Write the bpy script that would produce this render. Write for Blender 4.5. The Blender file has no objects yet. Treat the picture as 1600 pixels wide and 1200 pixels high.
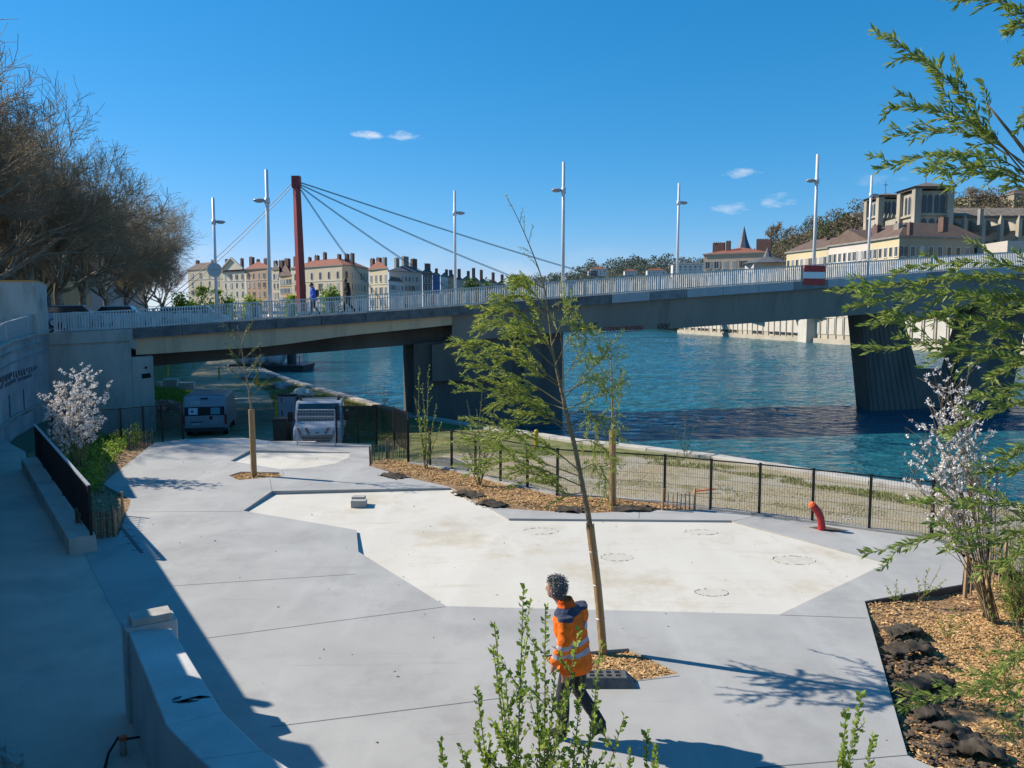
import bpy, bmesh, math, random
import numpy as np
from mathutils import Vector, Matrix, noise
from mathutils.geometry import delaunay_2d_cdt

# ------------------------------------------------------------------ camera, world, sun
sc = bpy.context.scene
COL = sc.collection
FPX, HC, TP = 1200.0, 4.7, 0.09          # focal length in photo pixels, eye height above the plaza, tan(pitch)
cam = bpy.data.cameras.new('camera'); camo = bpy.data.objects.new('camera', cam); COL.objects.link(camo)
cam.sensor_width = 36; cam.lens = 36 * FPX / 1600; cam.clip_end = 12000; cam.clip_start = 0.1
camo.location = (0, 0, HC); camo.rotation_euler = (math.pi / 2 - math.atan(TP), 0, 0)
sc.camera = camo

SUN = Vector((-1.26, 0.40, 1.0)).normalized()
w = bpy.data.worlds.new('World'); sc.world = w; w.use_nodes = True
nt = w.node_tree; nt.nodes.clear()
def wn(t, **k):
    n = nt.nodes.new(t)
    for a, b in k.items(): setattr(n, a, b)
    return n
sky = wn('ShaderNodeTexSky', sky_type='NISHITA', sun_disc=False)
sky.sun_elevation = math.asin(SUN.z); sky.sun_rotation = math.atan2(SUN.x, SUN.y)
sky.altitude = 200; sky.air_density = 1.0; sky.dust_density = 0.0; sky.ozone_density = 4.0
hs = wn('ShaderNodeHueSaturation'); hs.inputs['Saturation'].default_value = 1.15; hs.inputs['Value'].default_value = 1.0
tint = wn('ShaderNodeMix', data_type='RGBA', blend_type='MULTIPLY'); tint.inputs[0].default_value = 1.0; tint.inputs[7].default_value = (.80, 1.0, 1.14, 1)   # clear, deep-blue spring air
nt.links.new(sky.outputs[0], tint.inputs[6]); nt.links.new(tint.outputs[2], hs.inputs['Color'])
# grade of the clear air: deeper blue overhead, less glare towards the horizon
sr = wn('ShaderNodeSeparateColor'); nt.links.new(hs.outputs[0], sr.inputs[0])
def mth(op, a, b):
    n = wn('ShaderNodeMath', operation=op)
    for i, v in enumerate((a, b)):
        if isinstance(v, (int, float)): n.inputs[i].default_value = v
        else: nt.links.new(v, n.inputs[i])
    return n.outputs[0]
gG = mth('MULTIPLY', mth('POWER', sr.outputs[1], .72), 1.27)
gB = mth('MULTIPLY', mth('POWER', sr.outputs[2], .70), 1.61)
gR = mth('MINIMUM', mth('MULTIPLY', mth('POWER', sr.outputs[0], 1.28), .68), mth('MULTIPLY', gG, .85))
cr_ = wn('ShaderNodeCombineColor')
for i, v in enumerate((gR, gG, gB)): nt.links.new(v, cr_.inputs[i])
# small fair-weather clouds: a thin broken veil low over the horizon all round and a few small puffs
tc = wn('ShaderNodeTexCoord'); sep = wn('ShaderNodeSeparateXYZ'); nt.links.new(tc.outputs['Generated'], sep.inputs[0])
def math_n(op, a, b=None):
    n = wn('ShaderNodeMath', operation=op)
    for i, v in enumerate((a, b)):
        if v is None: continue
        if isinstance(v, (int, float)): n.inputs[i].default_value = v
        else: nt.links.new(v, n.inputs[i])
    return n.outputs[0]
az = math_n('ARCTAN2', sep.outputs[0], sep.outputs[1])
el = math_n('ARCSINE', sep.outputs[2])
comb = wn('ShaderNodeCombineXYZ'); nt.links.new(az, comb.inputs[0]); nt.links.new(math_n('MULTIPLY', el, 2.6), comb.inputs[1])
nz = wn('ShaderNodeTexNoise'); nz.inputs['Scale'].default_value = 34; nz.inputs['Detail'].default_value = 9; nz.inputs['Roughness'].default_value = 0.62
nt.links.new(comb.outputs[0], nz.inputs['Vector'])
nb = wn('ShaderNodeTexNoise'); nb.inputs['Scale'].default_value = 11; nb.inputs['Detail'].default_value = 6
nt.links.new(comb.outputs[0], nb.inputs['Vector'])
def puff(a, e, ra, re, gain):
    dx = math_n('DIVIDE', math_n('SUBTRACT', az, math.radians(a)), math.radians(ra))
    dy = math_n('DIVIDE', math_n('SUBTRACT', el, math.radians(e)), math.radians(re))
    r2 = math_n('ADD', math_n('MULTIPLY', dx, dx), math_n('MULTIPLY', dy, dy))
    m = math_n('SUBTRACT', 1.0, r2)
    m = math_n('ADD', m, math_n('MULTIPLY', math_n('SUBTRACT', nz.outputs['Fac'], 0.56), 5.0))
    n = wn('ShaderNodeMath', operation='MULTIPLY', use_clamp=True); nt.links.new(m, n.inputs[0]); n.inputs[1].default_value = gain
    return n.outputs[0]
def sky_ang(px, py):
    u = (px - 800) / FPX; v = (600 - py) / FPX; p = math.atan(TP)
    y = math.cos(p) + v * math.sin(p); z = -math.sin(p) + v * math.cos(p)
    return math.degrees(math.atan2(u, y)), math.degrees(math.atan2(z, math.hypot(u, y)))
cl = None
for px, py, rx, ry, g in [(573, 211, 26, 8, .62), (630, 212, 26, 8, .5), (1160, 270, 34, 8, .34), (1140, 326, 38, 9, .26), (1214, 312, 34, 11, .36), (1370, 280, 44, 9, .10)]:
    a, e = sky_ang(px, py)
    q = puff(a, e, rx / 21, ry / 21, g)
    cl = q if cl is None else math_n('MAXIMUM', cl, q)
band = math_n('MULTIPLY', math_n('SUBTRACT', nb.outputs['Fac'], 0.47), 3.6)
fall = wn('ShaderNodeMapRange'); nt.links.new(el, fall.inputs[0])
fall.inputs[1].default_value = math.radians(5.2); fall.inputs[2].default_value = math.radians(2.2); fall.inputs[3].default_value = 0; fall.inputs[4].default_value = 0.6
bn = wn('ShaderNodeMath', operation='MULTIPLY', use_clamp=True); nt.links.new(band, bn.inputs[0]); nt.links.new(fall.outputs[0], bn.inputs[1])
cl = math_n('MAXIMUM', cl, bn.outputs[0])
mx = wn('ShaderNodeMix', data_type='RGBA'); nt.links.new(cl, mx.inputs[0]); nt.links.new(cr_.outputs[0], mx.inputs[6]); mx.inputs[7].default_value = (6.2, 6.7, 7.2, 1)
bg = wn('ShaderNodeBackground'); bg.inputs[1].default_value = 0.0955; nt.links.new(mx.outputs[2], bg.inputs[0])
out = wn('ShaderNodeOutputWorld'); nt.links.new(bg.outputs[0], out.inputs[0])

sl = bpy.data.lights.new('sun', 'SUN'); sl.energy = 5.0; sl.angle = math.radians(0.53); sl.color = (1.0, 0.92, 0.80)
slo = bpy.data.objects.new('sun', sl); COL.objects.link(slo); slo.location = (-60, 20, 60)
slo.rotation_euler = (-SUN).to_track_quat('-Z', 'Y').to_euler()
vs = sc.view_settings; vs.view_transform = 'Standard'; vs.look = 'None'; vs.gamma = 1.0; vs.use_curve_mapping = False; vs.exposure = 0.5
sc.render.engine = 'CYCLES'
sc.cycles.max_bounces = 6; sc.cycles.transparent_max_bounces = 8
# ------------------------------------------------------------------ measuring helpers (photo pixel -> place)
_p = math.atan(TP); _c, _s = math.cos(_p), math.sin(_p)
def ray(px, py):
    u = (px - 800) / FPX; v = (600 - py) / FPX
    return Vector((u, _c + v * _s, -_s + v * _c))
def G(px, py, z=0.0):
    r = ray(px, py); t = (z - HC) / r.z
    return Vector((r.x * t, r.y * t, z))
def Q(px, py, d):
    r = ray(px, py); t = d / r.y
    return Vector((r.x * t, d, HC + r.z * t))
def QX(px, d):                       # world X of a column of the photo at depth d (near the horizon)
    return Q(px, 492, d).x

# ------------------------------------------------------------------ mesh and object helpers
ROOT = {}
class MB:
    def __init__(s): s.v = []; s.f = []; s.m = []
    def add(s, vs, fs, mi=0):
        b = len(s.v); s.v += [tuple(v) for v in vs]; s.f += [tuple(i + b for i in f) for f in fs]; s.m += [mi] * len(fs); return s
    def hexa(s, p, mi=0):            # 8 points: bottom 0-3 ccw, top 4-7
        return s.add(p, [(3, 2, 1, 0), (4, 5, 6, 7), (0, 1, 5, 4), (1, 2, 6, 5), (2, 3, 7, 6), (3, 0, 4, 7)], mi)
    def box(s, x0, y0, z0, x1, y1, z1, mi=0):
        return s.hexa([(x0, y0, z0), (x1, y0, z0), (x1, y1, z0), (x0, y1, z0), (x0, y0, z1), (x1, y0, z1), (x1, y1, z1), (x0, y1, z1)], mi)
    def cbox(s, c, sx, sy, sz, rz=0, mi=0):   # centre of base
        ca, sa = math.cos(rz), math.sin(rz); P = []
        for z in (0, sz):
            for a, b in ((-1, -1), (1, -1), (1, 1), (-1, 1)):
                x, y = a * sx / 2, b * sy / 2
                P.append((c[0] + x * ca - y * sa, c[1] + x * sa + y * ca, c[2] + z))
        return s.hexa(P, mi)
    def bar(s, a, b, wd, ht, mi=0, up=(0, 0, 1)):   # rectangular bar between a and b
        a, b = Vector(a), Vector(b); d = (b - a).normalized(); up = Vector(up)
        r = d.cross(up)
        if r.length < 1e-4: r = d.cross(Vector((1, 0, 0)))
        r.normalize(); u = r.cross(d).normalized(); r *= wd / 2; u *= ht / 2
        return s.hexa([a - r - u, a + r - u, a + r + u, a - r + u, b - r - u, b + r - u, b + r + u, b - r + u], mi)
    def prism(s, poly, z0, z1, mi=0):          # plan polygon, ccw; z0/z1 numbers or lists
        n = len(poly)
        zb = z0 if isinstance(z0, (list, tuple)) else [z0] * n
        zt = z1 if isinstance(z1, (list, tuple)) else [z1] * n
        P = [(p[0], p[1], zb[i]) for i, p in enumerate(poly)] + [(p[0], p[1], zt[i]) for i, p in enumerate(poly)]
        return s.add(P, [tuple(range(n - 1, -1, -1)), tuple(range(n, 2 * n))] + [(i, (i + 1) % n, n + (i + 1) % n, n + i) for i in range(n)], mi)
    def extr(s, poly, vec, mi=0):              # any planar polygon swept along vec
        n = len(poly); vec = Vector(vec); P = [Vector(p) for p in poly]; P += [p + vec for p in P]
        return s.add(P, [tuple(range(n)), tuple(range(2 * n - 1, n - 1, -1))] + [((i + 1) % n, i, n + i, n + (i + 1) % n) for i in range(n)], mi)
    def tube(s, pts, rad, n=6, cap=True, mi=0):
        pts = [Vector(p) for p in pts]; m = len(pts)
        if not isinstance(rad, (list, tuple)): rad = [rad] * m
        b = len(s.v); ref = None
        for i, p in enumerate(pts):
            d = (pts[min(i + 1, m - 1)] - pts[max(i - 1, 0)])
            if d.length < 1e-9: d = Vector((0, 0, 1))
            d.normalize()
            if ref is None: ref = Vector((1, 0, 0)) if abs(d.x) < .8 else Vector((0, 1, 0))
            r = d.cross(ref).normalized(); u = r.cross(d); ref = u.cross(r) * 0 + ref
            for k in range(n):
                a = 2 * math.pi * k / n
                q = p + (r * math.cos(a) + u * math.sin(a)) * rad[i]; s.v.append((q.x, q.y, q.z))
        for i in range(m - 1):
            for k in range(n):
                s.f.append((b + i * n + k, b + i * n + (k + 1) % n, b + (i + 1) * n + (k + 1) % n, b + (i + 1) * n + k)); s.m.append(mi)
        if cap:
            s.f.append(tuple(b + k for k in range(n - 1, -1, -1))); s.f.append(tuple(b + (m - 1) * n + k for k in range(n))); s.m += [mi, mi]
        return s
    def cyl(s, c, r, h, n=16, r2=None, mi=0):
        return s.tube([c, (c[0], c[1], c[2] + h)], [r, r if r2 is None else r2], n, True, mi)
    def ell(s, c, rx, ry, rz, nu=14, nv=9, rot=0, mi=0, jit=0, seed=0):
        rg = random.Random(seed); b = len(s.v); ca, sa = math.cos(rot), math.sin(rot)
        for i in range(nv + 1):
            t = math.pi * i / nv
            for k in range(nu):
                a = 2 * math.pi * k / nu; j = 1 + rg.uniform(-jit, jit)
                x, y, z = rx * math.sin(t) * math.cos(a) * j, ry * math.sin(t) * math.sin(a) * j, rz * math.cos(t) * (j if 0 < i < nv else 1)
                s.v.append((c[0] + x * ca - y * sa, c[1] + x * sa + y * ca, c[2] + z))
        for i in range(nv):
            for k in range(nu):
                s.f.append((b + i * nu + k, b + (i + 1) * nu + k, b + (i + 1) * nu + (k + 1) % nu, b + i * nu + (k + 1) % nu)); s.m.append(mi)
        return s
    def build(s, name, mat, parent=None, smooth=False, bevel=0, origin=None):
        V = s.v
        if parent is not None: o0 = ROOT.get(parent, Vector((0, 0, 0)))
        elif origin is not None: o0 = Vector(origin)
        else:
            A = np.array(V); o0 = Vector((float((A[:, 0].min() + A[:, 0].max()) / 2), float((A[:, 1].min() + A[:, 1].max()) / 2), float(A[:, 2].min())))
        me = bpy.data.meshes.new(name)
        me.from_pydata([(v[0] - o0.x, v[1] - o0.y, v[2] - o0.z) for v in V], [], s.f)
        mats = mat if isinstance(mat, (list, tuple)) else [mat]
        for q in mats: me.materials.append(q)
        if len(mats) > 1: me.polygons.foreach_set('material_index', s.m)
        if smooth: me.polygons.foreach_set('use_smooth', [True] * len(me.polygons))
        me.update()
        o = bpy.data.objects.new(name, me); COL.objects.link(o)
        if parent is not None: o.parent = parent; ROOT[o] = o0
        else: o.location = o0; ROOT[o] = o0
        if bevel:
            bv = o.modifiers.new('bevel', 'BEVEL'); bv.width = bevel; bv.segments = 2; bv.limit_method = 'ANGLE'; bv.angle_limit = math.radians(35)
        return o
def tag(o, label=None, cat=None, group=None, kind=None):
    if label: o['label'] = label
    if cat: o['category'] = cat
    if group: o['group'] = group
    if kind: o['kind'] = kind
    return o
def thing(name, label, cat, loc, group=None, rz=0):
    o = bpy.data.objects.new(name, None); COL.objects.link(o); o.empty_display_size = .3
    o.location = loc; o.rotation_euler = (0, 0, rz); ROOT[o] = Vector(loc) if rz == 0 else Vector((0, 0, 0))
    return tag(o, label, cat, group)
def copy_tree(o, parent=None):
    c = o.copy(); COL.objects.link(c)
    if parent is not None: c.parent = parent
    for ch in [q for q in bpy.data.objects if q.parent == o]: copy_tree(ch, c)
    return c
def share(o, name, parent, loc, scale=(1, 1, 1), rz=0):       # another piece with the same mesh data
    c = bpy.data.objects.new(name, o.data); COL.objects.link(c); c.parent = parent
    c.location = Vector(loc) - ROOT.get(parent, Vector((0, 0, 0))); c.scale = scale; c.rotation_euler = (0, 0, rz)
    return c
def struct(o): o['kind'] = 'structure'; return o
def np_mesh(name, V, F, mat, parent=None, origin=(0, 0, 0), smooth=False):
    o0 = ROOT.get(parent, Vector((0, 0, 0))) if parent is not None else Vector(origin)
    V = np.asarray(V, dtype=np.float32) - np.array(o0, dtype=np.float32); F = np.asarray(F, dtype=np.int32)
    me = bpy.data.meshes.new(name); n, k = F.shape
    me.vertices.add(len(V)); me.vertices.foreach_set('co', V.ravel())
    me.loops.add(n * k); me.loops.foreach_set('vertex_index', F.ravel())
    me.polygons.add(n); me.polygons.foreach_set('loop_start', np.arange(0, n * k, k, dtype=np.int32)); me.polygons.foreach_set('loop_total', np.full(n, k, dtype=np.int32))
    me.materials.append(mat); me.update(calc_edges=True)
    o = bpy.data.objects.new(name, me); COL.objects.link(o)
    if parent is not None: o.parent = parent
    else: o.location = o0
    ROOT[o] = o0
    return o
def leaves(name, P, D, L, wr, mat, parent=None, rs=0, flat=0.0, origin=(0, 0, 0)):
    """P bases, D directions, L lengths (arrays); each leaf is a folded diamond"""
    rg = np.random.default_rng(rs); P = np.asarray(P, float); D = np.asarray(D, float); L = np.asarray(L, float)[:, None]
    D = D / (np.linalg.norm(D, axis=1, keepdims=True) + 1e-9)
    R = rg.normal(size=P.shape); R[:, 2] *= (1 - flat) ; S = np.cross(D, R); S /= (np.linalg.norm(S, axis=1, keepdims=True) + 1e-9)
    N = np.cross(S, D)
    a = P; b = P + D * L * .48 + S * L * wr * .5 + N * L * wr * .15; c = P + D * L - N * L * .06; d = P + D * L * .48 - S * L * wr * .5 + N * L * wr * .15
    V = np.stack([a, b, c, d], 1).reshape(-1, 3); n = len(P); i = np.arange(n)[:, None] * 4
    F = np.concatenate([i + np.array([[0, 1, 2]]), i + np.array([[0, 2, 3]])], 0)
    return np_mesh(name, V, F, mat, parent, origin)
def pip(poly, X, Y):
    X = np.asarray(X); Y = np.asarray(Y); ins = np.zeros(X.shape, bool); n = len(poly); j = n - 1
    for i in range(n):
        xi, yi, xj, yj = poly[i][0], poly[i][1], poly[j][0], poly[j][1]
        cnd = ((yi > Y) != (yj > Y)) & (X < (xj - xi) * (Y - yi) / (yj - yi + 1e-12) + xi); ins ^= cnd; j = i
    return ins
def scatter(poly, n, rs=0):
    rg = np.random.default_rng(rs); A = np.array([(p[0], p[1]) for p in poly]); lo, hi = A.min(0), A.max(0); out = []
    tot = 0
    while tot < n:
        q = rg.uniform(lo, hi, (n * 2 + 50, 2)); q = q[pip(poly, q[:, 0], q[:, 1])]; out.append(q); tot += len(q)
        if not len(q): break
    return np.concatenate(out)[:n]
def plan(outer, holes=(), z=0.0, zf=None, grid=None, depth=0):
    """triangulated sheet with holes (bmesh-free): returns V, F"""
    pts = []; edges = []
    for lp in [outer] + list(holes):
        b = len(pts); m = len(lp)
        for i, p in enumerate(lp): pts.append(Vector((p[0], p[1]))); edges.append((b + i, b + (i + 1) % m))
    if grid:
        A = np.array([(p[0], p[1]) for p in outer]); lo, hi = A.min(0), A.max(0)
        gx, gy = np.meshgrid(np.arange(lo[0], hi[0], grid), np.arange(lo[1], hi[1], grid)); gx = gx.ravel(); gy = gy.ravel()
        k = pip(outer, gx, gy)
        for h in holes: k &= ~pip(h, gx, gy)
        pts += [Vector((a, b)) for a, b in zip(gx[k], gy[k])]
    r = delaunay_2d_cdt(pts, edges, [], 0, 1e-5)
    V2 = [(v.x, v.y) for v in r[0]]; F = [tuple(f) for f in r[2]]
    C = np.array([[sum(V2[i][0] for i in f) / len(f), sum(V2[i][1] for i in f) / len(f)] for f in F])
    k = pip(outer, C[:, 0], C[:, 1])
    for h in holes: k &= ~pip(h, C[:, 0], C[:, 1])
    F = [f for f, q in zip(F, k) if q]
    F2 = []
    for f in F:
        a, b, c = (V2[i] for i in f[:3])
        F2.append(f if (b[0] - a[0]) * (c[1] - a[1]) - (b[1] - a[1]) * (c[0] - a[0]) > 0 else f[::-1])
    return [(x, y, zf(x, y) if zf else z) for x, y in V2], F2
def sheet(name, mat, outer, holes=(), z=0.0, zf=None, grid=None, skirt=0, parent=None, smooth=False):
    V, F = plan(outer, holes, z, zf, grid); m = MB(); m.add(V, F)
    if skirt:
        for lp in [outer] + list(holes):
            n = len(lp)
            for i in range(n):
                a, b = lp[i], lp[(i + 1) % n]
                za = zf(a[0], a[1]) if zf else z; zb = zf(b[0], b[1]) if zf else z
                m.add([(a[0], a[1], za), (b[0], b[1], zb), (b[0], b[1], zb - skirt), (a[0], a[1], za - skirt)], [(0, 1, 2, 3)])
    return m.build(name, mat, parent, smooth=smooth)
def fbm(x, y, s=1.0, z=0.0): return noise.fractal(Vector((x * s, y * s, z)), 1.0, 2.0, 4)
def lerp(a, b, t): return a + (b - a) * t
def pl_interp(tab, x):
    if x <= tab[0][0]: return tab[0][1]
    for (a, p), (b, q) in zip(tab, tab[1:]):
        if x <= b: return lerp(p, q, (x - a) / (b - a))
    return tab[-1][1]

# ------------------------------------------------------------------ materials
def mat(name, c1, c2=None, scale=2.0, rough=0.8, bump=0.0, bscale=40.0, metal=0.0, spec=0.5, detail=8, c3=None, s3=0.4, lo=.35, hi=.65, coord='Object', stretch=None):
    m = bpy.data.materials.new(name); m.use_nodes = True; t = m.node_tree; p = t.nodes['Principled BSDF']
    p.inputs['Roughness'].default_value = rough; p.inputs['Metallic'].default_value = metal; p.inputs['Specular IOR Level'].default_value = spec
    c1 = (*c1, 1); p.inputs['Base Color'].default_value = c1
    def N(k): return t.nodes.new(k)
    if c2 or bump:
        co = N('ShaderNodeNewGeometry').outputs['Position'] if coord == 'World' else N('ShaderNodeTexCoord').outputs[coord]
        if stretch:
            mp = N('ShaderNodeMapping'); mp.inputs['Scale'].default_value = stretch; t.links.new(co, mp.inputs[0]); co = mp.outputs[0]
    def nzr(s, d, a, b):
        n = N('ShaderNodeTexNoise'); n.inputs['Scale'].default_value = s; n.inputs['Detail'].default_value = d; n.inputs['Roughness'].default_value = .6; t.links.new(co, n.inputs['Vector'])
        r = N('ShaderNodeMapRange'); r.inputs[1].default_value = a; r.inputs[2].default_value = b; t.links.new(n.outputs['Fac'], r.inputs[0]); return r.outputs[0]
    if c2:
        mx = N('ShaderNodeMix'); mx.data_type = 'RGBA'; mx.inputs[6].default_value = c1; mx.inputs[7].default_value = (*c2, 1)
        t.links.new(nzr(scale, detail, lo, hi), mx.inputs[0]); o = mx.outputs[2]
        if c3:
            m3 = N('ShaderNodeMix'); m3.data_type = 'RGBA'; t.links.new(o, m3.inputs[6]); m3.inputs[7].default_value = (*c3, 1)
            t.links.new(nzr(s3, 6, .5, .75), m3.inputs[0]); o = m3.outputs[2]
        t.links.new(o, p.inputs['Base Color'])
    if bump:
        b = N('ShaderNodeBump'); b.inputs['Strength'].default_value = bump; b.inputs['Distance'].default_value = .02
        n = N('ShaderNodeTexNoise'); n.inputs['Scale'].default_value = bscale; n.inputs['Detail'].default_value = 6; t.links.new(co, n.inputs['Vector'])
        t.links.new(n.outputs['Fac'], b.inputs['Height']); t.links.new(b.outputs[0], p.inputs['Normal'])
    return m
def leafmat(name, c1, c2, trans=.35, rough=.5):
    m = bpy.data.materials.new(name); m.use_nodes = True; t = m.node_tree; p = t.nodes['Principled BSDF']; p.inputs['Roughness'].default_value = rough; p.inputs['Specular IOR Level'].default_value = .3
    g = t.nodes.new('ShaderNodeNewGeometry'); mx = t.nodes.new('ShaderNodeMix'); mx.data_type = 'RGBA'
    mx.inputs[6].default_value = (*c1, 1); mx.inputs[7].default_value = (*c2, 1); t.links.new(g.outputs['Random Per Island'], mx.inputs[0])
    t.links.new(mx.outputs[2], p.inputs['Base Color'])
    tr = t.nodes.new('ShaderNodeBsdfTranslucent'); t.links.new(mx.outputs[2], tr.inputs[0])
    ms = t.nodes.new('ShaderNodeMixShader'); ms.inputs[0].default_value = trans; t.links.new(p.outputs[0], ms.inputs[1]); t.links.new(tr.outputs[0], ms.inputs[2])
    t.links.new(ms.outputs[0], t.nodes['Material Output'].inputs[0]); return m
def islandmat(name, cols, rough=.85):
    m = bpy.data.materials.new(name); m.use_nodes = True; t = m.node_tree; p = t.nodes['Principled BSDF']; p.inputs['Roughness'].default_value = rough; p.inputs['Specular IOR Level'].default_value = .2
    g = t.nodes.new('ShaderNodeNewGeometry'); r = t.nodes.new('ShaderNodeValToRGB'); t.links.new(g.outputs['Random Per Island'], r.inputs[0])
    e = r.color_ramp.elements
    for i, c in enumerate(cols):
        q = e[i] if i < 2 else e.new(0.5)
        q.color = (*c, 1)
    for i in range(len(cols)): e[i].position = i / (len(cols) - 1)
    for i, c in enumerate(cols): e[i].color = (*c, 1)
    t.links.new(r.outputs[0], p.inputs['Base Color']); return m

M = {}
def slab_mat(name, base, var, stain, speck, streak, rough=.78):
    m = bpy.data.materials.new(name); m.use_nodes = True; t = m.node_tree; p = t.nodes['Principled BSDF']; p.inputs['Roughness'].default_value = rough; p.inputs['Specular IOR Level'].default_value = .35
    def N(k): return t.nodes.new(k)
    pos = N('ShaderNodeNewGeometry').outputs['Position']
    def nz(s, d, a, b, st=None, rot=0, ro=.6):
        co = pos
        if st: mp = N('ShaderNodeMapping'); mp.inputs['Scale'].default_value = st; mp.inputs['Rotation'].default_value = (0, 0, rot); t.links.new(pos, mp.inputs[0]); co = mp.outputs[0]
        n = N('ShaderNodeTexNoise'); n.inputs['Scale'].default_value = s; n.inputs['Detail'].default_value = d; n.inputs['Roughness'].default_value = ro; t.links.new(co, n.inputs['Vector'])
        r = N('ShaderNodeMapRange'); r.inputs[1].default_value = a; r.inputs[2].default_value = b; t.links.new(n.outputs['Fac'], r.inputs[0]); return r.outputs[0]
    def mul(a, b):
        n = N('ShaderNodeMath'); n.operation = 'MULTIPLY'
        for i, v in enumerate((a, b)):
            if isinstance(v, (int, float)): n.inputs[i].default_value = v
            else: t.links.new(v, n.inputs[i])
        return n.outputs[0]
    def mix(f, a, b):
        x = N('ShaderNodeMix'); x.data_type = 'RGBA'; t.links.new(f, x.inputs[0])
        for i, v in ((6, a), (7, b)):
            if isinstance(v, tuple): x.inputs[i].default_value = (*v, 1)
            else: t.links.new(v, x.inputs[i])
        return x.outputs[2]
    o = mix(nz(.55, 8, .35, .65), base, var)
    o = mix(mul(nz(.42, 9, .50, .68, None, 0, .72), .8), o, stain)
    o = mix(mul(nz(1.1, 7, .52, .74, (1, .18, 1), .5), .55), o, streak)
    o = mix(mul(nz(1.6, 6, .60, .72, (.12, 1.4, 1), -.35, .7), .6), o, stain)
    o = mix(mul(nz(2.2, 5, .66, .73, (.10, 2.2, 1), .9, .7), .6), o, speck)
    o = mix(mul(nz(38, 3, .62, .74), .35), o, speck)
    t.links.new(o, p.inputs['Base Color'])
    b = N('ShaderNodeBump'); b.inputs['Strength'].default_value = .15; b.inputs['Distance'].default_value = .02; t.links.new(nz(45, 6, 0, 1), b.inputs['Height']); t.links.new(b.outputs[0], p.inputs['Normal'])
    return m
M['plaza'] = slab_mat('grey_concrete', (.395, .385, .362), (.330, .322, .305), (.265, .26, .25), (.19, .185, .18), (.46, .45, .43))
M['inset'] = slab_mat('pale_concrete', (.58, .545, .475), (.54, .505, .435), (.43, .36, .25), (.27, .235, .18), (.63, .60, .54))
M['walk'] = mat('walkway_concrete', (.60, .475, .40), (.50, .40, .335), 1.3, .85, .25, 45, c3=(.31, .28, .25), s3=.5, coord='World')
M['joint'] = mat('joint_sealant', (.13, .13, .13), rough=.9)
M['conc'] = mat('weathered_concrete', (.40, .385, .35), (.29, .28, .26), .8, .85, .3, 30, c3=(.20, .19, .18), s3=.35, coord='World')
M['concl'] = mat('light_concrete', (.50, .465, .405), (.42, .39, .34), 1.2, .85, .25, 35, c3=(.27, .245, .21), s3=1.6, coord='World', stretch=(1, 1, .3))
M['lowwall'] = mat('render_wall', (.56, .555, .53), (.46, .45, .43), 1.6, .85, .25, 50, c3=(.38, .37, .35), s3=1.2, coord='World')
M['beam'] = mat('beam_concrete', (.72, .50, .31), (.63, .45, .29), .5, .85, .2, 25, c3=(.33, .27, .20), s3=1.4, coord='World', stretch=(1, 1, .12))
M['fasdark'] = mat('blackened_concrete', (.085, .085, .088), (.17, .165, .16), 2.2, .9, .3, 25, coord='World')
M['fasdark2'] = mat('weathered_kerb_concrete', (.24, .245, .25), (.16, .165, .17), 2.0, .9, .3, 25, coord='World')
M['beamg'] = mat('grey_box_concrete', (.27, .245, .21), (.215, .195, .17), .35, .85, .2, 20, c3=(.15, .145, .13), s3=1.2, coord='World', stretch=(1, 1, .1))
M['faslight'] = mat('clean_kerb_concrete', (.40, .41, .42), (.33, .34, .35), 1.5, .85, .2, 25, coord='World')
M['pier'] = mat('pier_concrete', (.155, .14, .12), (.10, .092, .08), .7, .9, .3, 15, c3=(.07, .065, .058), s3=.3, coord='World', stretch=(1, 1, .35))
M['rail'] = mat('grey_painted_steel', (.60, .60, .57), (.46, .46, .44), 3, .5, 0, metal=.1, coord='World')
M['lamp'] = mat('lamp_post_paint', (.66, .67, .68), (.58, .59, .6), 2, .4)
M['lamphead'] = mat('lamp_head_grey', (.33, .34, .35), rough=.4)
M['black'] = mat('black_paint', (.010, .011, .013), rough=.55, spec=.3)
M['dkgrey'] = mat('dark_grey_plastic', (.045, .047, .05), (.03, .03, .032), 6, .6)
M['rubber'] = mat('rubber', (.02, .02, .021), (.035, .034, .033), 9, .85)
M['glass'] = mat('dark_glass', (.02, .025, .03), rough=.08, spec=.8)
M['whitep'] = mat('white_vehicle_paint', (.42, .43, .45), (.38, .39, .41), 1.5, .3)
M['steel'] = mat('galvanised_steel', (.48, .49, .50), (.38, .39, .4), 8, .45, metal=.5)
M['wood'] = mat('weathered_wood', (.22, .15, .09), (.13, .09, .06), 12, .85, .3, 40, stretch=(1, 1, .15))
M['reed'] = mat('reed_wrap', (.50, .32, .15), (.33, .20, .09), 60, .8, .6, 120, stretch=(1, 1, .04))
M['bark'] = mat('young_bark', (.27, .20, .11), (.16, .12, .065), 15, .85, .3, 60)
M['twig'] = mat('green_twig', (.20, .17, .06), (.13, .10, .05), 12, .7)
M['planebark'] = mat('plane_tree_bark', (.38, .34, .255), (.17, .15, .11), 1.6, .9, .3, 8, c3=(.10, .09, .07), s3=2.5)
M['planetwig'] = mat('plane_tree_twigs', (.25, .195, .125), (.36, .285, .18), .5, .9)
M['mulchsoil'] = mat('mulch_soil', (.30, .18, .09), (.17, .10, .05), 5, .95, .8, 18, coord='World')
M['chips'] = islandmat('bark_chips', [(.58, .34, .13), (.38, .20, .08), (.70, .47, .22), (.24, .13, .06), (.62, .40, .18), (.48, .27, .11)])
M['soil'] = mat('dark_soil', (.07, .047, .03), (.13, .092, .06), 6, .95, .9, 22, coord='World')
M['textile'] = mat('geotextile', (.055, .045, .034), (.10, .085, .068), 3, .95, .5, 40, c3=(.025, .02, .016), s3=2, coord='World', spec=.1)
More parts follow.
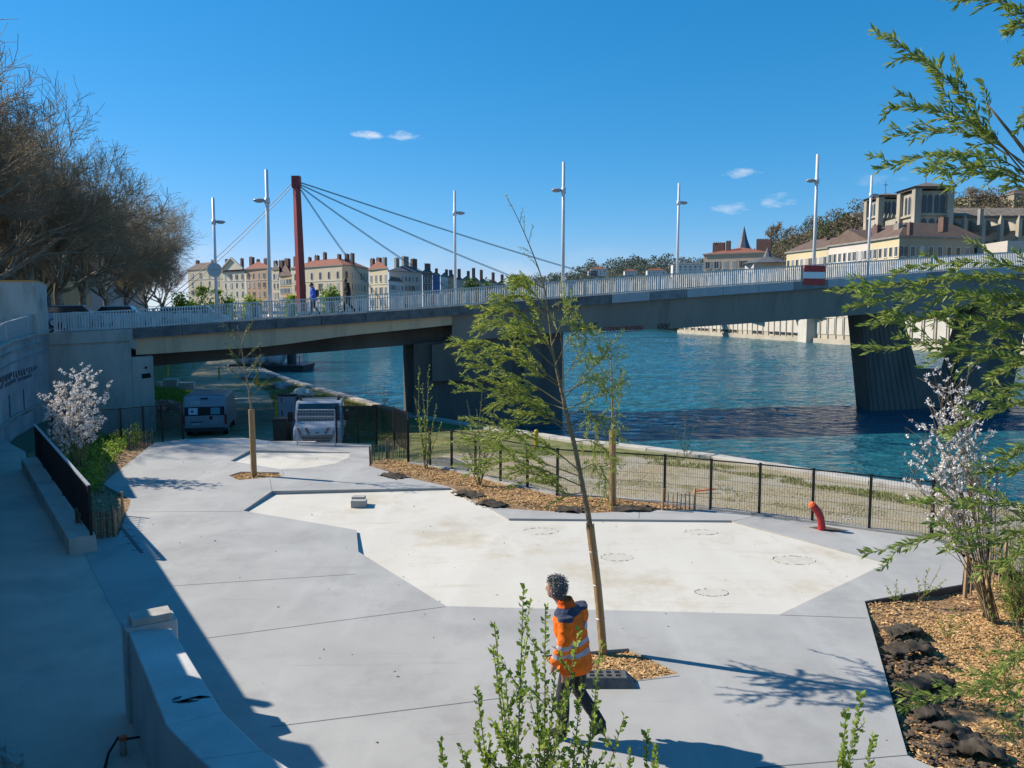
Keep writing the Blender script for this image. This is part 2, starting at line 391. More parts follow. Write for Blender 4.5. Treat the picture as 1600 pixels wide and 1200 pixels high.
M['willow'] = leafmat('willow_leaf', (.20, .28, .04), (.43, .45, .10), .45)
M['willowr'] = leafmat('long_willow_leaf', (.12, .21, .035), (.36, .41, .10), .42)
M['leaf'] = leafmat('round_leaf', (.16, .27, .03), (.40, .48, .08), .45)
M['leafy'] = leafmat('fresh_leaf', (.13, .22, .03), (.30, .40, .06), .4)
M['leafd'] = leafmat('dark_leaf', (.05, .10, .02), (.13, .19, .04), .3)
M['blossom'] = leafmat('blossom', (.72, .66, .60), (.92, .88, .84), .25, .7)
M['ylgreen'] = leafmat('spring_foliage', (.22, .32, .02), (.40, .48, .05), .4)
# ================================================================== THE SETTING: water, banks, plaza
ZW = -1.9                                   # river level
def water_material():
    m = bpy.data.materials.new('river_water'); m.use_nodes = True; t = m.node_tree; p = t.nodes['Principled BSDF']
    def N(k): return t.nodes.new(k)
    pos = N('ShaderNodeNewGeometry').outputs['Position']
    p.inputs['Roughness'].default_value = .10; p.inputs['IOR'].default_value = 1.33; p.inputs['Specular IOR Level'].default_value = .5
    def nz(s, d, st):
        mp = N('ShaderNodeMapping'); mp.inputs['Scale'].default_value = st; mp.inputs['Rotation'].default_value = (0, 0, math.radians(-20)); t.links.new(pos, mp.inputs[0])
        n = N('ShaderNodeTexNoise'); n.inputs['Scale'].default_value = s; n.inputs['Detail'].default_value = d; n.inputs['Roughness'].default_value = .55; t.links.new(mp.outputs[0], n.inputs['Vector']); return n.outputs['Fac']
    mx = N('ShaderNodeMix'); mx.data_type = 'RGBA'; mx.inputs[6].default_value = (.010, .098, .150, 1); mx.inputs[7].default_value = (.020, .130, .160, 1)
    r = N('ShaderNodeMapRange'); r.inputs[1].default_value = .4; r.inputs[2].default_value = .62; t.links.new(nz(.03, 6, (1, 2.6, 1)), r.inputs[0]); t.links.new(r.outputs[0], mx.inputs[0]); t.links.new(mx.outputs[2], p.inputs['Base Color'])
    b1 = N('ShaderNodeBump'); b1.inputs['Strength'].default_value = 1.0; b1.inputs['Distance'].default_value = .9; t.links.new(nz(.55, 4, (1, 1.9, 1)), b1.inputs['Height'])
    b2 = N('ShaderNodeBump'); b2.inputs['Strength'].default_value = .9; b2.inputs['Distance'].default_value = .13; t.links.new(nz(2.6, 5, (1, 1.7, 1)), b2.inputs['Height']); t.links.new(b1.outputs[0], b2.inputs['Normal'])
    t.links.new(b2.outputs[0], p.inputs['Normal']); return m
WX0, WX1, WY0 = -20.0, 92.0, 16.0
wy = [WY0]
while wy[-1] < 262: wy.append(wy[-1] + max(.29, .0036 * wy[-1]))
WY1 = wy[-1]
WAT = water_material()
V, F = plan([(-1500, -60), (1500, -60), (1500, 4000), (-1500, 4000)], [[(WX0, WY0), (WX1, WY0), (WX1, WY1), (WX0, WY1)]], ZW)
river = struct(MB().add(V, F).build('river', WAT, origin=(0, 0, ZW)))
gx, gy = np.meshgrid(np.linspace(WX0, WX1, 360), np.array(wy)); hw = np.zeros_like(gx); rgw = np.random.default_rng(4)
for k in range(46):                              # choppy wind waves as a sum of short crested trains
    lam = 0.75 * 1.055 ** k; th = math.radians(250) + rgw.normal(0, .62); ph = rgw.uniform(0, 6.28)
    fx, fy = 2 * math.pi / lam * math.cos(th), 2 * math.pi / lam * math.sin(th)
    env = .55 + .45 * np.sin(gx * rgw.uniform(-.25, .25) + gy * rgw.uniform(-.25, .25) + rgw.uniform(0, 6.28))
    hw += env * (.0072 if lam < 2.5 else .0056) * lam ** .75 * np.sin(fx * gx + fy * gy + ph)
calm = .5 + .5 * (.5 + .25 * np.sin(gx * .11 + gy * .045 + 1.3 * np.sin(gy * .06)) + .25 * np.sin(gy * .13 - gx * .03 + 1.7 * np.sin(gx * .05)))
hw *= calm
fade = np.minimum(1, np.minimum(np.minimum(gx - WX0, WX1 - gx), np.minimum(gy - WY0, WY1 - gy)) / 10).clip(0, 1)
ny, nx = gx.shape; I = np.arange(ny * nx).reshape(ny, nx)
o = np_mesh('water_surface', np.stack([gx, gy, ZW + hw * fade], -1).reshape(-1, 3), np.stack([I[:-1, :-1], I[:-1, 1:], I[1:, 1:], I[1:, :-1]], -1).reshape(-1, 4), WAT, river, smooth=True)
o.data.polygons.foreach_set('use_smooth', [True] * len(o.data.polygons)); struct(o)
M['earth'] = mat('far_ground', (.10, .11, .06), (.15, .14, .10), .05, .95, coord='World')

# --- plan lines -----------------------------------------------------------------
KERB = [(26, 8.5, -.8), (16.5, 17.6, -.8)] + [tuple(G(x, y, -.85)) for x, y in [(1455, 772), (1270, 744), (1110, 717), (1010, 705)]] + [tuple(G(900, 693, -1.0)), tuple(G(640, 652, -1.25)), tuple(G(540, 622, -1.3)), tuple(G(450, 596, -1.35)), tuple(G(405, 578, -1.35))]
kx, ky, kz = KERB[-1]
KERB += [(kx - 16, ky + 40, -1.35), (kx - 40, ky + 100, -1.35), (kx - 70, ky + 190, -1.35), (kx - 100, ky + 330, -1.35), (kx - 100, ky + 800, -1.35)]
FENCE_PX = [(638, 723), (672, 728), (706, 734), (743, 743), (782, 753), (824, 763), (871, 773), (953, 779), (1038, 786), (1110, 795), (1186, 804), (1269, 815), (1358, 827), (1455, 840), (1497, 856), (1542, 880), (1600, 915), (1680, 960)]
FENCE = [G(*p) for p in FENCE_PX]
PLAZA_PX = [(577, 728), (637, 746), (703, 761), (753, 792), (843, 798), (913, 802), (1033, 797), (1085, 796), (1110, 797), (1186, 806), (1269, 817), (1358, 829), (1455, 842), (1484, 853), (1508, 872), (1503, 913), (1351, 939), (1418, 1180), (1470, 1205)]
FAR_PX = [(240, 692), (290, 686), (380, 684), (440, 691), (580, 693), (577, 728)]
LEFT_PX = [(120, 842), (185, 836), (205, 781), (160, 756)]
plaza_poly = [tuple(G(*p)[:2]) for p in FAR_PX] + [tuple(G(*p)[:2]) for p in PLAZA_PX[1:]] + [(5.5, 7.0), (6.2, 3.0), (6.2, 2.2), (0.4, 2.2)]
wl = [tuple(G(200, 1000)[:2]), tuple(G(120, 842)[:2])]
plaza_poly += [(-1.4, 4.6), (-3.9, 8.3)] + wl + [tuple(G(*p)[:2]) for p in LEFT_PX[1:]]
plaza_poly = plaza_poly[::-1]
INSET_PX = [(380, 798), (425, 767), (705, 762), (762, 793), (795, 810), (1143, 813), (1385, 880), (1218, 960), (697, 947), (560, 862), (557, 828)]
INSET_DZ = [.06, .10, .06, .015, .05, .05, .012, .012, .012, .10, .06]
inset = [tuple(G(*p)[:2]) for p in INSET_PX]
INSET2_PX = [(360, 720), (392, 703), (547, 707), (545, 714), (524, 724), (480, 731), (438, 733)]
INSET2_DZ = [.07, .09, .03, .012, .012, .012, .012]
inset2 = [tuple(G(*p)[:2]) for p in INSET2_PX]
pit1 = [tuple(G(*p)[:2]) for p in [(846, 1024), (982, 1013), (1062, 1052), (960, 1069), (900, 1076)]]
pit2 = [tuple(G(*p)[:2]) for p in [(358, 743), (376, 737), (436, 738), (444, 744), (372, 750)]]
holepipe = [tuple(G(*p)[:2]) for p in [(1263, 824), (1285, 822), (1327, 829), (1300, 832)]]
V, F = plan(plaza_poly, [inset, inset2, pit1, pit2])
mb = MB(); mb.add(V, F)
for lp, dp in ((plaza_poly, 1.5), (inset, .2), (inset2, .2), (pit1, .2), (pit2, .2)):
    n = len(lp)
    for i in range(n):
        a, b = lp[i], lp[(i + 1) % n]; mb.add([(a[0], a[1], 0), (b[0], b[1], 0), (b[0], b[1], -dp), (a[0], a[1], -dp)], [(0, 1, 2, 3)])
plaza = struct(mb.build('plaza', M['plaza'], origin=(0, 15, 0)))
SLABS = []
def inset_z(x, y):
    for V, F in SLABS:
        for f in F:
            (x0, y0, z0), (x1, y1, z1), (x2, y2, z2) = (V[i] for i in f[:3]); d = (y1 - y2) * (x0 - x2) + (x2 - x1) * (y0 - y2)
            if abs(d) < 1e-9: continue
            a = ((y1 - y2) * (x - x2) + (x2 - x1) * (y - y2)) / d; b = ((y2 - y0) * (x - x2) + (x0 - x2) * (y - y2)) / d
            if a >= -.001 and b >= -.001 and a + b <= 1.001: return a * z0 + b * z1 + (1 - a - b) * z2
    return 0.0
for lp, dz, nm in ((inset, INSET_DZ, 'large'), (inset2, INSET2_DZ, 'small')):
    V, F = plan(lp)
    look = {(round(x, 3), round(y, 3)): d for (x, y), d in zip(lp, dz)}
    V = [(x, y, -look[(round(x, 3), round(y, 3))]) for x, y, _ in V]
    o = struct(MB().add(V, F).build('pale_slab', M['inset'], plaza)); SLABS.append((V, F))
# saw-cut joints
def joint(a, b, wd=.012):
    a, b = G(*a), G(*b); d = (b - a).normalized(); r = Vector((d.y, -d.x, 0)) * wd / 2
    MB().add([(a - r) + Vector((0, 0, .003)), (b - r) + Vector((0, 0, .003)), (b + r) + Vector((0, 0, .003)), (a + r) + Vector((0, 0, .003))], [(0, 1, 2, 3)]).build('joint', M['joint'], plaza)
for a, b in [((262, 916), (556, 897)), ((317, 998), (696, 948)), ((423, 1136), (1062, 1056)), ((1219, 961), (1354, 966)), ((1418, 1180), (1180, 1200)), ((425, 767), (422, 749)), ((205, 800), (378, 799)), ((440, 735), (444, 743)), ((1000, 797), (998, 811)), ((1145, 814), (1185, 806))]:
    joint(a, b)
# seam in the pale slab, mortar patches, scuffs
def patch(px, py, rx, ry, seed, ring=True):
    c = G(px, py, -.03); rg = random.Random(seed); rX = rx * c.y / FPX; rY = ry * c.y * c.y / FPX / HC; n = 40
    zt = inset_z(c.x, c.y) + .003; pr = [(1 + rg.uniform(-.05, .05)) for _ in range(n)]
    mb = MB()
    L = [(c.x + rX * pr[i] * math.cos(6.283 * i / n), c.y + rY * pr[i] * math.sin(6.283 * i / n)) for i in range(n)]
    mb.prism(L, zt - .03, zt)
    p = mb.build('repair_patch', M['patch'], plaza)
    m2 = MB()
    for i in range(n):
        if rg.random() < .6:
            a, b = L[i], L[(i + 1) % n]; m2.tube([(a[0], a[1], zt), (b[0], b[1], zt)], rg.uniform(.004, .011), 5)
    m2.build('mortar_rim', M['patchrim'], p)
M['patch'] = mat('mortar_patch', (.55, .515, .44), (.49, .455, .38), 3, .9, .4, 60, coord='World')
M['patchrim'] = mat('mortar_rim', (.26, .235, .18), (.36, .33, .27), 8, .95, .4, 60, coord='World')
for i, a in enumerate([(845, 829, 27, 5), (964, 871, 26, 6), (1240, 876, 33, 7), (1112, 927, 27, 6), (1095, 831, 26, 4)]): patch(*a, i)
def scuff(px0, py0, px1, py1, wd):
    a, b = G(px0, py0), G(px1, py1); d = (b - a).normalized(); r = Vector((d.y, -d.x, 0)) * wd
    rg = random.Random(px0); pts = []; n = 7
    top = [a.lerp(b, i / n) + r * rg.uniform(.2, 1) * math.sin(math.pi * (i + .2) / (n + .4)) for i in range(n + 1)]
    bot = [a.lerp(b, i / n) - r * rg.uniform(.2, 1) * math.sin(math.pi * (i + .2) / (n + .4)) for i in range(n + 1)]
    mb = MB()
    for i in range(n): mb.add([(*top[i][:2], -.0075), (*top[i + 1][:2], -.0075), (*bot[i + 1][:2], -.0075), (*bot[i][:2], -.0075)], [(3, 2, 1, 0)])
    return mb
# walkway strip beside the quay wall
walk = [(-0.667 * y - .7, y) for y in (31, 27, 20, 12, 6, 0, -4)] + [(0.4, 2.2), (-1.4, 4.6), (-3.9, 8.3)] + wl + [tuple(G(45, 735)[:2]), (-16.8, 26.2)]
struct(sheet('walkway', M['walk'], walk, z=-.006))
struct(sheet('foundation_ground', M['earth'], [(-30, -30), (30, -30), (30, 8), (12, 15), (4, 18), (-3, 23), (-6, 27), (-14, 28), (-22, 38), (-40, 38)], z=-.35))

# --- river bank (gravel, path, grass) ---------------------------------------------
def bank_material():
    m = bpy.data.materials.new('river_bank_ground'); m.use_nodes = True; t = m.node_tree; p = t.nodes['Principled BSDF']; p.inputs['Roughness'].default_value = .95
    def N(k): return t.nodes.new(k)
    pos = N('ShaderNodeNewGeometry').outputs['Position']
    def nz(s, d, a, b):
        n = N('ShaderNodeTexNoise'); n.inputs['Scale'].default_value = s; n.inputs['Detail'].default_value = d; n.inputs['Roughness'].default_value = .65; t.links.new(pos, n.inputs['Vector'])
        r = N('ShaderNodeMapRange'); r.inputs[1].default_value = a; r.inputs[2].default_value = b; t.links.new(n.outputs['Fac'], r.inputs[0]); return r.outputs[0]
    def mix(f, a, b):
        x = N('ShaderNodeMix'); x.data_type = 'RGBA'; t.links.new(f, x.inputs[0])
        for i, v in ((6, a), (7, b)):
            if isinstance(v, tuple): x.inputs[i].default_value = (*v, 1)
            else: t.links.new(v, x.inputs[i])
        return x.outputs[2]
    grav = mix(nz(9, 9, .38, .62), (.42, .34, .20), (.25, .20, .115))
    grav = mix(nz(.5, 5, .45, .62), grav, (.36, .32, .24))
    o = mix(nz(.45, 8, .54, .66), grav, (.17, .165, .05))
    at = N('ShaderNodeAttribute'); at.attribute_name = 'grass'
    gr = mix(nz(1.4, 8, .4, .6), (.10, .125, .025), (.22, .20, .07))
    o = mix(at.outputs['Fac'], o, gr)
    t.links.new(o, p.inputs['Base Color'])
    b = N('ShaderNodeBump'); b.inputs['Strength'].default_value = .8; b.inputs['Distance'].default_value = .05; t.links.new(nz(16, 8, 0, 1), b.inputs['Height']); t.links.new(b.outputs[0], p.inputs['Normal'])
    return m
QB = [(-21.9, 38.6, -1.35), (-27.9, 50, -1.35), (-39, 76, -1.35), (-48, 104, -1.35), (-68, 160, -1.35)]   # foot of the upper quay beyond the bridge
Lp = [(20, 6, -.05)] + [(p.x, p.y, -.06) for p in FENCE[::-1][2:-1]] + [(-3.4, 24.4, -.1), (-4.0, 26.6, -.7), (-5.0, 28.05, -1.2), (-9, 28.4, -1.3), (-13.6, 28.6, -1.3), (-18.5, 37.6, -1.35)] + QB[1:]
Rp_s = [Vector(p) for p in KERB[:-3]]
def resample(pl, n):
    pl = [Vector(p) for p in pl]; d = [0]
    for a, b in zip(pl, pl[1:]): d.append(d[-1] + (b - a).length)
    return [Vector([pl_interp(list(zip(d, [q[k] for q in pl])), d[-1] * i / (n - 1)) for k in range(3)]) for i in range(n)]
# match stations by hand-picked parameter so that rows run roughly across the bank
La = resample(Lp[:14], 40) + resample(Lp[13:17], 12)[1:] + resample(Lp[16:], 60)[1:]
KI = resample([p for p in Rp_s if p.y < G(1010, 705, -.85).y + .01], 40) + resample([G(1010, 705, -.85), G(900, 693, -1.0), G(800, 678, -1.1)], 12)[1:] + resample([G(800, 678, -1.1)] + [p for p in Rp_s if p.y > G(640, 652, -1.25).y - .01], 60)[1:]
NX = 16; vv = []; ff = []; gA = []
PATHC = [(28, -11.5, 4), (37, -13.5, 3.6), (45, -16.5, 3.6), (60, -22, 3.8), (100, -38, 4), (160, -62, 4)]
for i, (a, b) in enumerate(zip(La, KI)):
    for k in range(NX + 1):
        t = k / NX; q = a.lerp(b, t); q.z = lerp(a.z, b.z, t ** .8) + (.05 * fbm(q.x, q.y, .5) if 0 < k < NX else 0)
        vv.append(tuple(q))
        g = 0
        if q.y > 29:
            pc = pl_interp([(p[0], p[1]) for p in PATHC], q.y); pw = pl_interp([(p[0], p[2]) for p in PATHC], q.y)
            e = abs(q.x - pc) - pw + fbm(q.x, q.y, .35) * 1.6
            g = min(1, max(0, e / 1.2)); 
        gA.append(g)
for i in range(len(La) - 1):
    for k in range(NX):
        a = i * (NX + 1) + k; ff.append((a, a + 1, a + NX + 2, a + NX + 1))
mb = MB(); mb.add(vv, [f[::-1] for f in ff])
bank = struct(mb.build('river_bank', bank_material(), origin=(0, 30, -1), smooth=True))
at = bank.data.attributes.new('grass', 'FLOAT', 'POINT'); at.data.foreach_set('value', gA)
# far end of the lower quay and beyond
struct(sheet('far_bank', M['earth'], [(-70, 140), (KERB[-4][0], KERB[-4][1]), (KERB[-2][0], KERB[-2][1]), (KERB[-1][0], KERB[-1][1]), (-400, 900), (-400, 140)], z=-1.42))
# stone kerb along the water
mb = MB(); 
for a, b in zip(KERB[:-2], KERB[1:-1]):
    a, b = Vector(a), Vector(b); d = (b - a); n = max(1, int(d.length / 1.9)) if a.y < 70 else 1
    r = Vector((d.y, -d.x, 0)).normalized()
    if r.x < 0: r = -r
    mb.hexa([a - r * .05 + Vector((0, 0, -1.6)), a + r * .62 + Vector((0, 0, -1.6)), b + r * .62 + Vector((0, 0, -1.6)), b - r * .05 + Vector((0, 0, -1.6)), a - r * .05 + Vector((0, 0, -.02)), a + r * .55 + Vector((0, 0, -.02)), b + r * .55 + Vector((0, 0, -.02)), b - r * .05 + Vector((0, 0, -.02))])
qe = struct(mb.build('quay_edge', M['concl'], origin=(0, 30, -2)))
rgk = random.Random(9)
for a, b in zip(KERB[:-6], KERB[1:-5]):
    a, b = Vector(a), Vector(b); d = b - a; n = max(1, round(d.length / 1.7)); u = d.normalized(); r = Vector((u.y, -u.x, 0))
    if r.x < 0: r = -r
    for i in range(n):
        p0, p1 = a + d * (i / n) + u * .012, a + d * ((i + 1) / n) - u * .012; h = .12 + rgk.uniform(-.012, .012)
        MB().hexa([p0 - r * .02 + Vector((0, 0, -.03)), p0 + r * .6 + Vector((0, 0, -.03)), p1 + r * .6 + Vector((0, 0, -.03)), p1 - r * .02 + Vector((0, 0, -.03)), p0 - r * .02 + Vector((0, 0, h)), p0 + r * .6 + Vector((0, 0, h)), p1 + r * .6 + Vector((0, 0, h)), p1 - r * .02 + Vector((0, 0, h))]).build('kerb_stone', M['concl'], qe, bevel=.015)

# --- planting beds -----------------------------------------------------------------
bedC = [tuple(G(*p)[:2]) for p in [(1085, 797), (1033, 798), (913, 803), (843, 799), (753, 793), (703, 762), (637, 747), (577, 729), (583, 722), (600, 716), (636, 718)]] + [(p.x + .05, p.y + .08) for p in FENCE[:10]]
bedR = [tuple(G(*p)[:2]) for p in [(1351, 939), (1503, 913), (1508, 872)]] + [(p.x, p.y) for p in FENCE[14:]] + [(16, 8), (12, 3), (6.2, 3.0), (5.5, 7.0)] + [tuple(G(1470, 1205)[:2]), tuple(G(1418, 1180)[:2])]
bedL = [tuple(G(*p)[:2]) for p in [(122, 842), (185, 836), (205, 781), (160, 756), (240, 692)]] + [(-14.2, 28.6), (-17.6, 29.2), (-16.6, 26.0)] + [tuple(G(48, 737)[:2])]
def bedz(seed, amp=.07, base=-.03):
    return lambda x, y: base + amp * fbm(x, y, .9, seed)
struct(sheet('planting_bed', M['mulchsoil'], bedC[::-1], zf=bedz(1, .05), grid=.35, smooth=True))
struct(sheet('planting_bed', M['mulchsoil'], bedR, zf=bedz(2, .09, -.10), grid=.35, smooth=True))
struct(sheet('planting_bed', M['mulchsoil'], bedL, zf=bedz(3, .08, -.02), grid=.4, smooth=True))
for pt in (pit1, pit2): struct(sheet('tree_pit', M['mulchsoil'], pt, zf=bedz(4, .03, -.045), grid=.15, smooth=True))
def chips(name, poly, n, zf, rs, size=.055, label='', keep=None):
    q = scatter(poly, n, rs); rg = np.random.default_rng(rs + 5)
    if keep is not None: q = q[[keep(x, y, rg) for x, y in q]]
    P = np.array([(x, y, zf(x, y) + rg.uniform(.002, .02)) for x, y in q]); n = len(P)
    a = rg.uniform(0, 6.28, n); D = np.stack([np.cos(a), np.sin(a), rg.normal(0, .22, n)], 1); S = np.stack([-np.sin(a), np.cos(a), rg.normal(0, .35, n)], 1)
    L = (size * rg.uniform(.5, 1.6, n))[:, None]; W = (size * rg.uniform(.25, .6, n))[:, None]
    V = np.stack([P - D * L * .5 - S * W * .4, P + D * L * .45 - S * W * .5, P + D * L * .5 + S * W * .4, P - D * L * .4 + S * W * .5], 1).reshape(-1, 3)
    F = np.arange(4 * n).reshape(-1, 4)
    return tag(np_mesh(name, V, F, M['chips']), label, 'mulch', kind='stuff')
near_edge = [Vector((*p, 0)) for p in plaza_poly]
def edge_d(x, y, pts):
    q = Vector((x, y, 0)); best = 9
    for a, b in zip(pts, pts[1:]):
        ab = b - a; t = max(0, min(1, (q - a).dot(ab) / ab.length_squared)); best = min(best, (q - a - ab * t).length)
    return best
eC = [G(*p) for p in [(577, 729), (637, 747), (703, 762), (753, 793), (843, 799), (913, 803), (1033, 798)]]
eR = [G(*p) for p in [(1503, 913), (1351, 939), (1418, 1180)]]
chips('bark_chip_mulch', bedC, 15000, bedz(1, .05), 1, .055, 'orange brown bark chips covering the long bed by the fence', lambda x, y, r: edge_d(x, y, eC) > .28 + .3 * abs(fbm(x, y, 1.3)) or r.random() < .12)
bedRv = [tuple(G(*p)[:2]) for p in [(1351, 939), (1503, 913), (1530, 886), (1640, 935), (1700, 1060), (1700, 1260), (1480, 1230), (1418, 1180)]]
chips('bark_chip_mulch', bedRv, 62000, bedz(2, .09, -.10), 2, .048, 'orange bark chips covering the bed at lower right', lambda x, y, r: edge_d(x, y, eR) > .55 + .5 * abs(fbm(x, y, .8)) or r.random() < .14)
chips('bark_chip_mulch', bedL, 5000, bedz(3, .08, -.02), 3, .06, 'brown bark chips in the shaded bed on the left')
chips('bark_chip_mulch', pit1, 3200, bedz(4, .03, -.045), 4, .05, 'bark chips round the foot of the leaning tree')
chips('bark_chip_mulch', pit2, 1600, bedz(4, .03, -.045), 5, .06, 'bark chips round the foot of the small distant tree')
# clods of soil and folds of root cloth along the bed edges
def clod(p, r, rs, m, name='soil_clod', flat=.5):
    rg = random.Random(rs); mb = MB(); nu, nv = 18, 11; off = Vector((rg.uniform(0, 99), rg.uniform(0, 99), rg.uniform(0, 99)))
    el = rg.uniform(.7, 1.5); ro = rg.uniform(0, 3.14)
    mb.ell((0, 0, 0), 1, 1, 1, nu, nv)
    V2 = []
    for v in mb.v:
        v = Vector(v); k = 1 + .55 * noise.fractal(v * 1.3 + off, 1, 2, 5) 
        q = Vector((v.x * el, v.y / el, v.z * flat)) * k * r
        V2.append((p[0] + q.x * math.cos(ro) - q.y * math.sin(ro), p[1] + q.x * math.sin(ro) + q.y * math.cos(ro), p[2] + q.z))
    mb.v = V2
    return mb.build(name, m, smooth=False)
def cloth(pts, wd, rs, label):
    """crumpled strip of root cloth along pts"""
    rg = random.Random(rs); pts = resample(pts, 16); mb = MB(); nw = 8; V = []
    for i, p in enumerate(pts):
        d = (pts[min(i + 1, 15)] - pts[max(0, i - 1)]).normalized(); r = Vector((d.y, -d.x, 0))
        for k in range(nw):
            t = k / (nw - 1) - .5; h = .03 * (1 - 4 * t * t) + .075 * noise.fractal(Vector((i * .45, k * .6, rs)), 1, 2, 3)
            q = p + r * (t * wd * (1 + .35 * noise.noise(Vector((i * .5, rs, 0))))) + d * .06 * noise.noise(Vector((k, i, rs)))
            V.append((q.x, q.y, max(p.z - .05, p.z + h)))
    F = [(i * nw + k, i * nw + k + 1, (i + 1) * nw + k + 1, (i + 1) * nw + k) for i in range(15) for k in range(nw - 1)]
    mb.add(V, F); o = mb.build('root_cloth', M['textile'], smooth=True)
    md = o.modifiers.new('thick', 'SOLIDIFY'); md.thickness = .006
    return tag(o, label, 'root cloth', 'folds of root cloth along the beds')
CL = [((1385, 990), (1440, 985), 'topmost of the dark cloth folds beside the right bed edge'), ((1385, 1020), (1455, 1010), 'second dark cloth fold down the right bed edge'), ((1408, 1080), (1480, 1060), 'third dark cloth fold down the right bed edge'), ((1425, 1115), (1475, 1112), 'small flat dark cloth fold under a willow sprig'), ((1470, 1130), (1552, 1178), 'big grey cloth fold at the bottom of the right bed'), ((1490, 1165), (1572, 1180), 'lowest dark cloth fold near the picture corner')]
for i, (a, b, l) in enumerate(CL): cloth([G(*a, -.02), G((a[0] + b[0]) / 2, (a[1] + b[1]) / 2 - 6, .04), G(*b, -.02)], .30, i + 3, l)
CS = [(1365, 950, .16), (1390, 957, .12), (1415, 1000, .2), (1400, 1040, .3), (1440, 1030, .28), (1415, 1075, .25), (1455, 1080, .3), (1430, 1150, .32), (1460, 1165, .26), (1440, 1110, .2), (1530, 1190, .25)]
def soil_heap(name, pxs, rs, label):
    mb = MB(); rg = random.Random(rs)
    for x, y, r in pxs:
        for k in range(70):
            c = G(x, y, -.07); c += Vector((rg.uniform(-r, r) * 1.3, rg.uniform(-r, r) * 1.3, rg.uniform(-.02, .04)))
            t = MB(); t.ell((0, 0, 0), 1, 1, 1, 8, 5, jit=.3, seed=k); off = Vector((rg.uniform(0, 99),) * 3); rr = r * rg.uniform(.04, .19)
            t.v = [tuple(c + Vector((v[0], v[1], v[2] * .38)) * rr * (1 + .6 * noise.fractal(Vector(v) * 1.6 + off, 1, 2, 4))) for v in t.v]
            mb.add(t.v, t.f)
    o = mb.build(name, M['soil']); return tag(o, label, 'soil', kind='stuff')
soil_heap('loose_soil', CS, 3, 'dark loose soil turned up along the right bed edge')
soil_heap('loose_soil', [(lerp(a[0], b[0], t), lerp(a[1], b[1], t) - 2, .2) for a, b in zip([(585, 729), (637, 744), (703, 760), (753, 788), (843, 795), (913, 798)], [(637, 744), (703, 760), (753, 788), (843, 795), (913, 798), (1030, 796)]) for t in (.12, .38, .62, .88)], 4, 'dark soil lumps along the front of the long bed')
soil_heap('loose_soil', [(165, 757, .25), (180, 745, .25), (196, 724, .25), (210, 715, .25), (175, 770, .28), (195, 780, .28), (150, 770, .2), (185, 790, .25)], 5, 'dark soil lumps along the left bed edge')
for i, (a, b, l) in enumerate([((600, 741), (630, 748), 'dark cloth fold at the far end of the long bed'), ((715, 768), (750, 778), 'dark cloth fold by the bend of the long bed'), ((752, 784), (785, 792), 'crumpled cloth just past the bend of the long bed'), ((870, 796), (912, 799), 'dark cloth fold behind the leaning trunk'), ((955, 796), (1020, 796), 'long dark cloth fold near the short paling')]):
    cloth([G(*a, 0), G((a[0] + b[0]) / 2, (a[1] + b[1]) / 2 - 3, .05), G(*b, 0)], .5, i + 30, l)
# plastic edging between plaza and right bed
def edging(pxs, label, h=.14):
    mb = MB(); P = [G(*p) for p in pxs]
    for a, b in zip(P, P[1:]): mb.bar(a + Vector((0, 0, -h / 2 - .003)), b + Vector((0, 0, -h / 2 - .003)), .02, h)
    tag(mb.build('bed_edging', M['dkgrey']), label, 'edging')
edging([(1353, 939.5), (1503, 914)], 'black plastic edging strip at the top of the right bed')

# grit and leaf litter on the paving
q = scatter([tuple(G(*p)[:2]) for p in [(260, 700), (560, 700), (760, 800), (1350, 830), (1340, 935), (1400, 1190), (480, 1190), (210, 830)]], 420, 77); rgl = np.random.default_rng(7)
P = np.array([(x, y, (inset_z(x, y) if pip(inset, np.array([x]), np.array([y]))[0] else 0) + .004) for x, y in q]); v = rgl.normal(size=(len(P), 3)); v[:, 2] = abs(v[:, 2]) * .25
M['litter'] = islandmat('litter', [(.10, .075, .05), (.05, .042, .035), (.20, .16, .11), (.30, .27, .22)])
tag(leaves('litter', P, v, rgl.uniform(.012, .05, len(P)) * (rgl.random(len(P)) ** 1.5 + .25), .6, M['litter'], None, 9), 'scattered grit and dry leaf bits on the paving', 'litter', kind='stuff')
# ================================================================== QUAY WALL, UPPER QUAY, LOW WALL
M['quay'] = mat('quay_wall_render', (.36, .385, .40), (.24, .255, .27), .7, .9, .35, 14, c3=(.47, .49, .50), s3=.5, coord='World')
M['asph'] = mat('asphalt', (.07, .07, .072), (.095, .095, .095), 4, .9, .2, 60, coord='World')
WALL = [(2.2, -4), (-.5, 0), (-5.99, 8.2), (-6.06, 8.3), (-7.2, 10), (-13.85, 20), (-18.4, 27), (-20.6, 31.5), (-23.1, 38.3)]
WTOP = [(-4, 3.7), (8.2, 3.7), (8.3, 3.34), (20, 3.3), (24, 3.32), (27, 3.42), (38.3, 3.9)]  # near stretch, out of view, raised to shade the low wall
def wt(y): return pl_interp(WTOP, y)
qw = thing('quay_wall', 'tall graffiti covered quay wall in shade at the left edge', 'wall', (-18, 27, 0))
mb = MB()
for a, b in zip(WALL, WALL[1:]):
    d = Vector((b[0] - a[0], b[1] - a[1], 0)).normalized(); n = Vector((-d.y, d.x, 0)) * .6
    za, zb = wt(a[1]), wt(b[1])
    mb.hexa([(a[0], a[1], -1.4), (b[0], b[1], -1.4), (b[0] + n.x, b[1] + n.y, -1.4), (a[0] + n.x, a[1] + n.y, -1.4), (a[0], a[1], za), (b[0], b[1], zb), (b[0] + n.x, b[1] + n.y, zb), (a[0] + n.x, a[1] + n.y, za)])
mb.build('wall_face', M['quay'], qw)
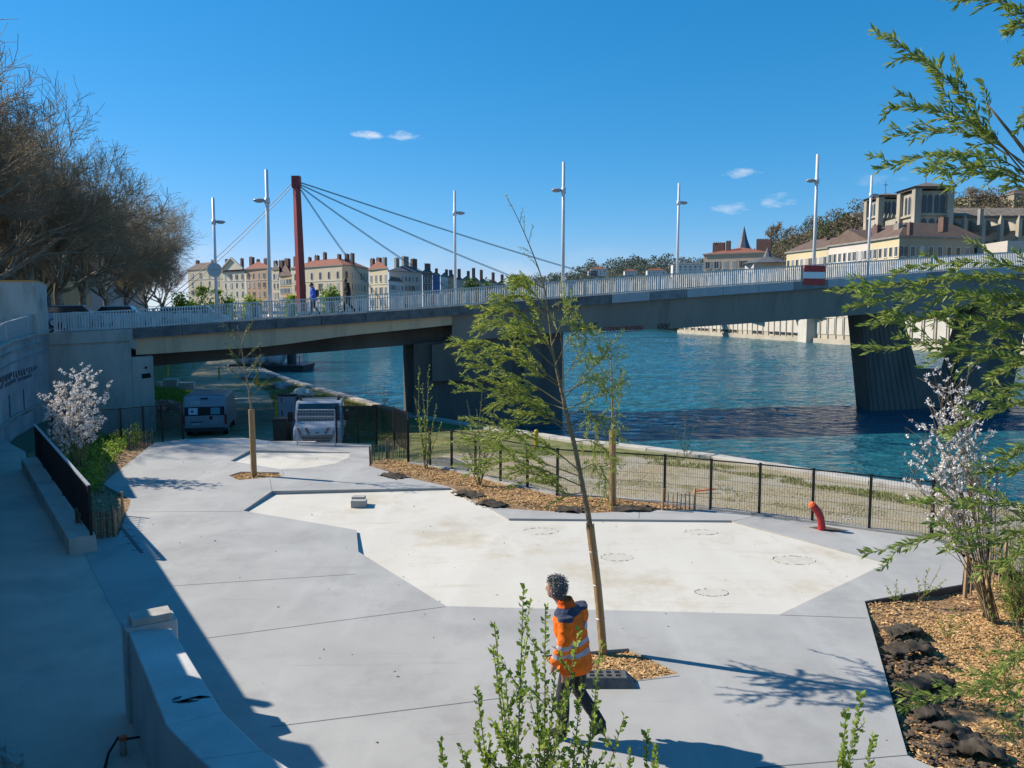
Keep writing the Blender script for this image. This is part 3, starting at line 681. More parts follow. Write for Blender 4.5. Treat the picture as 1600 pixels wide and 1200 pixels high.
def on_wall(s, z, off=.02):                # s = depth y along the wall
    x = pl_interp([(p[1], p[0]) for p in WALL], s)
    return Vector((x, s, z)) + Vector((.78, .5, 0)) * off
mb = MB()
for z, h, t in ((3.05, .07, .10), (2.62, .05, .06), (.55, .10, .14)):
    for s0, s1 in ((21.5, 27), (27, 31.5), (31.5, 38)):
        mb.bar(on_wall(s0, z + (wt(s0) - 3.5 if z > 2 else 0), .04), on_wall(s1, z + (wt(s1) - 3.5 if z > 2 else 0), .04), t, h)
mb.build('string_course', M['conc'], qw)
M['mural'] = mat('dark_mural_paint', (.075, .08, .10), (.14, .145, .165), 3, .8)
M['muralw'] = mat('pale_mural_paint', (.55, .57, .60), (.42, .44, .47), 3, .8)
mb = MB(); rg = random.Random(3)
def stroke(m, pts, r): m.tube(pts, r, 6)
for k in range(26):                        # dark drips under the old cornice
    s = 25 + k * .42; stroke(mb, [on_wall(s, 2.35, 0), on_wall(s + .1, 2.35 - rg.uniform(.12, .3), 0)], .05)
def slab_on(m, s0, z0, s1, z1, wd):                 # flat painted stroke on the wall
    m.bar(on_wall(s0, z0, -.005), on_wall(s1, z1, -.005), .03, wd, up=(.78, .5, 0)) if abs(s1 - s0) < .05 else m.bar(on_wall(s0, z0, -.005), on_wall(s1, z1, -.005), .03, wd)
for s0 in (24.8, 27.4, 30.1, 32.7):                  # worn arches and bands of an old wall painting
    mb2 = [(s0 + .9 + .75 * math.cos(a / 10 * math.pi), .55 + 1.05 * math.sin(a / 10 * math.pi)) for a in range(11)]
    slab_on(mb, s0 + .4, .6, s0 + .42, 1.5, .10)
    slab_on(mb, s0 - .3, 1.95, s0 + 2.0, 1.98, .14); slab_on(mb, s0 + .1, .45, s0 + 1.9, .47, .12)
mb.build('mural_shapes', M['mural'], qw)
mb = MB()
for s0 in (25.0, 27.3, 29.7, 32.2, 34.6): mb.bar(on_wall(s0, 1.35, -.03), on_wall(s0 + 1.1, 1.4, -.03), .05, 1.5)
mb.build('mural_patch', M['muralw'], qw)
# sheet-metal parapet on top of the wall, rising to the bridge
par = thing('metal_parapet', 'solid grey sheet metal parapet sloping up to the bridge', 'parapet', (-20, 30, 3.6))
st = [(21, .55), (27, .58), (31.5, .75), (35, .84), (38.2, .98)]
for (s0, h0), (s1, h1) in zip(st, st[1:]):
    a, b = on_wall(s0 + .03, wt(s0), -.12), on_wall(s1 - .03, wt(s1), -.12)
    mb = MB(); n = Vector((.78, .5, 0)) * .02
    mb.hexa([a - n, a + n, b + n, b - n, a - n + Vector((0, 0, h0)), a + n + Vector((0, 0, h0)), b + n + Vector((0, 0, h1)), b - n + Vector((0, 0, h1))]); mb.build('panel', M['steel'], par)
    mb = MB(); mb.bar(a + Vector((0, 0, h0 + .02)), b + Vector((0, 0, h1 + .02)), .10, .05); mb.build('top_rail', M['steel'], par)
    mb = MB(); mb.bar(a + n * 9 + Vector((0, 0, .03)), b + n * 9 + Vector((0, 0, .03)), .22, .06); mb.build('coping', M['concl'], par)
# two posts and a box on the quay top whose shadows fall on the plaza
for (yy, wd, h, lab) in ((9.35, .5, .42, 'low concrete block on top of the quay wall'), (10.6, .12, .55, 'short post on top of the quay wall')):
    p = on_wall(yy, wt(yy), -.3); tag(MB().cbox(p, wd, wd, h, .6).build('quay_block', M['conc'], bevel=.02), lab, 'block')
# upper quay ground
upq = [(-70, -30), (1.8, -4.2), (-.95, -.2), (-7.6, 9.8), (-14.3, 19.8), (-18.9, 26.8), (-21.1, 31.3), (-23.5, 38.1)]
struct(sheet('upper_quay', M['asph'], [(-70, -30)] + upq[1:] + [(-70, 38.1)], zf=lambda x, y: wt(y) - .06 if y < 38 else 3.86))
struct(sheet('upper_quay_street', M['asph'], [(-160, 38.1), (-23.5, 38.1), (-28.5, 50), (-39.6, 76), (-48.6, 104), (-68.6, 160), (-110.6, 280), (-300, 280)], z=3.86))
q2 = thing('retaining_wall', 'quay retaining wall running on beyond the bridge', 'wall', (-30, 70, 0))
mb = MB(); P2 = [(-21.9, 40), (-28, 50), (-39, 76), (-48, 104), (-68, 160), (-110, 280)]
for a, b in zip(P2, P2[1:]): mb.hexa([(a[0], a[1], -1.6), (b[0], b[1], -1.6), (b[0] - .8, b[1], -1.6), (a[0] - .8, a[1], -1.6), (a[0], a[1], 3.9), (b[0], b[1], 3.9), (b[0] - .8, b[1], 3.9), (a[0] - .8, a[1], 3.9)])
mb.build('wall_face', M['conc'], q2)
mb = MB()
for a, b in zip(P2[1:], P2[2:]): mb.bar((a[0] - .3, a[1], 4.4), (b[0] - .3, b[1], 4.4), .4, 1.0)
mb.build('parapet', M['concl'], q2)
# low rendered wall in the left foreground
lw = thing('low_wall', 'low pale rendered wall with stone end block in left foreground', 'wall', (-3.3, 7.2, 0))
Lw = [(-4.42, 8.55), (-3.02, 6.42), (-2.52, 5.9), (-1.6, 5.05), (-.4, 4.1)]; Rw = [(-3.95, 8.62), (-2.62, 6.66), (-2.05, 6.02), (-1.15, 5.25), (0.0, 4.3)]
mb = MB()
for i in range(len(Lw) - 1):
    z0, z1 = [(1.08, 1.12), (1.12, 1.13), (1.13, 1.15), (1.15, 1.17)][i]
    a, b, c, d = Lw[i], Rw[i], Rw[i + 1], Lw[i + 1]
    mb.hexa([(*a, -.1), (*d, -.1), (*c, -.1), (*b, -.1), (*a, z0), (*d, z1), (*c, z1), (*b, z0)])
mb.build('wall_body', M['lowwall'], lw, bevel=.012)
e = MB(); e.cbox((-4.28, 8.78, 0), .34, .56, 1.12, -.985); e.build('end_pillar', M['lowwall'], lw, bevel=.015)
e = MB(); e.cbox((-4.26, 8.76, 1.122), .28, .44, .09, -.985); e.build('cap_stone', M['concl'], lw, bevel=.012)
e = MB(); rg = random.Random(2)
c0 = Vector((-3.05, 6.88, 1.111)); 
for k in range(7):
    x, y = rg.uniform(-.12, .12), rg.uniform(-.06, .06); c = c0 + Vector((x, y, 0)); a = rg.uniform(0, 6); 
    e.prism([(c.x + .09 * math.cos(a), c.y + .05 * math.sin(a)), (c.x + .03 * math.cos(a + 1.7), c.y + .03 * math.sin(a + 1.7)), (c.x + .10 * math.cos(a + 3.1), c.y + .04 * math.sin(a + 3.1)), (c.x + .02 * math.cos(a + 4.7), c.y + .03 * math.sin(a + 4.7))], c.z, c.z + .008)
e.build('debris', M['dkgrey'], lw)
# cable coming out of the ground by the wall
cb = [G(160, 1215), G(170, 1185, .0) + Vector((0, 0, .06)), G(186, 1168) + Vector((0, 0, .12)), G(200, 1168) + Vector((0, 0, .10)), G(215, 1168) + Vector((.05, .05, .1))]
tag(MB().tube(cb, .014, 6).build('black_cable', M['rubber'], smooth=True), 'black cable curling out of the low wall foot', 'cable')
p = G(193, 1178); c = thing('duct_pipe', 'short white duct stub with orange cap beside the low wall', 'pipe', p)
MB().cyl((p.x, p.y, 0), .035, .16, 10).build('pipe', M['concl'], c, True)
M['orange'] = mat('orange_plastic', (.75, .12, .02), rough=.5)
MB().cyl((p.x, p.y, .16), .04, .04, 10).build('cap', M['orange'], c)
p = G(12, 1196); tag(clod((p.x, p.y, .05), .2, 5, M['concl'], 'rubble_sack', .7), 'pale rubble sack at the bottom left corner', 'sack')
# raised kerb beside the black fence at left
A, B = G(108, 868), G(34, 733); n = Vector((.82, .57, 0)) * .5
mb = MB(); mb.hexa([A + Vector((0, 0, -.05)), A + n + Vector((0, 0, -.05)), B + n + Vector((0, 0, -.05)), B + Vector((0, 0, -.05)), A + Vector((0, 0, .34)), A + n * .95 + Vector((0, 0, .34)), B + n * .95 + Vector((0, 0, .34)), B + Vector((0, 0, .34))])
tag(mb.build('raised_kerb', M['concl'], bevel=.015), 'raised concrete kerb along the black railing on the left', 'kerb')
# black baluster railing on it
fr = thing('black_railing', 'black steel railing with light top edge along the left bed', 'railing', A + n)
F0, F1 = A + n * .8 + Vector((0, 0, .34)), B + n * .8 + Vector((0, 0, .34)); L = (F1 - F0).length; u = (F1 - F0).normalized()
MB().bar(F0 + Vector((0, 0, 1.0)), F1 + Vector((0, 0, 1.0)), .06, .035).build('top_rail', M['steel'], fr)
MB().bar(F0 + Vector((0, 0, .08)), F1 + Vector((0, 0, .08)), .05, .03).build('bottom_rail', M['black'], fr)
b0 = MB().box(-.008, -.03, 0, .008, .03, .9).build('baluster', M['black'], fr); bpy.data.objects.remove(b0, do_unlink=False) if False else None
b0.location = F0 + u * .05 + Vector((0, 0, .09)) - ROOT[fr]; b0.data.transform(Matrix.Translation(ROOT[fr])) ; b0.rotation_euler = (0, 0, math.atan2(u.y, u.x))
ROOT[b0] = Vector((0, 0, 0))
for k in range(1, int(L / .115)): share(b0, 'baluster', fr, F0 + u * (.05 + .115 * k) + Vector((0, 0, .09)), rz=math.atan2(u.y, u.x))
for t in (0, .2, .4, .6, .8, 1): MB().cbox(F0 + u * L * t * .998 + Vector((0, 0, 0)), .05, .05, 1.0, math.atan2(u.y, u.x)).build('post', M['black'], fr)
# ================================================================== THE ROAD BRIDGE
class _D: pass
def mesh_of(mb, mats, name='piece'):
    me = bpy.data.meshes.new(name); me.from_pydata(mb.v, [], mb.f)
    mats = mats if isinstance(mats, (list, tuple)) else [mats]
    for q in mats: me.materials.append(q)
    if len(mats) > 1: me.polygons.foreach_set('material_index', mb.m)
    me.update(); d = _D(); d.data = me; return d
BA = math.radians(12.3); BO = Vector((-12.8, 41, 0)); BD = Vector((math.cos(BA), math.sin(BA), 0)); BN = Vector((-math.sin(BA), math.cos(BA), 0))
BW = 11.5
def bt(px, n=0.0):                           # station along the bridge seen in photo column px, on the line n metres in
    o = BO + BN * n; r = (px - 800) / FPX    # X = r*(y*c...) ~ r*y near the horizon
    k = r * (_c + 0 * _s)
    return (r * o.y - o.x) / (BD.x - r * BD.y)
def bp(t, n, z): return BO + BD * t + BN * n + Vector((0, 0, z))
def zpix(px, py, n=0.0):
    t = bt(px, n)
    for _ in range(3):
        y = (BO + BD * t + BN * n).y; q = Q(px, py, y); o = BO + BN * n
        t = ((q.x - o.x) * BD.x + (q.y - o.y) * BD.y)
        y = (o + BD * t).y; q = Q(px, py, y)
    return t, q.z
ZT = sorted([zpix(*p) for p in [(78, 524), (210, 516), (300, 508), (420, 500), (545, 493), (720, 479), (850, 469), (1060, 453.5), (1250, 441), (1400, 430), (1600, 416)]])
def zt(t):                                   # smooth deck height
    s = 0; ws = 0
    for k in range(-4, 5):
        s += _zt(t + k * 1.2); ws += 1
    return s / ws
def _zt(t):
    if t > ZT[-1][0]:
        d = t - ZT[-1][0]; return ZT[-1][1] + .048 * d - .0009 * d * d
    if t < ZT[0][0]: return ZT[0][1]
    return pl_interp(ZT, t)
T0, T1 = bt(80), 100.0
TL = bt(210)                                 # where the span proper starts
bridge = thing('road_bridge', 'grey concrete road bridge crossing the river on dark piers', 'bridge', bp(20, 6, -1.9))
def loft(name, prof, t0, t1, step, m, parent=bridge):
    """prof: list of (n, dz) below the deck line, or a function of t"""
    n = max(1, int((t1 - t0) / step)); mb = MB(); rings = []
    for i in range(n + 1):
        t = lerp(t0, t1, i / n); pr = prof(t) if callable(prof) else prof
        rings.append([bp(t, a, zt(t) + b) for a, b in pr])
    k = len(rings[0]); V = [p for r in rings for p in r]; F = []
    for i in range(n):
        for j in range(k): F.append((i * k + j, i * k + (j + 1) % k, (i + 1) * k + (j + 1) % k, (i + 1) * k + j))
    F.append(tuple(range(k - 1, -1, -1))); F.append(tuple(n * k + j for j in range(k)))
    mb.add(V, F); return mb.build(name, m, parent)
loft('deck', [(.42, -.30), (BW - .42, -.30), (BW - .42, -.02), (.42, -.02)], T0, T1, 2.5, M['asph'])
loft('pavement', [(.25, -.019), (2.4, -.019), (2.4, .10), (.25, .10)], T0, T1, 2.5, M['faslight'])
loft('pavement', [(BW - 2.4, -.019), (BW - .25, -.019), (BW - .25, .10), (BW - 2.4, .10)], T0, T1, 2.5, M['faslight'])
# fascia stones along the near edge, one by one
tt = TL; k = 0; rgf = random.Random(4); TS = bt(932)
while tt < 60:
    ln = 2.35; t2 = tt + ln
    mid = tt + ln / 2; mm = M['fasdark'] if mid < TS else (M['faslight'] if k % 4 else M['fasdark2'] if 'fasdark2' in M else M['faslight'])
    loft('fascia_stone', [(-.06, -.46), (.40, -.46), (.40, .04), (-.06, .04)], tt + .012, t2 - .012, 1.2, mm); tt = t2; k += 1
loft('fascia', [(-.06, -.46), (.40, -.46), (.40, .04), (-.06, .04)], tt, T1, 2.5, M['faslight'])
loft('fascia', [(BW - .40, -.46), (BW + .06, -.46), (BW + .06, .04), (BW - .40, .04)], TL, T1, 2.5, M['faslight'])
loft('fascia', [(-.35, -.55), (.40, -.55), (.40, .04), (-.35, .04)], T0, TL - .02, 1.5, M['concl'])
# shallow edge beam of the left span, deeper inner girder; deep box of the main span
tP0, tP1 = bt(648), bt(884)
def web_l(t):
    h = pl_interp([(TL, 1.32), (bt(420), 1.40), (bt(545), 1.12), (bt(705), .98)], t)
    return [(.30, -h), (.9, -h), (.9, -.31), (.22, -.461), (.22, -.47)]
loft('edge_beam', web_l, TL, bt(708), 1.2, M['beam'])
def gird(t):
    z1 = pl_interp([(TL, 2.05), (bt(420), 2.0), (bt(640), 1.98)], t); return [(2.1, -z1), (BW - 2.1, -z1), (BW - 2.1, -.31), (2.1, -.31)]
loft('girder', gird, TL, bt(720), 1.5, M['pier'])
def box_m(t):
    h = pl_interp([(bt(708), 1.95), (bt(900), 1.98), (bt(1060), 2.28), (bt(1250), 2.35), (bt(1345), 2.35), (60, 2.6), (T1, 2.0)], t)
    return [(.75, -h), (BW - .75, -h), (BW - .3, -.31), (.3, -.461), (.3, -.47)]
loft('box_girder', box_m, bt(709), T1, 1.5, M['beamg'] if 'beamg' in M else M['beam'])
# left pier: thick wall pier with a nib, standing on the bank
def bprism(poly_tz, n0, n1, name, m, bev=0):
    mb = MB(); mb.extr([bp(t, n0, z) for t, z in poly_tz], BN * (n1 - n0)); return mb.build(name, m, bridge, bevel=bev)
zb = -2.1
a, b = bt(648, 1), bt(884, 1)
bprism([(a, zb), (b, zb), (b, zt(b) - 1.9), (a, zt(a) - 1.9)], 1.6, BW - 1.6, 'pier_wall', M['pier'])
bprism([(a + 1.0, .9), (b - 3.2, .9), (b - 3.2, zt(b) - 1.98), (a + 1.0, zt(a) - 1.98)], 1.2, 1.62, 'pier_panel', M['pier'])
bprism([(b - 2.5, zb), (b - 1.4, zb), (b - 1.4, zt(b) - 1.95), (b - 2.5, zt(b) - 1.95)], 1.25, 1.59, 'pier_nib', M['pier'])
# right pier: V-shaped, standing in the water
n0 = 3.2; n1p = 4.7
def pz(px, py): return zpix(px, py, n0)
pl = [pz(1345, 500), pz(1362, 640), pz(1575, 655), pz(1608, 500), pz(1524, 500), pz(1496, 577), pz(1434, 577), pz(1407, 500)]
pl = [(t, (zt(t) - 2.2) if i in (0, 3, 4, 7) else (z if i in (5, 6) else -2.4)) for i, (t, z) in enumerate(pl)]
bprism([pl[0], pl[1], (lerp(pl[1][0], pl[2][0], .36), -2.4), pl[6], pl[7]], n0, n1p, 'pier_leg', M['pier'])
bprism([pl[5], (lerp(pl[1][0], pl[2][0], .62), -2.4), pl[2], pl[3], pl[4]], n0, n1p, 'pier_leg', M['pier'])
bprism([(lerp(pl[1][0], pl[2][0], .2), -2.4), (lerp(pl[1][0], pl[2][0], .8), -2.4), (pl[5][0] + .1, pl[5][1]), (pl[6][0] - .1, pl[6][1])], n0 + .5, n1p - .5, 'pier_tie_wall', M['pier'])
for s in range(9):                           # board marks on the near face of the left leg
    f = (s + .5) / 9
    top = bp(lerp(pl[0][0], pl[7][0], f), n0 - .02, zt(pl[0][0]) - 2.3); bot = bp(lerp(pl[1][0], lerp(pl[1][0], pl[2][0], .36), f), n0 - .02, -2.3)
    MB().bar(top, bot, .05, .05, up=(0, -1, 0)).build('board_rib', M['pier'], bridge)
bprism([(bt(1430, 1) + 30, -2.4), (bt(1430, 1) + 36, -2.4), (bt(1430, 1) + 36, 5.2), (bt(1430, 1) + 30, 5.2)], 2, BW - 2, 'pier_wall', M['pier'])
# graffiti on the web of the main span
M['redpaint'] = mat('red_spray_paint', (.42, .035, .02), (.30, .02, .015), 8, .7)
M['blkpaint'] = mat('black_spray_paint', (.01, .01, .012), rough=.7)
def graf(px0, py0, px1, py1, m, rs, label):
    rg = random.Random(rs); mb = MB(); ta, za = zpix(px0, py0, .3); tb, zb_ = zpix(px1, py1, .3); n = max(2, int(abs(tb - ta) / .20))
    hh = abs(zpix(px0, py0 - 9, .3)[1] - za)
    def onface(t, z):                         # point on the sloping web
        h = -pl_interp([(bt(900), 1.98), (bt(1060), 2.28)], t); dz = z - zt(t); f = (dz - h) / (-.47 - h); return bp(t, lerp(.75, .3, f) - .012, z)
    for i in range(n):
        t = lerp(ta, tb, (i + .1) / n); w_ = abs(tb - ta) / n * .8; zc = lerp(za, zb_, i / n) + .03
        g = [(0, 0), (0, 1), (.9, 1), (.9, .5), (.1, .5), (.9, 0)] if rg.random() < .4 else [(0, 0), (0, 1), (.8, .9), (.9, .1), (0, 0)] if rg.random() < .6 else [(.9, 1), (0, .9), (0, .5), (.8, .5), (0, 0), (.9, 0)]
        pts = [onface(t + x * w_, zc + y * hh * rg.uniform(.85, 1.1)) for x, y in g]
        mb.tube(pts, .022, 5)
    return mb.build('graffiti', m, bridge)
graf(946, 521.5, 1009, 518.5, M['redpaint'], 5, '')
graf(1032, 516, 1051, 514.5, M['blkpaint'], 8, ''); graf(905, 516, 938, 514, M['blkpaint'], 2, '')
# abutment on the left bank
ab = thing('bridge_abutment', 'stained pale concrete abutment under the left bridge end', 'abutment', bp(T0, 0, -1.4))
def aprism(poly_tz, n0, n1, name, m): 
    mb = MB(); mb.extr([bp(t, n0, z) for t, z in poly_tz], Vector((-.52, .855, 0)) * (n1 - n0)); return mb.build(name, m, ab)   # skewed: its side follows the river
tA = bt(240)
aprism([(T0 - .6, -1.5), (TL - .1, -1.5), (TL - .1, zt(TL) - .56), (T0 - .6, zt(T0) - .56)], -.25, BW, 'abutment_wall', M['concl'])
aprism([(TL - .1, -1.5), (tA, -1.5), (tA, zt(tA) - 1.42), (TL - .1, zt(TL) - 1.42)], -.20, BW, 'bearing_wall', M['concl'])
mb = MB(); a, b = bp(TL + .35, -.215, 1.55), bp(TL + .78, -.215, 1.6); mb.bar(a, b, .02, .24); mb.build('drain_hole', M['black'], ab)
mb = MB(); mb.tube([bp(tA - .35, -.215, 2.0), bp(tA - .35, -.26, 2.0)], .06, 8); mb.build('anchor_hole', M['black'], ab)
M['stain'] = mat('soot_stain', (.10, .10, .105), (.2, .2, .2), 2, .95)

# ------------------------------------------------------------------ railings
def rail_mesh(h): return MB().box(-.024, -.045, .07, .024, .045, h)
BALN = mesh_of(rail_mesh(.98), M['rail'], 'baluster')
def railing(n, name, label, tstart, tend, single):
    r = thing(name, label, 'railing', bp(tstart, n, zt(tstart)))
    for (dz, wd, ht, nm) in ((1.0, .10, .055, 'top_rail'), (.13, .05, .05, 'bottom_rail')):
        mb = MB(); k = int((tend - tstart) / 1.5)
        for i in range(k):
            a, b = lerp(tstart, tend, i / k), lerp(tstart, tend, (i + 1) / k); mb.bar(bp(a, n, zt(a) + dz), bp(b, n, zt(b) + dz), wd, ht)
        mb.build(nm, M['rail'], r)
    t = tstart + .1; cnt = 0; rest = MB(); sp = .132
    while t < tend:
        if single and t > bt(78) and cnt < 300: share(BALN, 'baluster', r, bp(t, n, zt(t)), rz=BA); cnt += 1
        else: rest.cbox(bp(t, n, zt(t) + .07), .048, .09, .9, BA)
        t += sp
    if rest.v: rest.build('balusters_far', M['rail'], r)['kind'] = 'stuff'
    t = tstart
    while t < tend:
        MB().cbox(bp(t, n, zt(t) - .02), .07, .09, 1.06, BA).build('post', M['rail'], r); t += 4.65
    return r
railing(.08, 'bridge_railing', 'grey steel baluster railing along the near side of the bridge', T0 + .2, T1, True)
railing(BW - .08, 'bridge_railing', 'railing along the far side of the bridge, seen through the near one', T0 - 3, T1, False)
# ------------------------------------------------------------------ lamp posts
def lamp_post(px, ytop, n, arm, label, yl):
    t = bt(px, n); base = bp(t, n, zt(t) + .04); d = base.y; ztop = Q(px, ytop, d).z
    L = thing('lamp_post', label, 'lamp post', base, 'tall lamp posts on the bridge')
    MB().cyl(base, .16, .25, 12).build('base', M['lamp'], L, True)
    MB().tube([base + Vector((0, 0, .2)), Vector((base.x, base.y, lerp(base.z, ztop, .5))), Vector((base.x, base.y, ztop))], [.105, .095, .085], 10).build('pole', M['lamp'], L, True)
    zl = Q(px, yl, d).z; c = base.copy(); c.z = zl; a = c + BD * arm * .2 - BN * 0
    h = MB(); h.ell(c + BD * arm * .38 + Vector((0, 0, .02)), .34, .2, .11, 14, 8, BA); h.build('lamp_head', M['lamphead'], L, True)
    g = MB(); g.ell(c + BD * arm * .42 + Vector((0, 0, -.05)), .22, .15, .06, 12, 6, BA); g.build('lens', M['concl'], L, True)
    MB().bar(c, a, .06, .06).build('bracket', M['lamphead'], L)
    MB().tube([Vector((base.x, base.y, zl - .16)), Vector((base.x, base.y, zl + .16))], .14, 10).build('collar', M['lamp'], L, True)
    return L
N1, N2 = .34, BW - .34
lamp_post(424, 265, N1, -1, 'near lamp post just left of the red mast', 314)
lamp_post(879, 253, N1, -1, 'near lamp post rising right of the leaning tree top', 298)
lamp_post(1267, 241, N1, -1, 'near lamp post standing by the red and white sign', 283)
lamp_post(1598, 232, N1, -1, 'lamp post at the right picture edge behind willow twigs', 275)
lamp_post(341, 309, N2, 1, 'far lamp post carrying a round sign, leftmost of all', 347)
lamp_post(712, 298, N2, 1, 'far lamp post between the red mast and the leaning tree', 333)
lamp_post(1056, 286, N2, 1, 'far lamp post left of the peach riverside house', 317)
lamp_post(1351, 274, N2, 1, 'far lamp post in front of the cathedral tower', 305)
# round road sign on the leftmost far post
t = bt(341, N2); b0 = bp(t, N2, 0); zc = Q(341, 422, b0.y).z
sg = thing('round_sign', 'round grey road sign seen from behind on a lamp post', 'sign', (b0.x - .1, b0.y - .15, zc))
MB().tube([Vector((b0.x + .0, b0.y - .18, zc)), Vector((b0.x + .0, b0.y - .14, zc))], .47, 24).build('disc', M['steel'], sg)
MB().bar(Vector((b0.x - .3, b0.y - .2, zc)), Vector((b0.x + .3, b0.y - .2, zc)), .03, .05).build('bracket', M['lamphead'], sg)
# red and white navigation sign on the bridge
M['red'] = mat('signal_red', (.48, .025, .02), (.40, .02, .018), 3, .5)
M['white'] = mat('signal_white', (.78, .78, .77), (.70, .70, .69), 3, .5)
t0, z0 = zpix(1256, 445, -.12); t1, z1 = zpix(1290, 415, -.12)
ns = thing('navigation_sign', 'red board with a white bar fixed on the bridge railing', 'sign', bp(t0, -.12, z0))
for i, mm in enumerate((M['red'], M['white'], M['red'])):
    za, zb_ = lerp(z0, z1, i / 3), lerp(z0, z1, (i + 1) / 3)
    mb = MB(); mb.extr([bp(t0, -.12, za), bp(t1, -.12, za), bp(t1, -.12, zb_), bp(t0, -.12, zb_)], BN * .05); mb.build('red_stripe' if i != 1 else 'white_stripe', mm, ns)
MB().bar(bp((t0 + t1) / 2, -.06, z0 + .2), bp((t0 + t1) / 2, .1, z0 + .2), .05, .05).build('bracket', M['lamphead'], ns)

# ================================================================== FOOTBRIDGE WITH RED MAST, far upstream
MD = 185.0; mx_, my_ = QX(470, MD), MD
M['mast'] = mat('mast_red', (.30, .032, .024), (.26, .028, .02), .3, .5)
M['cable'] = mat('cable_grey', (.10, .105, .11), rough=.5)
fb = thing('cable_footbridge', 'cable stayed footbridge with a single tall dark red mast', 'footbridge', (mx_, my_, -1.4))
ztop = Q(468, 276, MD).z; zq = 5.0
mb = MB(); mb.tube([(mx_ + .4, my_, -1.4), (mx_ + .3, my_, zq), (QX(468.2, MD), my_, ztop - 1)], [1.25, 1.2, .92], 4); mb.build('mast', M['mast'], fb)
MB().cbox((QX(468.2, MD), my_, ztop - 2.6), 1.9, 1.7, 2.7).build('mast_head', M['mast'], fb)
ddir = Vector((.90, .436, 0)); deck = lambda t: Vector((mx_, my_, 5.2)) + ddir * t
mb = MB(); mb.bar(deck(-42), deck(150), 4, .7); mb.build('deck', M['steel'], fb)
mb = MB()
for o in (-1.9, 1.9): mb.bar(deck(-42) + Vector((-.436 * o, .9 * o, 1.3)), deck(150) + Vector((-.436 * o, .9 * o, 1.3)), .08, .08)
mb.build('handrail', M['steel'], fb)
topp = Vector((QX(468.2, MD), my_, ztop - 1.4))
def find_t(pxs, pys, px2, py2):              # where the cable line meets the deck
    best = None
    for i in range(-600, 1500):
        t = i * .1; p = deck(t); zz = p.z - HC; f = p.y * _c - zz * _s; X = 800 + FPX * p.x / f; Y = 600 - FPX * (p.y * _s + zz * _c) / f
        e = abs((X - pxs) * (py2 - pys) - (Y - pys) * (px2 - pxs))
        if best is None or e < best[0]: best = (e, t)
    return best[1]
for (x2, y2, lo) in ((920, 420, 0), (820, 432, .5), (665, 418, 1.0), (556, 405, 1.6), (322, 410, 0), (322, 417, .8)):
    t = find_t(478 if x2 > 478 else 462, 284 + lo * 3, x2, y2); e = deck(t)
    for o in (-.5, .5):
        side = Vector((-.436, .9, 0)) * o * 1.6
        a = topp + Vector((1.0 if x2 > 478 else -1.0, 0, -lo)) + side * .5; b = e + side
        pts = [a.lerp(b, i / 8) - Vector((0, 0, 1.2 * math.sin(math.pi * i / 8))) for i in range(9)]
        MB().tube(pts, .075, 5).build('cable', M['cable'], fb)
# ================================================================== FENCES
def wire_fence(pts, h, label, name='wire_fence', zb=.04, sx=.055, sz=.20, grp=None, wirem=None, post=.055, m=None, wr=.0021):
    m = m or M['black']; wirem = wirem or m
    r = thing(name, label, 'fence', pts[0], grp)
    for i, p in enumerate(pts): MB().cbox((p.x, p.y, p.z - .1), post, post, h + .14, math.atan2((pts[min(i + 1, len(pts) - 1)] - pts[max(0, i - 1)]).y, (pts[min(i + 1, len(pts) - 1)] - pts[max(0, i - 1)]).x)).build('post', m, r)
    for a, b in zip(pts, pts[1:]):
        d = b - a; L = d.length; u = d / L; mb = MB(); n = int(L / sx)
        for k in range(n + 1):
            q = a + u * (L * k / n); mb.bar(q + Vector((0, 0, zb)), q + Vector((0, 0, h)), wr * 2, wr * 2)
        k = int((h - zb) / sz)
        for j in range(k + 1): z = zb + (h - zb) * j / k; mb.bar(a + Vector((0, 0, z)), b + Vector((0, 0, z)), wr * 2.4, wr * 2.4)
        o = mb.build('wire_mesh', wirem, r); o['kind'] = 'stuff'
        MB().bar(a + Vector((0, 0, h)), b + Vector((0, 0, h)), .022, .03).build('top_wire', m, r)
    return r
M['wire'] = mat('dark_wire', (.05, .05, .052), rough=.5, metal=.3)
wire_fence(FENCE[:8], 1.2, 'black wire mesh fence behind the long mulch bed', wirem=M['wire'])
wire_fence(FENCE[7:14], 1.2, 'black wire mesh fence between plaza and gravel river bank', wirem=M['wire'])
wire_fence(FENCE[13:], 1.2, 'black wire mesh fence end behind the willow shrubs at right', wirem=M['wire'])
# low concrete footing of the fence
for lab, seg in (('concrete footing strip under the fence by the long bed', FENCE[:10]), ('concrete footing strip under the fence along the bare plaza', FENCE[9:14])):
    mb = MB()
    for a, b in zip(seg, seg[1:]): mb.bar(a + Vector((0, .06, -.22)), b + Vector((0, .06, -.22)), .16, .5)
    tag(mb.build('fence_footing', M['concl']), lab, 'footing')
# fences at the far end of the plaza
PF = [G(525, 693), G(586, 693), G(600, 696), G(640, 704)]
wire_fence([G(526, 692), G(560, 692), G(588, 691)], 1.35, 'dark mesh fence right of the white truck', sx=.045, sz=.05, wr=.0042)
wire_fence([G(588, 690), G(616, 694), G(638, 706), G(638, 723)], 1.35, 'dark mesh gate fence where the long bed begins', sx=.045, sz=.05, wr=.0042)
tp = thing('temporary_fence', 'grey temporary fence panel in front of the white truck', 'fence panel', G(464, 692))
a, b = G(464.5, 695), G(524, 695); h = 1.28
for p, q in ((a, a + Vector((0, 0, h))), (b, b + Vector((0, 0, h))), (a + Vector((0, 0, h)), b + Vector((0, 0, h))), (a + Vector((0, 0, .08)), b + Vector((0, 0, .08))), (a + Vector((0, 0, h * .8)), b + Vector((0, 0, h * .8)))): MB().tube([p, q], .017, 6).build('frame_tube', M['steel'], tp)
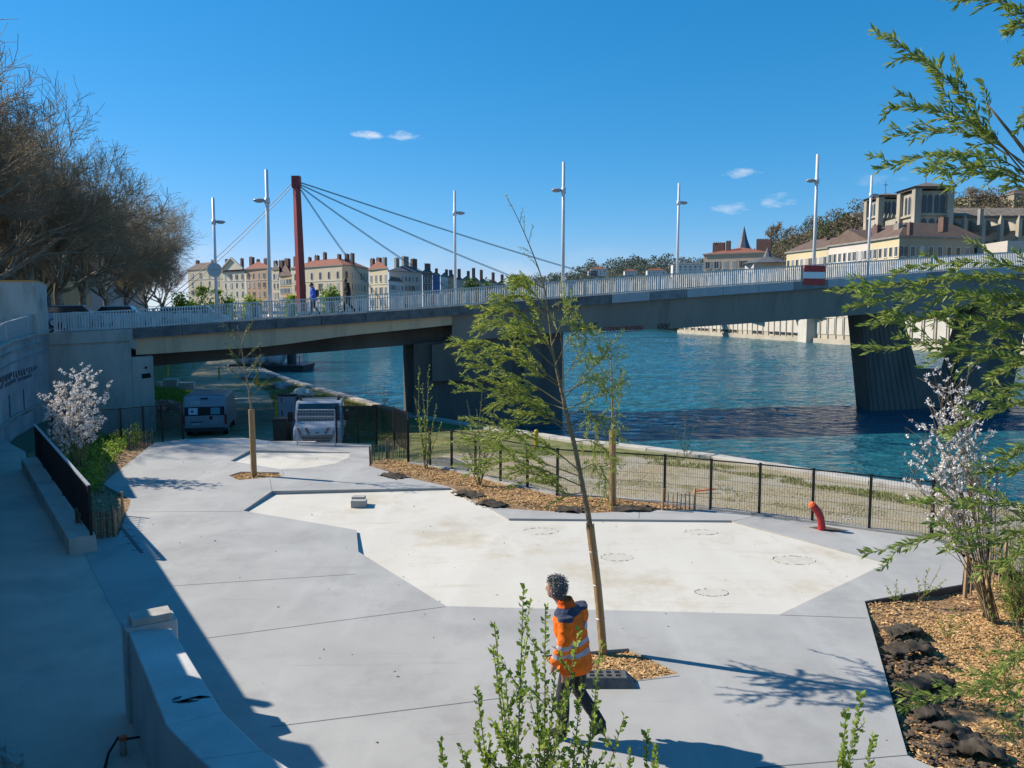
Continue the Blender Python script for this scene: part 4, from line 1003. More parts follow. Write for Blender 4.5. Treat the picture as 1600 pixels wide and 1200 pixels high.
mb = MB(); u = (b - a)
for k in range(1, 26): mb.bar(a + u * (k / 26) + Vector((0, 0, .08)), a + u * (k / 26) + Vector((0, 0, h)), .006, .006)
for k in range(1, 11): mb.bar(a + Vector((0, 0, .08 + k * .11)), b + Vector((0, 0, .08 + k * .11)), .006, .006)
mb.build('wire_mesh', M['steel'], tp)['kind'] = 'stuff'
wire_fence([G(x, y) for x, y in ((82, 702), (110, 700), (150, 697), (190, 694), (225, 690), (254, 687), (286, 683))], 1.3, 'dark mesh fence behind the white flowering bush at left', sx=.05, sz=.06, wr=.0035)
# chestnut paling pieces
def paling(pts, h, n, label, mm=None, wires=True, jit=.04, rs=0):
    mm = mm or M['wood']; rg = random.Random(rs); r = thing('paling_fence', label, 'paling', pts[0], 'short chestnut paling fences')
    P = resample(pts, n)
    for i, p in enumerate(P):
        big = i in (0, n - 1); hh = h * (1.15 if big else rg.uniform(.85, 1.05)); wd = .07 if big else .032
        q = p + Vector((rg.uniform(-jit, jit) * .3, rg.uniform(-jit, jit) * .3, 0))
        MB().tube([q + Vector((0, 0, -.1)), q + Vector((rg.uniform(-.02, .02), rg.uniform(-.02, .02), hh))], [wd / 2, wd / 2 * .85], 5).build('pale' if not big else 'post', mm, r)
    if wires:
        for z in (.28, .75): MB().tube([p + Vector((0, 0, h * z)) for p in P], .005, 4).build('tie_wire', M['steel'], r)
M['palewood'] = mat('pale_chestnut', (.40, .26, .14), (.25, .16, .09), 14, .85, .3, 40, stretch=(1, 1, .15))
paling([G(1036, 797), G(1085, 796)], .46, 8, 'short paling piece at the right end of the long bed', M['palewood'], rs=1)
paling([G(578, 722), G(584, 718), G(604, 712)], .46, 6, 'brown post paling at the far tip of the long bed', M['wood'], rs=2)
paling([G(606, 712), G(622, 711), G(638, 712)], .5, 12, 'thin stick paling between brown posts and dark gate fence', M['palewood'], rs=3)
paling([G(1508, 926), G(1540, 914), G(1568, 900)], .62, 8, 'pale stick fence behind the right flowering shrub', M['palewood'], rs=4)
paling([G(200, 702), G(220, 698), G(239, 694)], .5, 14, 'low paling at the far tip of the left bed', M['wood'], rs=5)
paling([G(120, 842), G(150, 843), G(180, 838)], .58, 26, 'dense paling along the shaded front of the left bed', M['wood'], rs=6, jit=.08)
paling([G(181, 837), G(186, 825), G(193, 806)], .5, 12, 'paling turning the corner of the left bed', M['palewood'], rs=7)
# drain slot and small bricks beside the left bed
for k in range(5):
    a = G(190 + k * 6.5, 818 + k * 10.5)
    MB().bar(a + Vector((-.15, 0, .004)), a + Vector((.1, .06, .004)), .02, .004).build('joint', M['joint'], plaza)
a, b = G(188, 822), G(222, 864); MB().bar(a + Vector((0, 0, .005)), b + Vector((0, 0, .005)), .06, .01).build('drain_slot', M['joint'], plaza)
# tactile studs and steps at the far edge
mb = MB(); A, B = G(300, 688.5), G(420, 691)
for k in range(60):
    for j in range(3):
        p = A.lerp(B, k / 59) + Vector((0, -j * .14, 0)); mb.cyl((p.x, p.y, 0), .03, .022, 6)
mb.build('tactile_studs', M['white'], plaza)['kind'] = 'stuff'
stp = thing('steps', 'concrete steps leading down from the far plaza edge', 'steps', (-11, 29.5, -1.3))
for k in range(7): MB().box(-13.2, 29.2 + k * .3, -1.5, -7.6, 29.5 + k * .3, -.18 * (k + 1)).build('step', M['concl'], stp)

# ================================================================== SMALL THINGS ON THE PLAZA
# two concrete blocks on the pale slab
p = G(560, 788); zz = inset_z(p.x, p.y); tag(MB().box(p.x - .17, p.y - .1, zz, p.x + .20, p.y + .12, zz + .18).build('concrete_block', M['conc'], bevel=.008), 'small grey concrete block lying on the pale slab', 'block')
tag(MB().box(p.x - .2, p.y + .14, zz, p.x + .12, p.y + .36, zz + .22).build('concrete_block', M['conc'], bevel=.008), 'second concrete block just behind the first on the slab', 'block')
# red bent duct in its hole
M['redpipe'] = mat('red_corrugated_pipe', (.45, .02, .02), (.36, .015, .018), 12, .45)
hp = thing('red_duct', 'bent red corrugated duct sticking out of the plaza', 'duct', G(1283, 828))
pts = [Q(1283, 829, G(1283, 828).y) + Vector((0, 0, -.1)), Q(1284, 822, G(1283, 828).y), Q(1282, 808, G(1283, 828).y), Q(1277, 798, G(1283, 828).y), Q(1269, 789, G(1283, 828).y)]
pts = resample(pts, 40); mb = MB(); mb.tube(pts, [.075 + (.008 if i % 2 else 0) for i in range(40)], 12); mb.build('pipe', M['redpipe'], hp, True)
MB().tube([pts[-1], pts[-1] + (pts[-1] - pts[-3]).normalized() * .05], [.085, .06], 12).build('end_cap', M['orange'], hp)
V_, F_ = plan(holepipe); MB().add([(x, y, .004) for x, y, _ in V_], F_).build('duct_opening', M['soil'], plaza)
# black rubber fence foot by the tree pit
f0 = G(950, 1068); ff_ = thing('rubber_ballast_block', 'black moulded rubber ballast block beside the tree pit', 'ballast block', f0)
ca = -.12
mb = MB(); w_, d_, h_ = .72, .30, .13
mb.hexa([(f0.x - w_ / 2, f0.y - d_ / 2, 0), (f0.x + w_ / 2, f0.y - d_ / 2, 0), (f0.x + w_ / 2, f0.y + d_ / 2, 0), (f0.x - w_ / 2, f0.y + d_ / 2, 0), (f0.x - w_ / 2 + .06, f0.y - d_ / 2 + .05, h_), (f0.x + w_ / 2 - .13, f0.y - d_ / 2 + .05, h_), (f0.x + w_ / 2 - .13, f0.y + d_ / 2 - .03, h_), (f0.x - w_ / 2 + .06, f0.y + d_ / 2 - .03, h_)])
M['rubberg'] = mat('worn_rubber', (.06, .06, .06), (.14, .14, .135), 8, .8)
mb.build('body', M['rubberg'], ff_, bevel=.012)
for i in range(4):
    for j in range(2): MB().box(f0.x - .24 + i * .11, f0.y - .07 + j * .09, h_ + .001, f0.x - .18 + i * .11, f0.y - .02 + j * .09, h_ + .004).build('socket', M['black'], ff_)
# yellow mooring bollards
M['yellow'] = mat('yellow_paint', (.62, .40, .015), (.50, .32, .02), 5, .5)
for (x, y, z, h, lab) in ((838, 703, -.9, .85, 'yellow post by the dark pier behind the fence'), (262, 588, -1.35, 1.1, 'yellow post beside the pale blocks under the bridge'), (302, 574, -1.35, 1.3, 'yellow post at the far left of the shaded path'), (343, 592, -1.35, 1.1, 'yellow post left of the little tree stem under the bridge'), (402, 602, -1.35, 1.1, 'yellow post on the grass right of the little tree stem')):
    p = G(x, y, z); o = MB().cyl((p.x, p.y, z - .05), .09, h, 12); o.cyl((p.x, p.y, z + h - .05), .10, .05, 12, .06); tag(o.build('bollard', M['yellow'], smooth=False), lab, 'bollard', 'yellow posts on the lower quay')
# pale stone blocks, rubble and boulders under the bridge
for (x0, x1, y0, y1, lab) in ((243, 252, 606, 597, 'smallest pale block, leftmost of three under the bridge'), (254, 277, 604, 593, 'big pale block, middle of three under the bridge'), (279, 303, 609, 598, 'pale block with dark end, rightmost of three under the bridge')):
    p = G(x0, y0, -1.35); q = G(x1, y0, -1.35); h = (y0 - y1) / FPX * p.y; tag(MB().hexa([(p.x, p.y, -1.4), (q.x, q.y, -1.4), (q.x - .4, q.y + 1.3, -1.4), (p.x - .4, p.y + 1.3, -1.4), (p.x, p.y, -1.35 + h), (q.x, q.y, -1.35 + h), (q.x - .4, q.y + 1.3, -1.35 + h), (p.x - .4, p.y + 1.3, -1.35 + h)]).build('stone_block', M['concl'], bevel=.04), lab, 'block', 'pale blocks under the bridge')
for (x, y, r, lab) in ((440, 607, .9, 'grey boulder on the grass behind the truck'), (418, 592, .8, 'pale boulder at the water edge left of the truck'), (392, 592, .9, 'pale boulder pile stone by the little tree stem'), (404, 588, .7, 'smaller pale boulder by the quay edge')):
    p = G(x, y, -1.35); tag(clod((p.x, p.y, -1.25), r, int(x), M['conc'], 'boulder', .5), lab, 'boulder')
mb = MB(); rg = random.Random(12)
for k in range(150):
    a = rg.random() ** .6; p = G(258, 640, -1.35); q = (p.x + rg.gauss(0, .9), p.y + rg.gauss(0, .8)); hgt = max(0, .75 - .5 * math.hypot(q[0] - p.x, q[1] - p.y)) * rg.random()
    mb.cbox((q[0], q[1], -1.38 + hgt), rg.uniform(.1, .45), rg.uniform(.1, .3), rg.uniform(.06, .2), rg.uniform(0, 3))
tag(mb.build('rubble', M['concl']), 'heap of broken pale rubble at the abutment corner', 'rubble', kind='stuff')
# orange strip on the gravel
p = G(1100, 768, -.35); tag(MB().bar((p.x - .3, p.y - .05, -.33), (p.x + .35, p.y + .1, -.30), .06, .03).build('orange_strip', M['orange']), 'orange plastic strip lying on the gravel behind the fence', 'strip')
# moored work barge with wrapped loads beyond the bridge
bg_ = G(415, 581, ZW); brg = thing('work_barge', 'small work barge with white wrapped loads moored beyond the bridge', 'barge', bg_)
M['tarp'] = mat('white_tarpaulin', (.68, .70, .72), (.50, .53, .56), 1.2, .6, .4, 3)
MB().hexa([(bg_.x - 4.5, bg_.y + 1, ZW - .3), (bg_.x + 4.2, bg_.y, ZW - .3), (bg_.x + 4.2, bg_.y + 5, ZW - .3), (bg_.x - 4.5, bg_.y + 6, ZW - .3), (bg_.x - 4.7, bg_.y + 1, ZW + .75), (bg_.x + 4.5, bg_.y, ZW + .75), (bg_.x + 4.5, bg_.y + 5, ZW + .75), (bg_.x - 4.7, bg_.y + 6, ZW + .75)]).build('hull', M['dkgrey'], brg)
for k, (dx, s) in enumerate(((-3.4, 1.3), (-1.5, 1.5), (.4, 1.6))):
    t_ = MB(); t_.ell((0, 0, 0), 1, 1, 1, 16, 10)
    t_.v = [(bg_.x + dx + v[0] * .85 * s, bg_.y + 2.5 + v[1] * 1.0, ZW + .75 + s * .8 + max(-.8 * s, v[2] * s * (1 + .15 * noise.noise(Vector(v) * 2 + Vector((k, 0, 0)))))) for v in t_.v]; t_.build('wrapped_load', M['tarp'], brg, True)
MB().cyl((bg_.x + 2.5, bg_.y + 2, ZW), .55, 3.6, 12).build('mooring_pile', M['dkgrey'], brg)
MB().tube([(bg_.x + 3.9, bg_.y + .3, ZW + .7), (bg_.x + 3.9, bg_.y + .3, ZW + 1.9)], .05, 6).build('rail_post', M['dkgrey'], brg)
# ================================================================== VEHICLES
def side_prof(mb, prof, y0, y1, mi=0):       # profile in local x,z swept across y
    n = len(prof); P = [(x, y0, z) for x, z in prof] + [(x, y1, z) for x, z in prof]
    mb.add(P, [tuple(range(n)), tuple(range(2 * n - 1, n - 1, -1))] + [((i + 1) % n, i, n + i, n + (i + 1) % n) for i in range(n)], mi)
def wheel(par, x, y, r=.34, w_=.22, sub=True):
    t = MB().tube([(x, y - w_ / 2, r), (x, y + w_ / 2, r)], r, 18).build('wheel', M['rubber'], par, False, .02)
    s = 1 if y > 0 else -1
    MB().tube([(x, y + s * (w_ / 2 - .01), r), (x, y + s * (w_ / 2 + .015), r)], r * .6, 14).build('rim', M['steel'], t)
# local frame: +x forward, y left, z up
M['tail'] = mat('tail_light', (.25, .01, .01), rough=.2)
M['vanpaint'] = mat('van_paint', (.24, .26, .30), (.21, .23, .27), 1, .3)
vp = Q(325, 620, 37.5); van = thing('parked_van', 'pale panel van seen from behind in the bridge shade', 'van', (vp.x - .2, vp.y, -1.33), rz=math.radians(104))
W2 = .99
mb = MB(); side_prof(mb, [(.05, .35), (.0, .6), (.02, 1.15), (.14, 1.75), (.22, 2.0), (.5, 2.06), (3.3, 2.06), (3.9, 1.85), (4.6, 1.25), (5.1, 1.05), (5.25, .6), (5.2, .35)], -W2, W2); mb.build('body', M['vanpaint'], van, bevel=.10)
def rear(u):                                  # x of rear skin at height u
    return pl_interp([(.35, .05), (.6, 0), (1.15, .02), (1.75, .14), (2.0, .22)], u) - .012
def rq(name, m, y0, y1, z0, z1, off=.0, par=van):
    mb = MB(); n = 3
    for i in range(n):
        za, zb = lerp(z0, z1, i / n), lerp(z0, z1, (i + 1) / n)
        mb.hexa([(rear(za) - off, y0, za), (rear(za) + .02, y0, za), (rear(zb) + .02, y0, zb), (rear(zb) - off, y0, zb), (rear(za) - off, y1, za), (rear(za) + .02, y1, za), (rear(zb) + .02, y1, zb), (rear(zb) - off, y1, zb)])
    return mb.build(name, m, par)
rq('window_surround', M['black'], -.92, .92, 1.10, 1.52, .004)
d1 = rq('rear_door', M['vanpaint'], .03, .86, .5, 1.08, .010); d2 = rq('rear_door', M['vanpaint'], -.86, -.03, .5, 1.08, .010)
M['paleglass'] = mat('whitened_window', (.45, .52, .60), (.40, .47, .55), 4, .2); M['teal'] = mat('tinted_window', (.05, .13, .17), (.07, .16, .2), 2, .08, spec=.8)
rq('window', M['paleglass'], .32, .74, 1.15, 1.47, .012); rq('window', M['teal'], -.72, -.28, 1.15, 1.47, .012)
rq('window_badge', M['dkgrey'], .52, .62, 1.26, 1.36, .018)
rq('handle', M['black'], -.36, -.22, .90, 1.05, .03); rq('grip', M['black'], .12, .66, .76, .80, .025)
rq('number_plate', M['whitep'], .2, .55, .64, .73, .02); rq('brake_light', M['black'], -.16, .18, 1.88, 1.95, .02)
for s in (-1, 1): rq('tail_light', M['tail'], s * .97 - .05, s * .97 + .05, .65, 1.15, .01)
for k in range(5): 
    for s in (0, 1):
        zz = 1.64 + s * .09; y = .62 - k * .085
        MB().bar((rear(zz) - .012, y, zz), (rear(zz) - .012, y - .05, zz + .06), .012, .025).build('marking_stripe', M['white'], van)
for k in range(8): MB().bar((.5, -.7 + .2 * k, 2.075), (3.2, -.7 + .2 * k, 2.075), .04, .02).build('roof_rib', M['vanpaint'], van)
rq('bumper', M['dkgrey'], -.95, .95, .32, .48, .06)
for x in (.95, 4.2):
    for s in (-1, 1): wheel(van, x, s * .86)
# -------- white flatbed truck, front towards the camera
tp_ = Q(490, 640, 33.6); trk = thing('flatbed_truck', 'white flatbed truck with red and white front stripes facing us', 'truck', (tp_.x + .25, tp_.y - .1, -1.33), rz=math.radians(-80))
WT = 1.0
mb = MB(); side_prof(mb, [(-1.75, .45), (-1.75, 2.1), (-1.55, 2.22), (-.55, 2.22), (-.3, 2.16), (.35, 1.42), (.95, 1.22), (1.12, .95), (1.15, .45)], -WT, WT); mb.build('cab', M['whitep'], trk, bevel=.07)
mb = MB(); mb.hexa([(-.245, -.88, 2.11), (-.245, .88, 2.11), (-.20, .88, 2.07), (-.20, -.88, 2.07), (.33, -.92, 1.46), (.33, .92, 1.46), (.37, .92, 1.42), (.37, -.92, 1.42)]); 
M['windscreen'] = mat('windscreen', (.02, .035, .04), rough=.06, spec=.9)
wsn = MB().add([(-.262, -.86, 2.125), (-.262, .86, 2.125), (.352, .93, 1.435), (.352, -.93, 1.435), (-.28, -.86, 2.105), (-.28, .86, 2.105), (.33, .93, 1.415), (.33, -.93, 1.415)], [(3, 2, 1, 0), (4, 5, 6, 7), (0, 1, 5, 4), (1, 2, 6, 5), (2, 3, 7, 6), (3, 0, 4, 7)]).build('windscreen', M['windscreen'], trk)
for s in (-1, 1):
    mb = MB(); y = s * (WT + .004); mb.extr([(-1.45, y, 1.5), (-1.45, y, 2.05), (-.5, y, 2.05), (.05, y, 1.5)], (0, s * .01, 0)); mb.build('side_window', M['glass'], trk)
    MB().cbox((.25, s * 1.18, 1.42), .10, .22, .42).build('mirror', M['black'], trk, bevel=.03)
    MB().bar((.2, s * .98, 1.5), (.25, s * 1.1, 1.5), .03, .03).build('mirror_arm', M['black'], trk)
    mb = MB(); mb.hexa([(1.02, s * .62, .86), (1.13, s * .62, .86), (1.0, s * .98, .92), (.85, s * .98, .92), (1.0, s * .62, 1.02), (1.11, s * .62, 1.02), (.98, s * .98, 1.12), (.84, s * .98, 1.12)]); mb.build('headlight', M['paleglass'], trk, bevel=.02)
    MB().cyl((-.75, s * .82, 2.22), .08, .16, 10).build('beacon', M['dkgrey'], trk)
MB().extr([(1.165, -.72, .92), (1.165, .72, .92), (1.165, .5, .60), (1.165, -.5, .60)], (-.03, 0, 0)).build('grille', M['dkgrey'], trk)
MB().cbox((1.12, 0, .42), .16, 1.9, .16).build('bumper', M['whitep'], trk, bevel=.04)
MB().bar((-.75, -.85, 2.30), (-.75, .85, 2.30), .12, .06).build('roof_bar', M['steel'], trk)
def bon(x, y):                                # point on the bonnet slope
    return (x, y, 1.22 + (.95 - x) * -.0 + lerp(0, .2, (.95 - x) / .6)) if x < .95 else (x, y, lerp(1.22, .95, (x - .95) / .17))
for s in (-1, 1):
    for k, mm in enumerate(('red', 'white', 'red')):
        y = s * (.28 + .17 * k); dy = s * .10
        MB().add([(1.128, y, .96), (1.128, y + dy, .96), (.968, y + dy + s * .14, 1.225), (.968, y + s * .14, 1.225)], [(0, 1, 2, 3), (3, 2, 1, 0)]).build('chevron', M[mm], trk)
MB().cbox((1.14, 0, 1.0), .01, .16, .05).build('badge', M['dkgrey'], trk)
MB().box(-5.0, -1.05, .82, -1.85, 1.05, .95).build('flatbed', M['steel'], trk)
for s in (-1, 1): MB().box(-5.0, s * 1.05 - .03, .95, -1.85, s * 1.05 + .03, 1.3).build('side_board', M['steel'], trk)
MB().box(-5.0, -.4, .5, 0.2, .4, .8).build('chassis', M['black'], trk)
for x in (.25, -3.9):
    for s in (-1, 1): wheel(trk, x, s * .84, .36)
# dark bulk bin with stones on the truck bed
bp_ = Q(474, 640, 37.0); bz = -1.33 + .95
bn_ = thing('bulk_bin', 'black bulk bin heaped with broken stone behind the truck cab', 'bin', (bp_.x, bp_.y, bz))
M['binblack'] = mat('black_woven_bag', (.02, .02, .022), (.03, .03, .032), 8, .8)
MB().hexa([(bp_.x - .36, bp_.y - .3, bz), (bp_.x + .36, bp_.y - .3, bz), (bp_.x + .36, bp_.y + .4, bz), (bp_.x - .36, bp_.y + .4, bz), (bp_.x - .42, bp_.y - .36, bz + 1.15), (bp_.x + .42, bp_.y - .36, bz + 1.15), (bp_.x + .42, bp_.y + .46, bz + 1.15), (bp_.x - .42, bp_.y + .46, bz + 1.15)]).build('bin_body', M['binblack'], bn_)
MB().bar((bp_.x - .1, bp_.y - .345, bz + .05), (bp_.x + .0, bp_.y - .375, bz + 1.15), .06, .02).build('strap', M['steel'], bn_)
for k, (dx, dz, r) in enumerate(((-.42, 1.2, .24), (-.1, 1.35, .3), (.2, 1.3, .28), (.05, 1.2, .3), (-.25, 1.15, .25))):
    c = clod((bp_.x + dx, bp_.y + .05 * k, bz + dz), r, k + 50, M['concl'], 'broken_stone', .6); tag(c, ['pale stone sticking out at the left of the black bin', 'largest pale stone on top of the black bin', 'pale stone at the right on top of the black bin', 'pale stone low in the middle of the black bin load', 'small pale stone at the back left of the black bin'][k], 'stone', 'stones in the black bin')
# tall white site cabinet
cp = Q(450, 640, 36.5); cz = -1.34; cab = thing('site_cabinet', 'tall white site cabinet with dark top beside the truck', 'cabinet', (cp.x, cp.y, cz))
MB().cbox((cp.x, cp.y, cz), .76, .6, 2.2).build('body', M['vanpaint'], cab, bevel=.02)
MB().cbox((cp.x, cp.y, cz + 2.2), .82, .66, .06).build('top', M['black'], cab)
for z in (1.3, 1.9): MB().cbox((cp.x - .2, cp.y - .305, cz + z), .05, .02, .22).build('hinge', M['dkgrey'], cab)
yp = Q(433, 640, 36.5); tag(MB().cyl((yp.x, yp.y, -1.36), .09, 1.95, 10).build('bollard', M['yellow']), 'tall yellow post standing left of the white cabinet', 'bollard', 'yellow posts on the lower quay')
gx = Q(441, 670, 34.5); gb = thing('tool_box', 'dark green steel site box left of the truck', 'box', (gx.x, gx.y, -1.34))
M['dkgreen'] = mat('dark_green_steel', (.02, .03, .028), (.03, .042, .04), 3, .5)
MB().cbox((gx.x, gx.y, -1.34), .62, .8, 1.35).build('body', M['dkgreen'], gb, bevel=.03); MB().cbox((gx.x, gx.y, .012), .66, .84, .05).build('lid', M['dkgreen'], gb)
# -------- cars on the upper quay street
def car(px, d, col, label, rz, L=4.1):
    x = QX(px, d); c = thing('parked_car', label, 'car', (x, d, 3.865), 'cars on the upper quay', rz)
    m = mat('car_paint', col, rough=.25); W_ = .87
    mb = MB(); side_prof(mb, [(-L / 2, .35), (-L / 2, .85), (-L / 2 + .25, .98), (L / 2 - 1.1, .95), (L / 2 - .1, .75), (L / 2, .4), (L / 2, .3), (-L / 2 + .1, .28)], -W_, W_); mb.build('body', m, c, bevel=.09)
    mb = MB(); side_prof(mb, [(-L / 2 + .2, .95), (-L / 2 + .65, 1.42), (.45, 1.46), (L / 2 - 1.1, .95)], -W_ * .86, W_ * .86); mb.build('cabin', M['glass'], c, bevel=.06)
    mb = MB(); side_prof(mb, [(-L / 2 + .62, 1.40), (-L / 2 + .7, 1.47), (.42, 1.49), (.5, 1.42)], -W_ * .8, W_ * .8); mb.build('roof', m, c, bevel=.03)
    for xx in (-L / 2 + .75, L / 2 - .8):
        for s in (-1, 1): wheel(c, xx, s * (W_ - .1), .31, .2)
    for s in (-1, 1):
        MB().cbox((L / 2 - .06, s * .62, .62), .1, .3, .13).build('headlight', M['paleglass'], c); MB().cbox((-L / 2 + .03, s * .68, .7), .06, .22, .18).build('tail_light', M['tail'], c)
car(196, 56, (.42, .50, .56), 'pale blue car parked behind the left end of the railing', .25)
car(122, 52, (.30, .34, .40), 'grey car at the far left behind the railing', .3)
car(318, 62, (.72, .72, .70), 'white car seen through the railing left of the near lamp post', .2)
car(285, 64, (.62, .64, .66), 'silver car just left of the white car behind the railing', .2)
# -------- grey site cabin on the quay at the far left
k0, k1 = QX(57, 36), QX(75, 38.4); z0, z1 = wt(36) - .05, Q(40, 441, 36).z
cbn = thing('site_cabin', 'grey box cabin with orange roof edge at the far left', 'cabin', (k0 - 3, 37, z0))
ft = [(k0 - 6, 35.2), (k0, 36), (k1, 38.4), (k1 - 6, 37.6)]
MB().prism(ft, z0, z1).build('body', M['concl'], cbn); 
MB().prism([(p[0] * 1.004, p[1]) for p in ft], z1, z1 + .09).build('roof_edge', mat('orange_trim', (.60, .27, .06), rough=.6), cbn)
MB().bar((k0 + .02, 36.9, z0 + 1.55), (k0 - .08, 37.3, z0 + 1.55), .06, .5).build('vent', M['dkgrey'], cbn)
MB().bar((k0 - 6, 35.1, z0 + .35), (k0 - .3, 35.86, z0 + .35), .08, .12).build('base_beam', M['dkgrey'], cbn)
# ================================================================== FAR BUILDINGS
def wm(name, c, c2=None): return mat(name, c, c2 or tuple(x * .86 for x in c), .12, .9, .15, 3, coord='World')
M['roofr'] = mat('red_tiles', (.27, .09, .05), (.19, .065, .04), .6, .9, .4, 3, coord='World')
M['roofb'] = mat('brown_tiles', (.15, .095, .07), (.105, .07, .055), .6, .9, .4, 3, coord='World')
M['slate'] = mat('slate', (.11, .115, .125), (.08, .085, .09), .8, .7, .2, 4, coord='World')
M['chim'] = mat('chimney_brick', (.16, .085, .065), (.11, .07, .06), .8, .9, .3, 4, coord='World')
M['chimg'] = mat('chimney_render', (.30, .27, .23), (.22, .2, .17), .8, .9, .3, 4, coord='World')
M['winf'] = mat('window_surround', (.55, .52, .46), rough=.8); M['pane'] = mat('far_pane', (.035, .042, .05), rough=.25)
def win_mesh(arch=False):
    mb = MB(); mb.box(-.62, -.03, -.95, .62, .02, .95, 0)
    if not arch: mb.box(-.46, -.055, -.82, .46, -.029, .82, 1)
    else: mb.extr([(-.46, -.055, -.82), (.46, -.055, -.82)] + [(.46 * math.cos(a), -.055, .4 + .46 * math.sin(a)) for a in [math.pi * i / 8 for i in range(9)]], (0, .026, 0), 1)
    return mesh_of(mb, [M['winf'], M['pane']], 'window')
M['paneb'] = mat('far_pane_light', (.16, .18, .20), rough=.3); M['curtain'] = mat('white_curtain', (.45, .44, .42), rough=.8); M['shut'] = mat('grey_shutter', (.30, .30, .28), rough=.8); M['shutb'] = mat('brown_shutter', (.16, .11, .08), rough=.8)
WIN, WINA = win_mesh(), win_mesh(True)
def win_var(pm, sm=None):
    mb = MB(); mb.box(-.62, -.03, -.95, .62, .02, .95, 0); mb.box(-.46, -.055, -.82, .46, -.029, .82, 1); mb.box(-.03, -.07, -.82, .03, -.054, .82, 0)
    if sm: mb.box(-.95, -.06, -.86, -.5, -.031, .86, 2); mb.box(.5, -.06, -.86, .95, -.031, .86, 2)
    mb.box(-.66, -.12, -1.02, .66, .02, -.92, 0)
    return mesh_of(mb, [M['winf'], pm, sm or M['shut']], 'window')
WVAR = [WIN, win_var(M['pane']), win_var(M['paneb']), win_var(M['pane'], M['shut']), win_var(M['curtain'], M['shut']), win_var(M['pane'], M['shutb']), win_var(M['shut'])]; rgwin = random.Random(17)
def building(name, label, foot, eave, base, wall, roof, rise, wins=(), chims=(), inset=.5, over=.5, ridge_shift=0, cat='building', hipped=True):
    """foot: plan corners ccw from above; wins: (edge index, rows from top, cols, row pitch, first drop, w, h, arched top row)"""
    cx = sum(p[0] for p in foot) / len(foot); cy = sum(p[1] for p in foot) / len(foot)
    b = thing(name, label, cat, (cx, cy, base)); n = len(foot)
    MB().prism(foot, base, eave).build('wall', wall, b)
    mb = MB(); ov = [(cx + (p[0] - cx) * (1 + over / max(4, math.hypot(p[0] - cx, p[1] - cy))), cy + (p[1] - cy) * (1 + over / max(4, math.hypot(p[0] - cx, p[1] - cy)))) for p in foot]
    MB().prism(ov, eave, eave + .35).build('cornice', M['chimg'], b)
    tp = [(cx + (p[0] - cx) * inset, cy + (p[1] - cy) * inset) for p in ov]
    if n == 4:                                # ridge along the longer direction
        e0 = Vector((foot[1][0] - foot[0][0], foot[1][1] - foot[0][1])); e1 = Vector((foot[2][0] - foot[1][0], foot[2][1] - foot[1][1]))
        lng = e0 if e0.length > e1.length else e1; sh = min(e0.length, e1.length); u = lng.normalized(); hl = max(.3, lng.length / 2 - (sh / 2 if hipped else 0))
        c = Vector((cx, cy)); r0, r1 = c - u * hl, c + u * hl
        tp = [tuple(min((r0, r1), key=lambda r: (Vector(p) - r).length)) for p in ov]
    z0 = eave + .35
    mb.add([(p[0], p[1], z0) for p in ov] + [(p[0], p[1], z0 + rise) for p in tp], [(i, (i + 1) % n, n + (i + 1) % n, n + i) for i in range(n)] + [tuple(range(n, 2 * n))]); rf = mb.build('roof', roof, b)
    for (ei, rows, cols, pitch, drop, ww, hh, arch) in wins:
        a, c = Vector((*foot[ei], 0)), Vector((*foot[(ei + 1) % n], 0)); d = c - a; nr = Vector((d.y, -d.x, 0)).normalized(); rz = math.atan2(d.y, d.x)
        for r in range(rows):
            for k in range(cols):
                p = a + d * ((k + .5) / cols) + nr * .03; p.z = eave - drop - r * pitch
                share(WINA if (arch and r == 0) else rgwin.choice(WVAR), 'window', b, p, (ww / 1.24, 1, hh / 1.9), rz)
        for z in (eave - drop - pitch * .5 + .1,):
            MB().bar(a + nr * .05 + Vector((0, 0, z)), c + nr * .05 + Vector((0, 0, z)), .12, .25).build('string_course', M['winf'], b)
    for (fx, fy, wd, dp, h, mm) in chims:     # fx along foot edge 0, fy back
        e0 = Vector((foot[1][0] - foot[0][0], foot[1][1] - foot[0][1], 0)); e1 = Vector((foot[-1][0] - foot[0][0], foot[-1][1] - foot[0][1], 0))
        p = Vector((foot[0][0], foot[0][1], eave + .4)) + e0 * fx + e1 * fy
        if p.x < -30: wd *= .8; h *= rgwin.uniform(.35, .8)
        c = MB().cbox(p, wd, dp, rise + h, math.atan2(e0.y, e0.x)).build('chimney', M[mm], rf)
        q = MB()
        for j in range(max(1, int(wd / .7))): q.cyl((p.x - wd / 2 + .35 + j * .7, p.y, p.z + rise + h), .16, rgwin.uniform(.2, .45), 6, .12)
        q.build('chimney_pots', M['chim'], rf)
    return b
def F4(xa, da, xb, db, dep, skew=0.0):        # front edge from photo column xa@da to xb@db, walls running straight back
    a, b = Vector((QX(xa, da), da)), Vector((QX(xb, db), db)); d = (b - a).normalized(); n = Vector((-d.y, d.x)) * dep + d * skew
    return [tuple(a), tuple(b), tuple(b + n), tuple(a + n)]
def FL(xa, xb, d, dep, tilt=.72):            # front turned towards the morning sun
    h = (xb - xa) / FPX * d * tilt / 2
    a, b = Vector((QX(xa, d + h), d + h)), Vector((QX(xb, d - h), d - h)); n = b.normalized() * (dep + 2 * h)
    return [tuple(a), tuple(b), tuple(b + n), tuple(a + a.normalized() * dep + (b - a).normalized() * .35)]
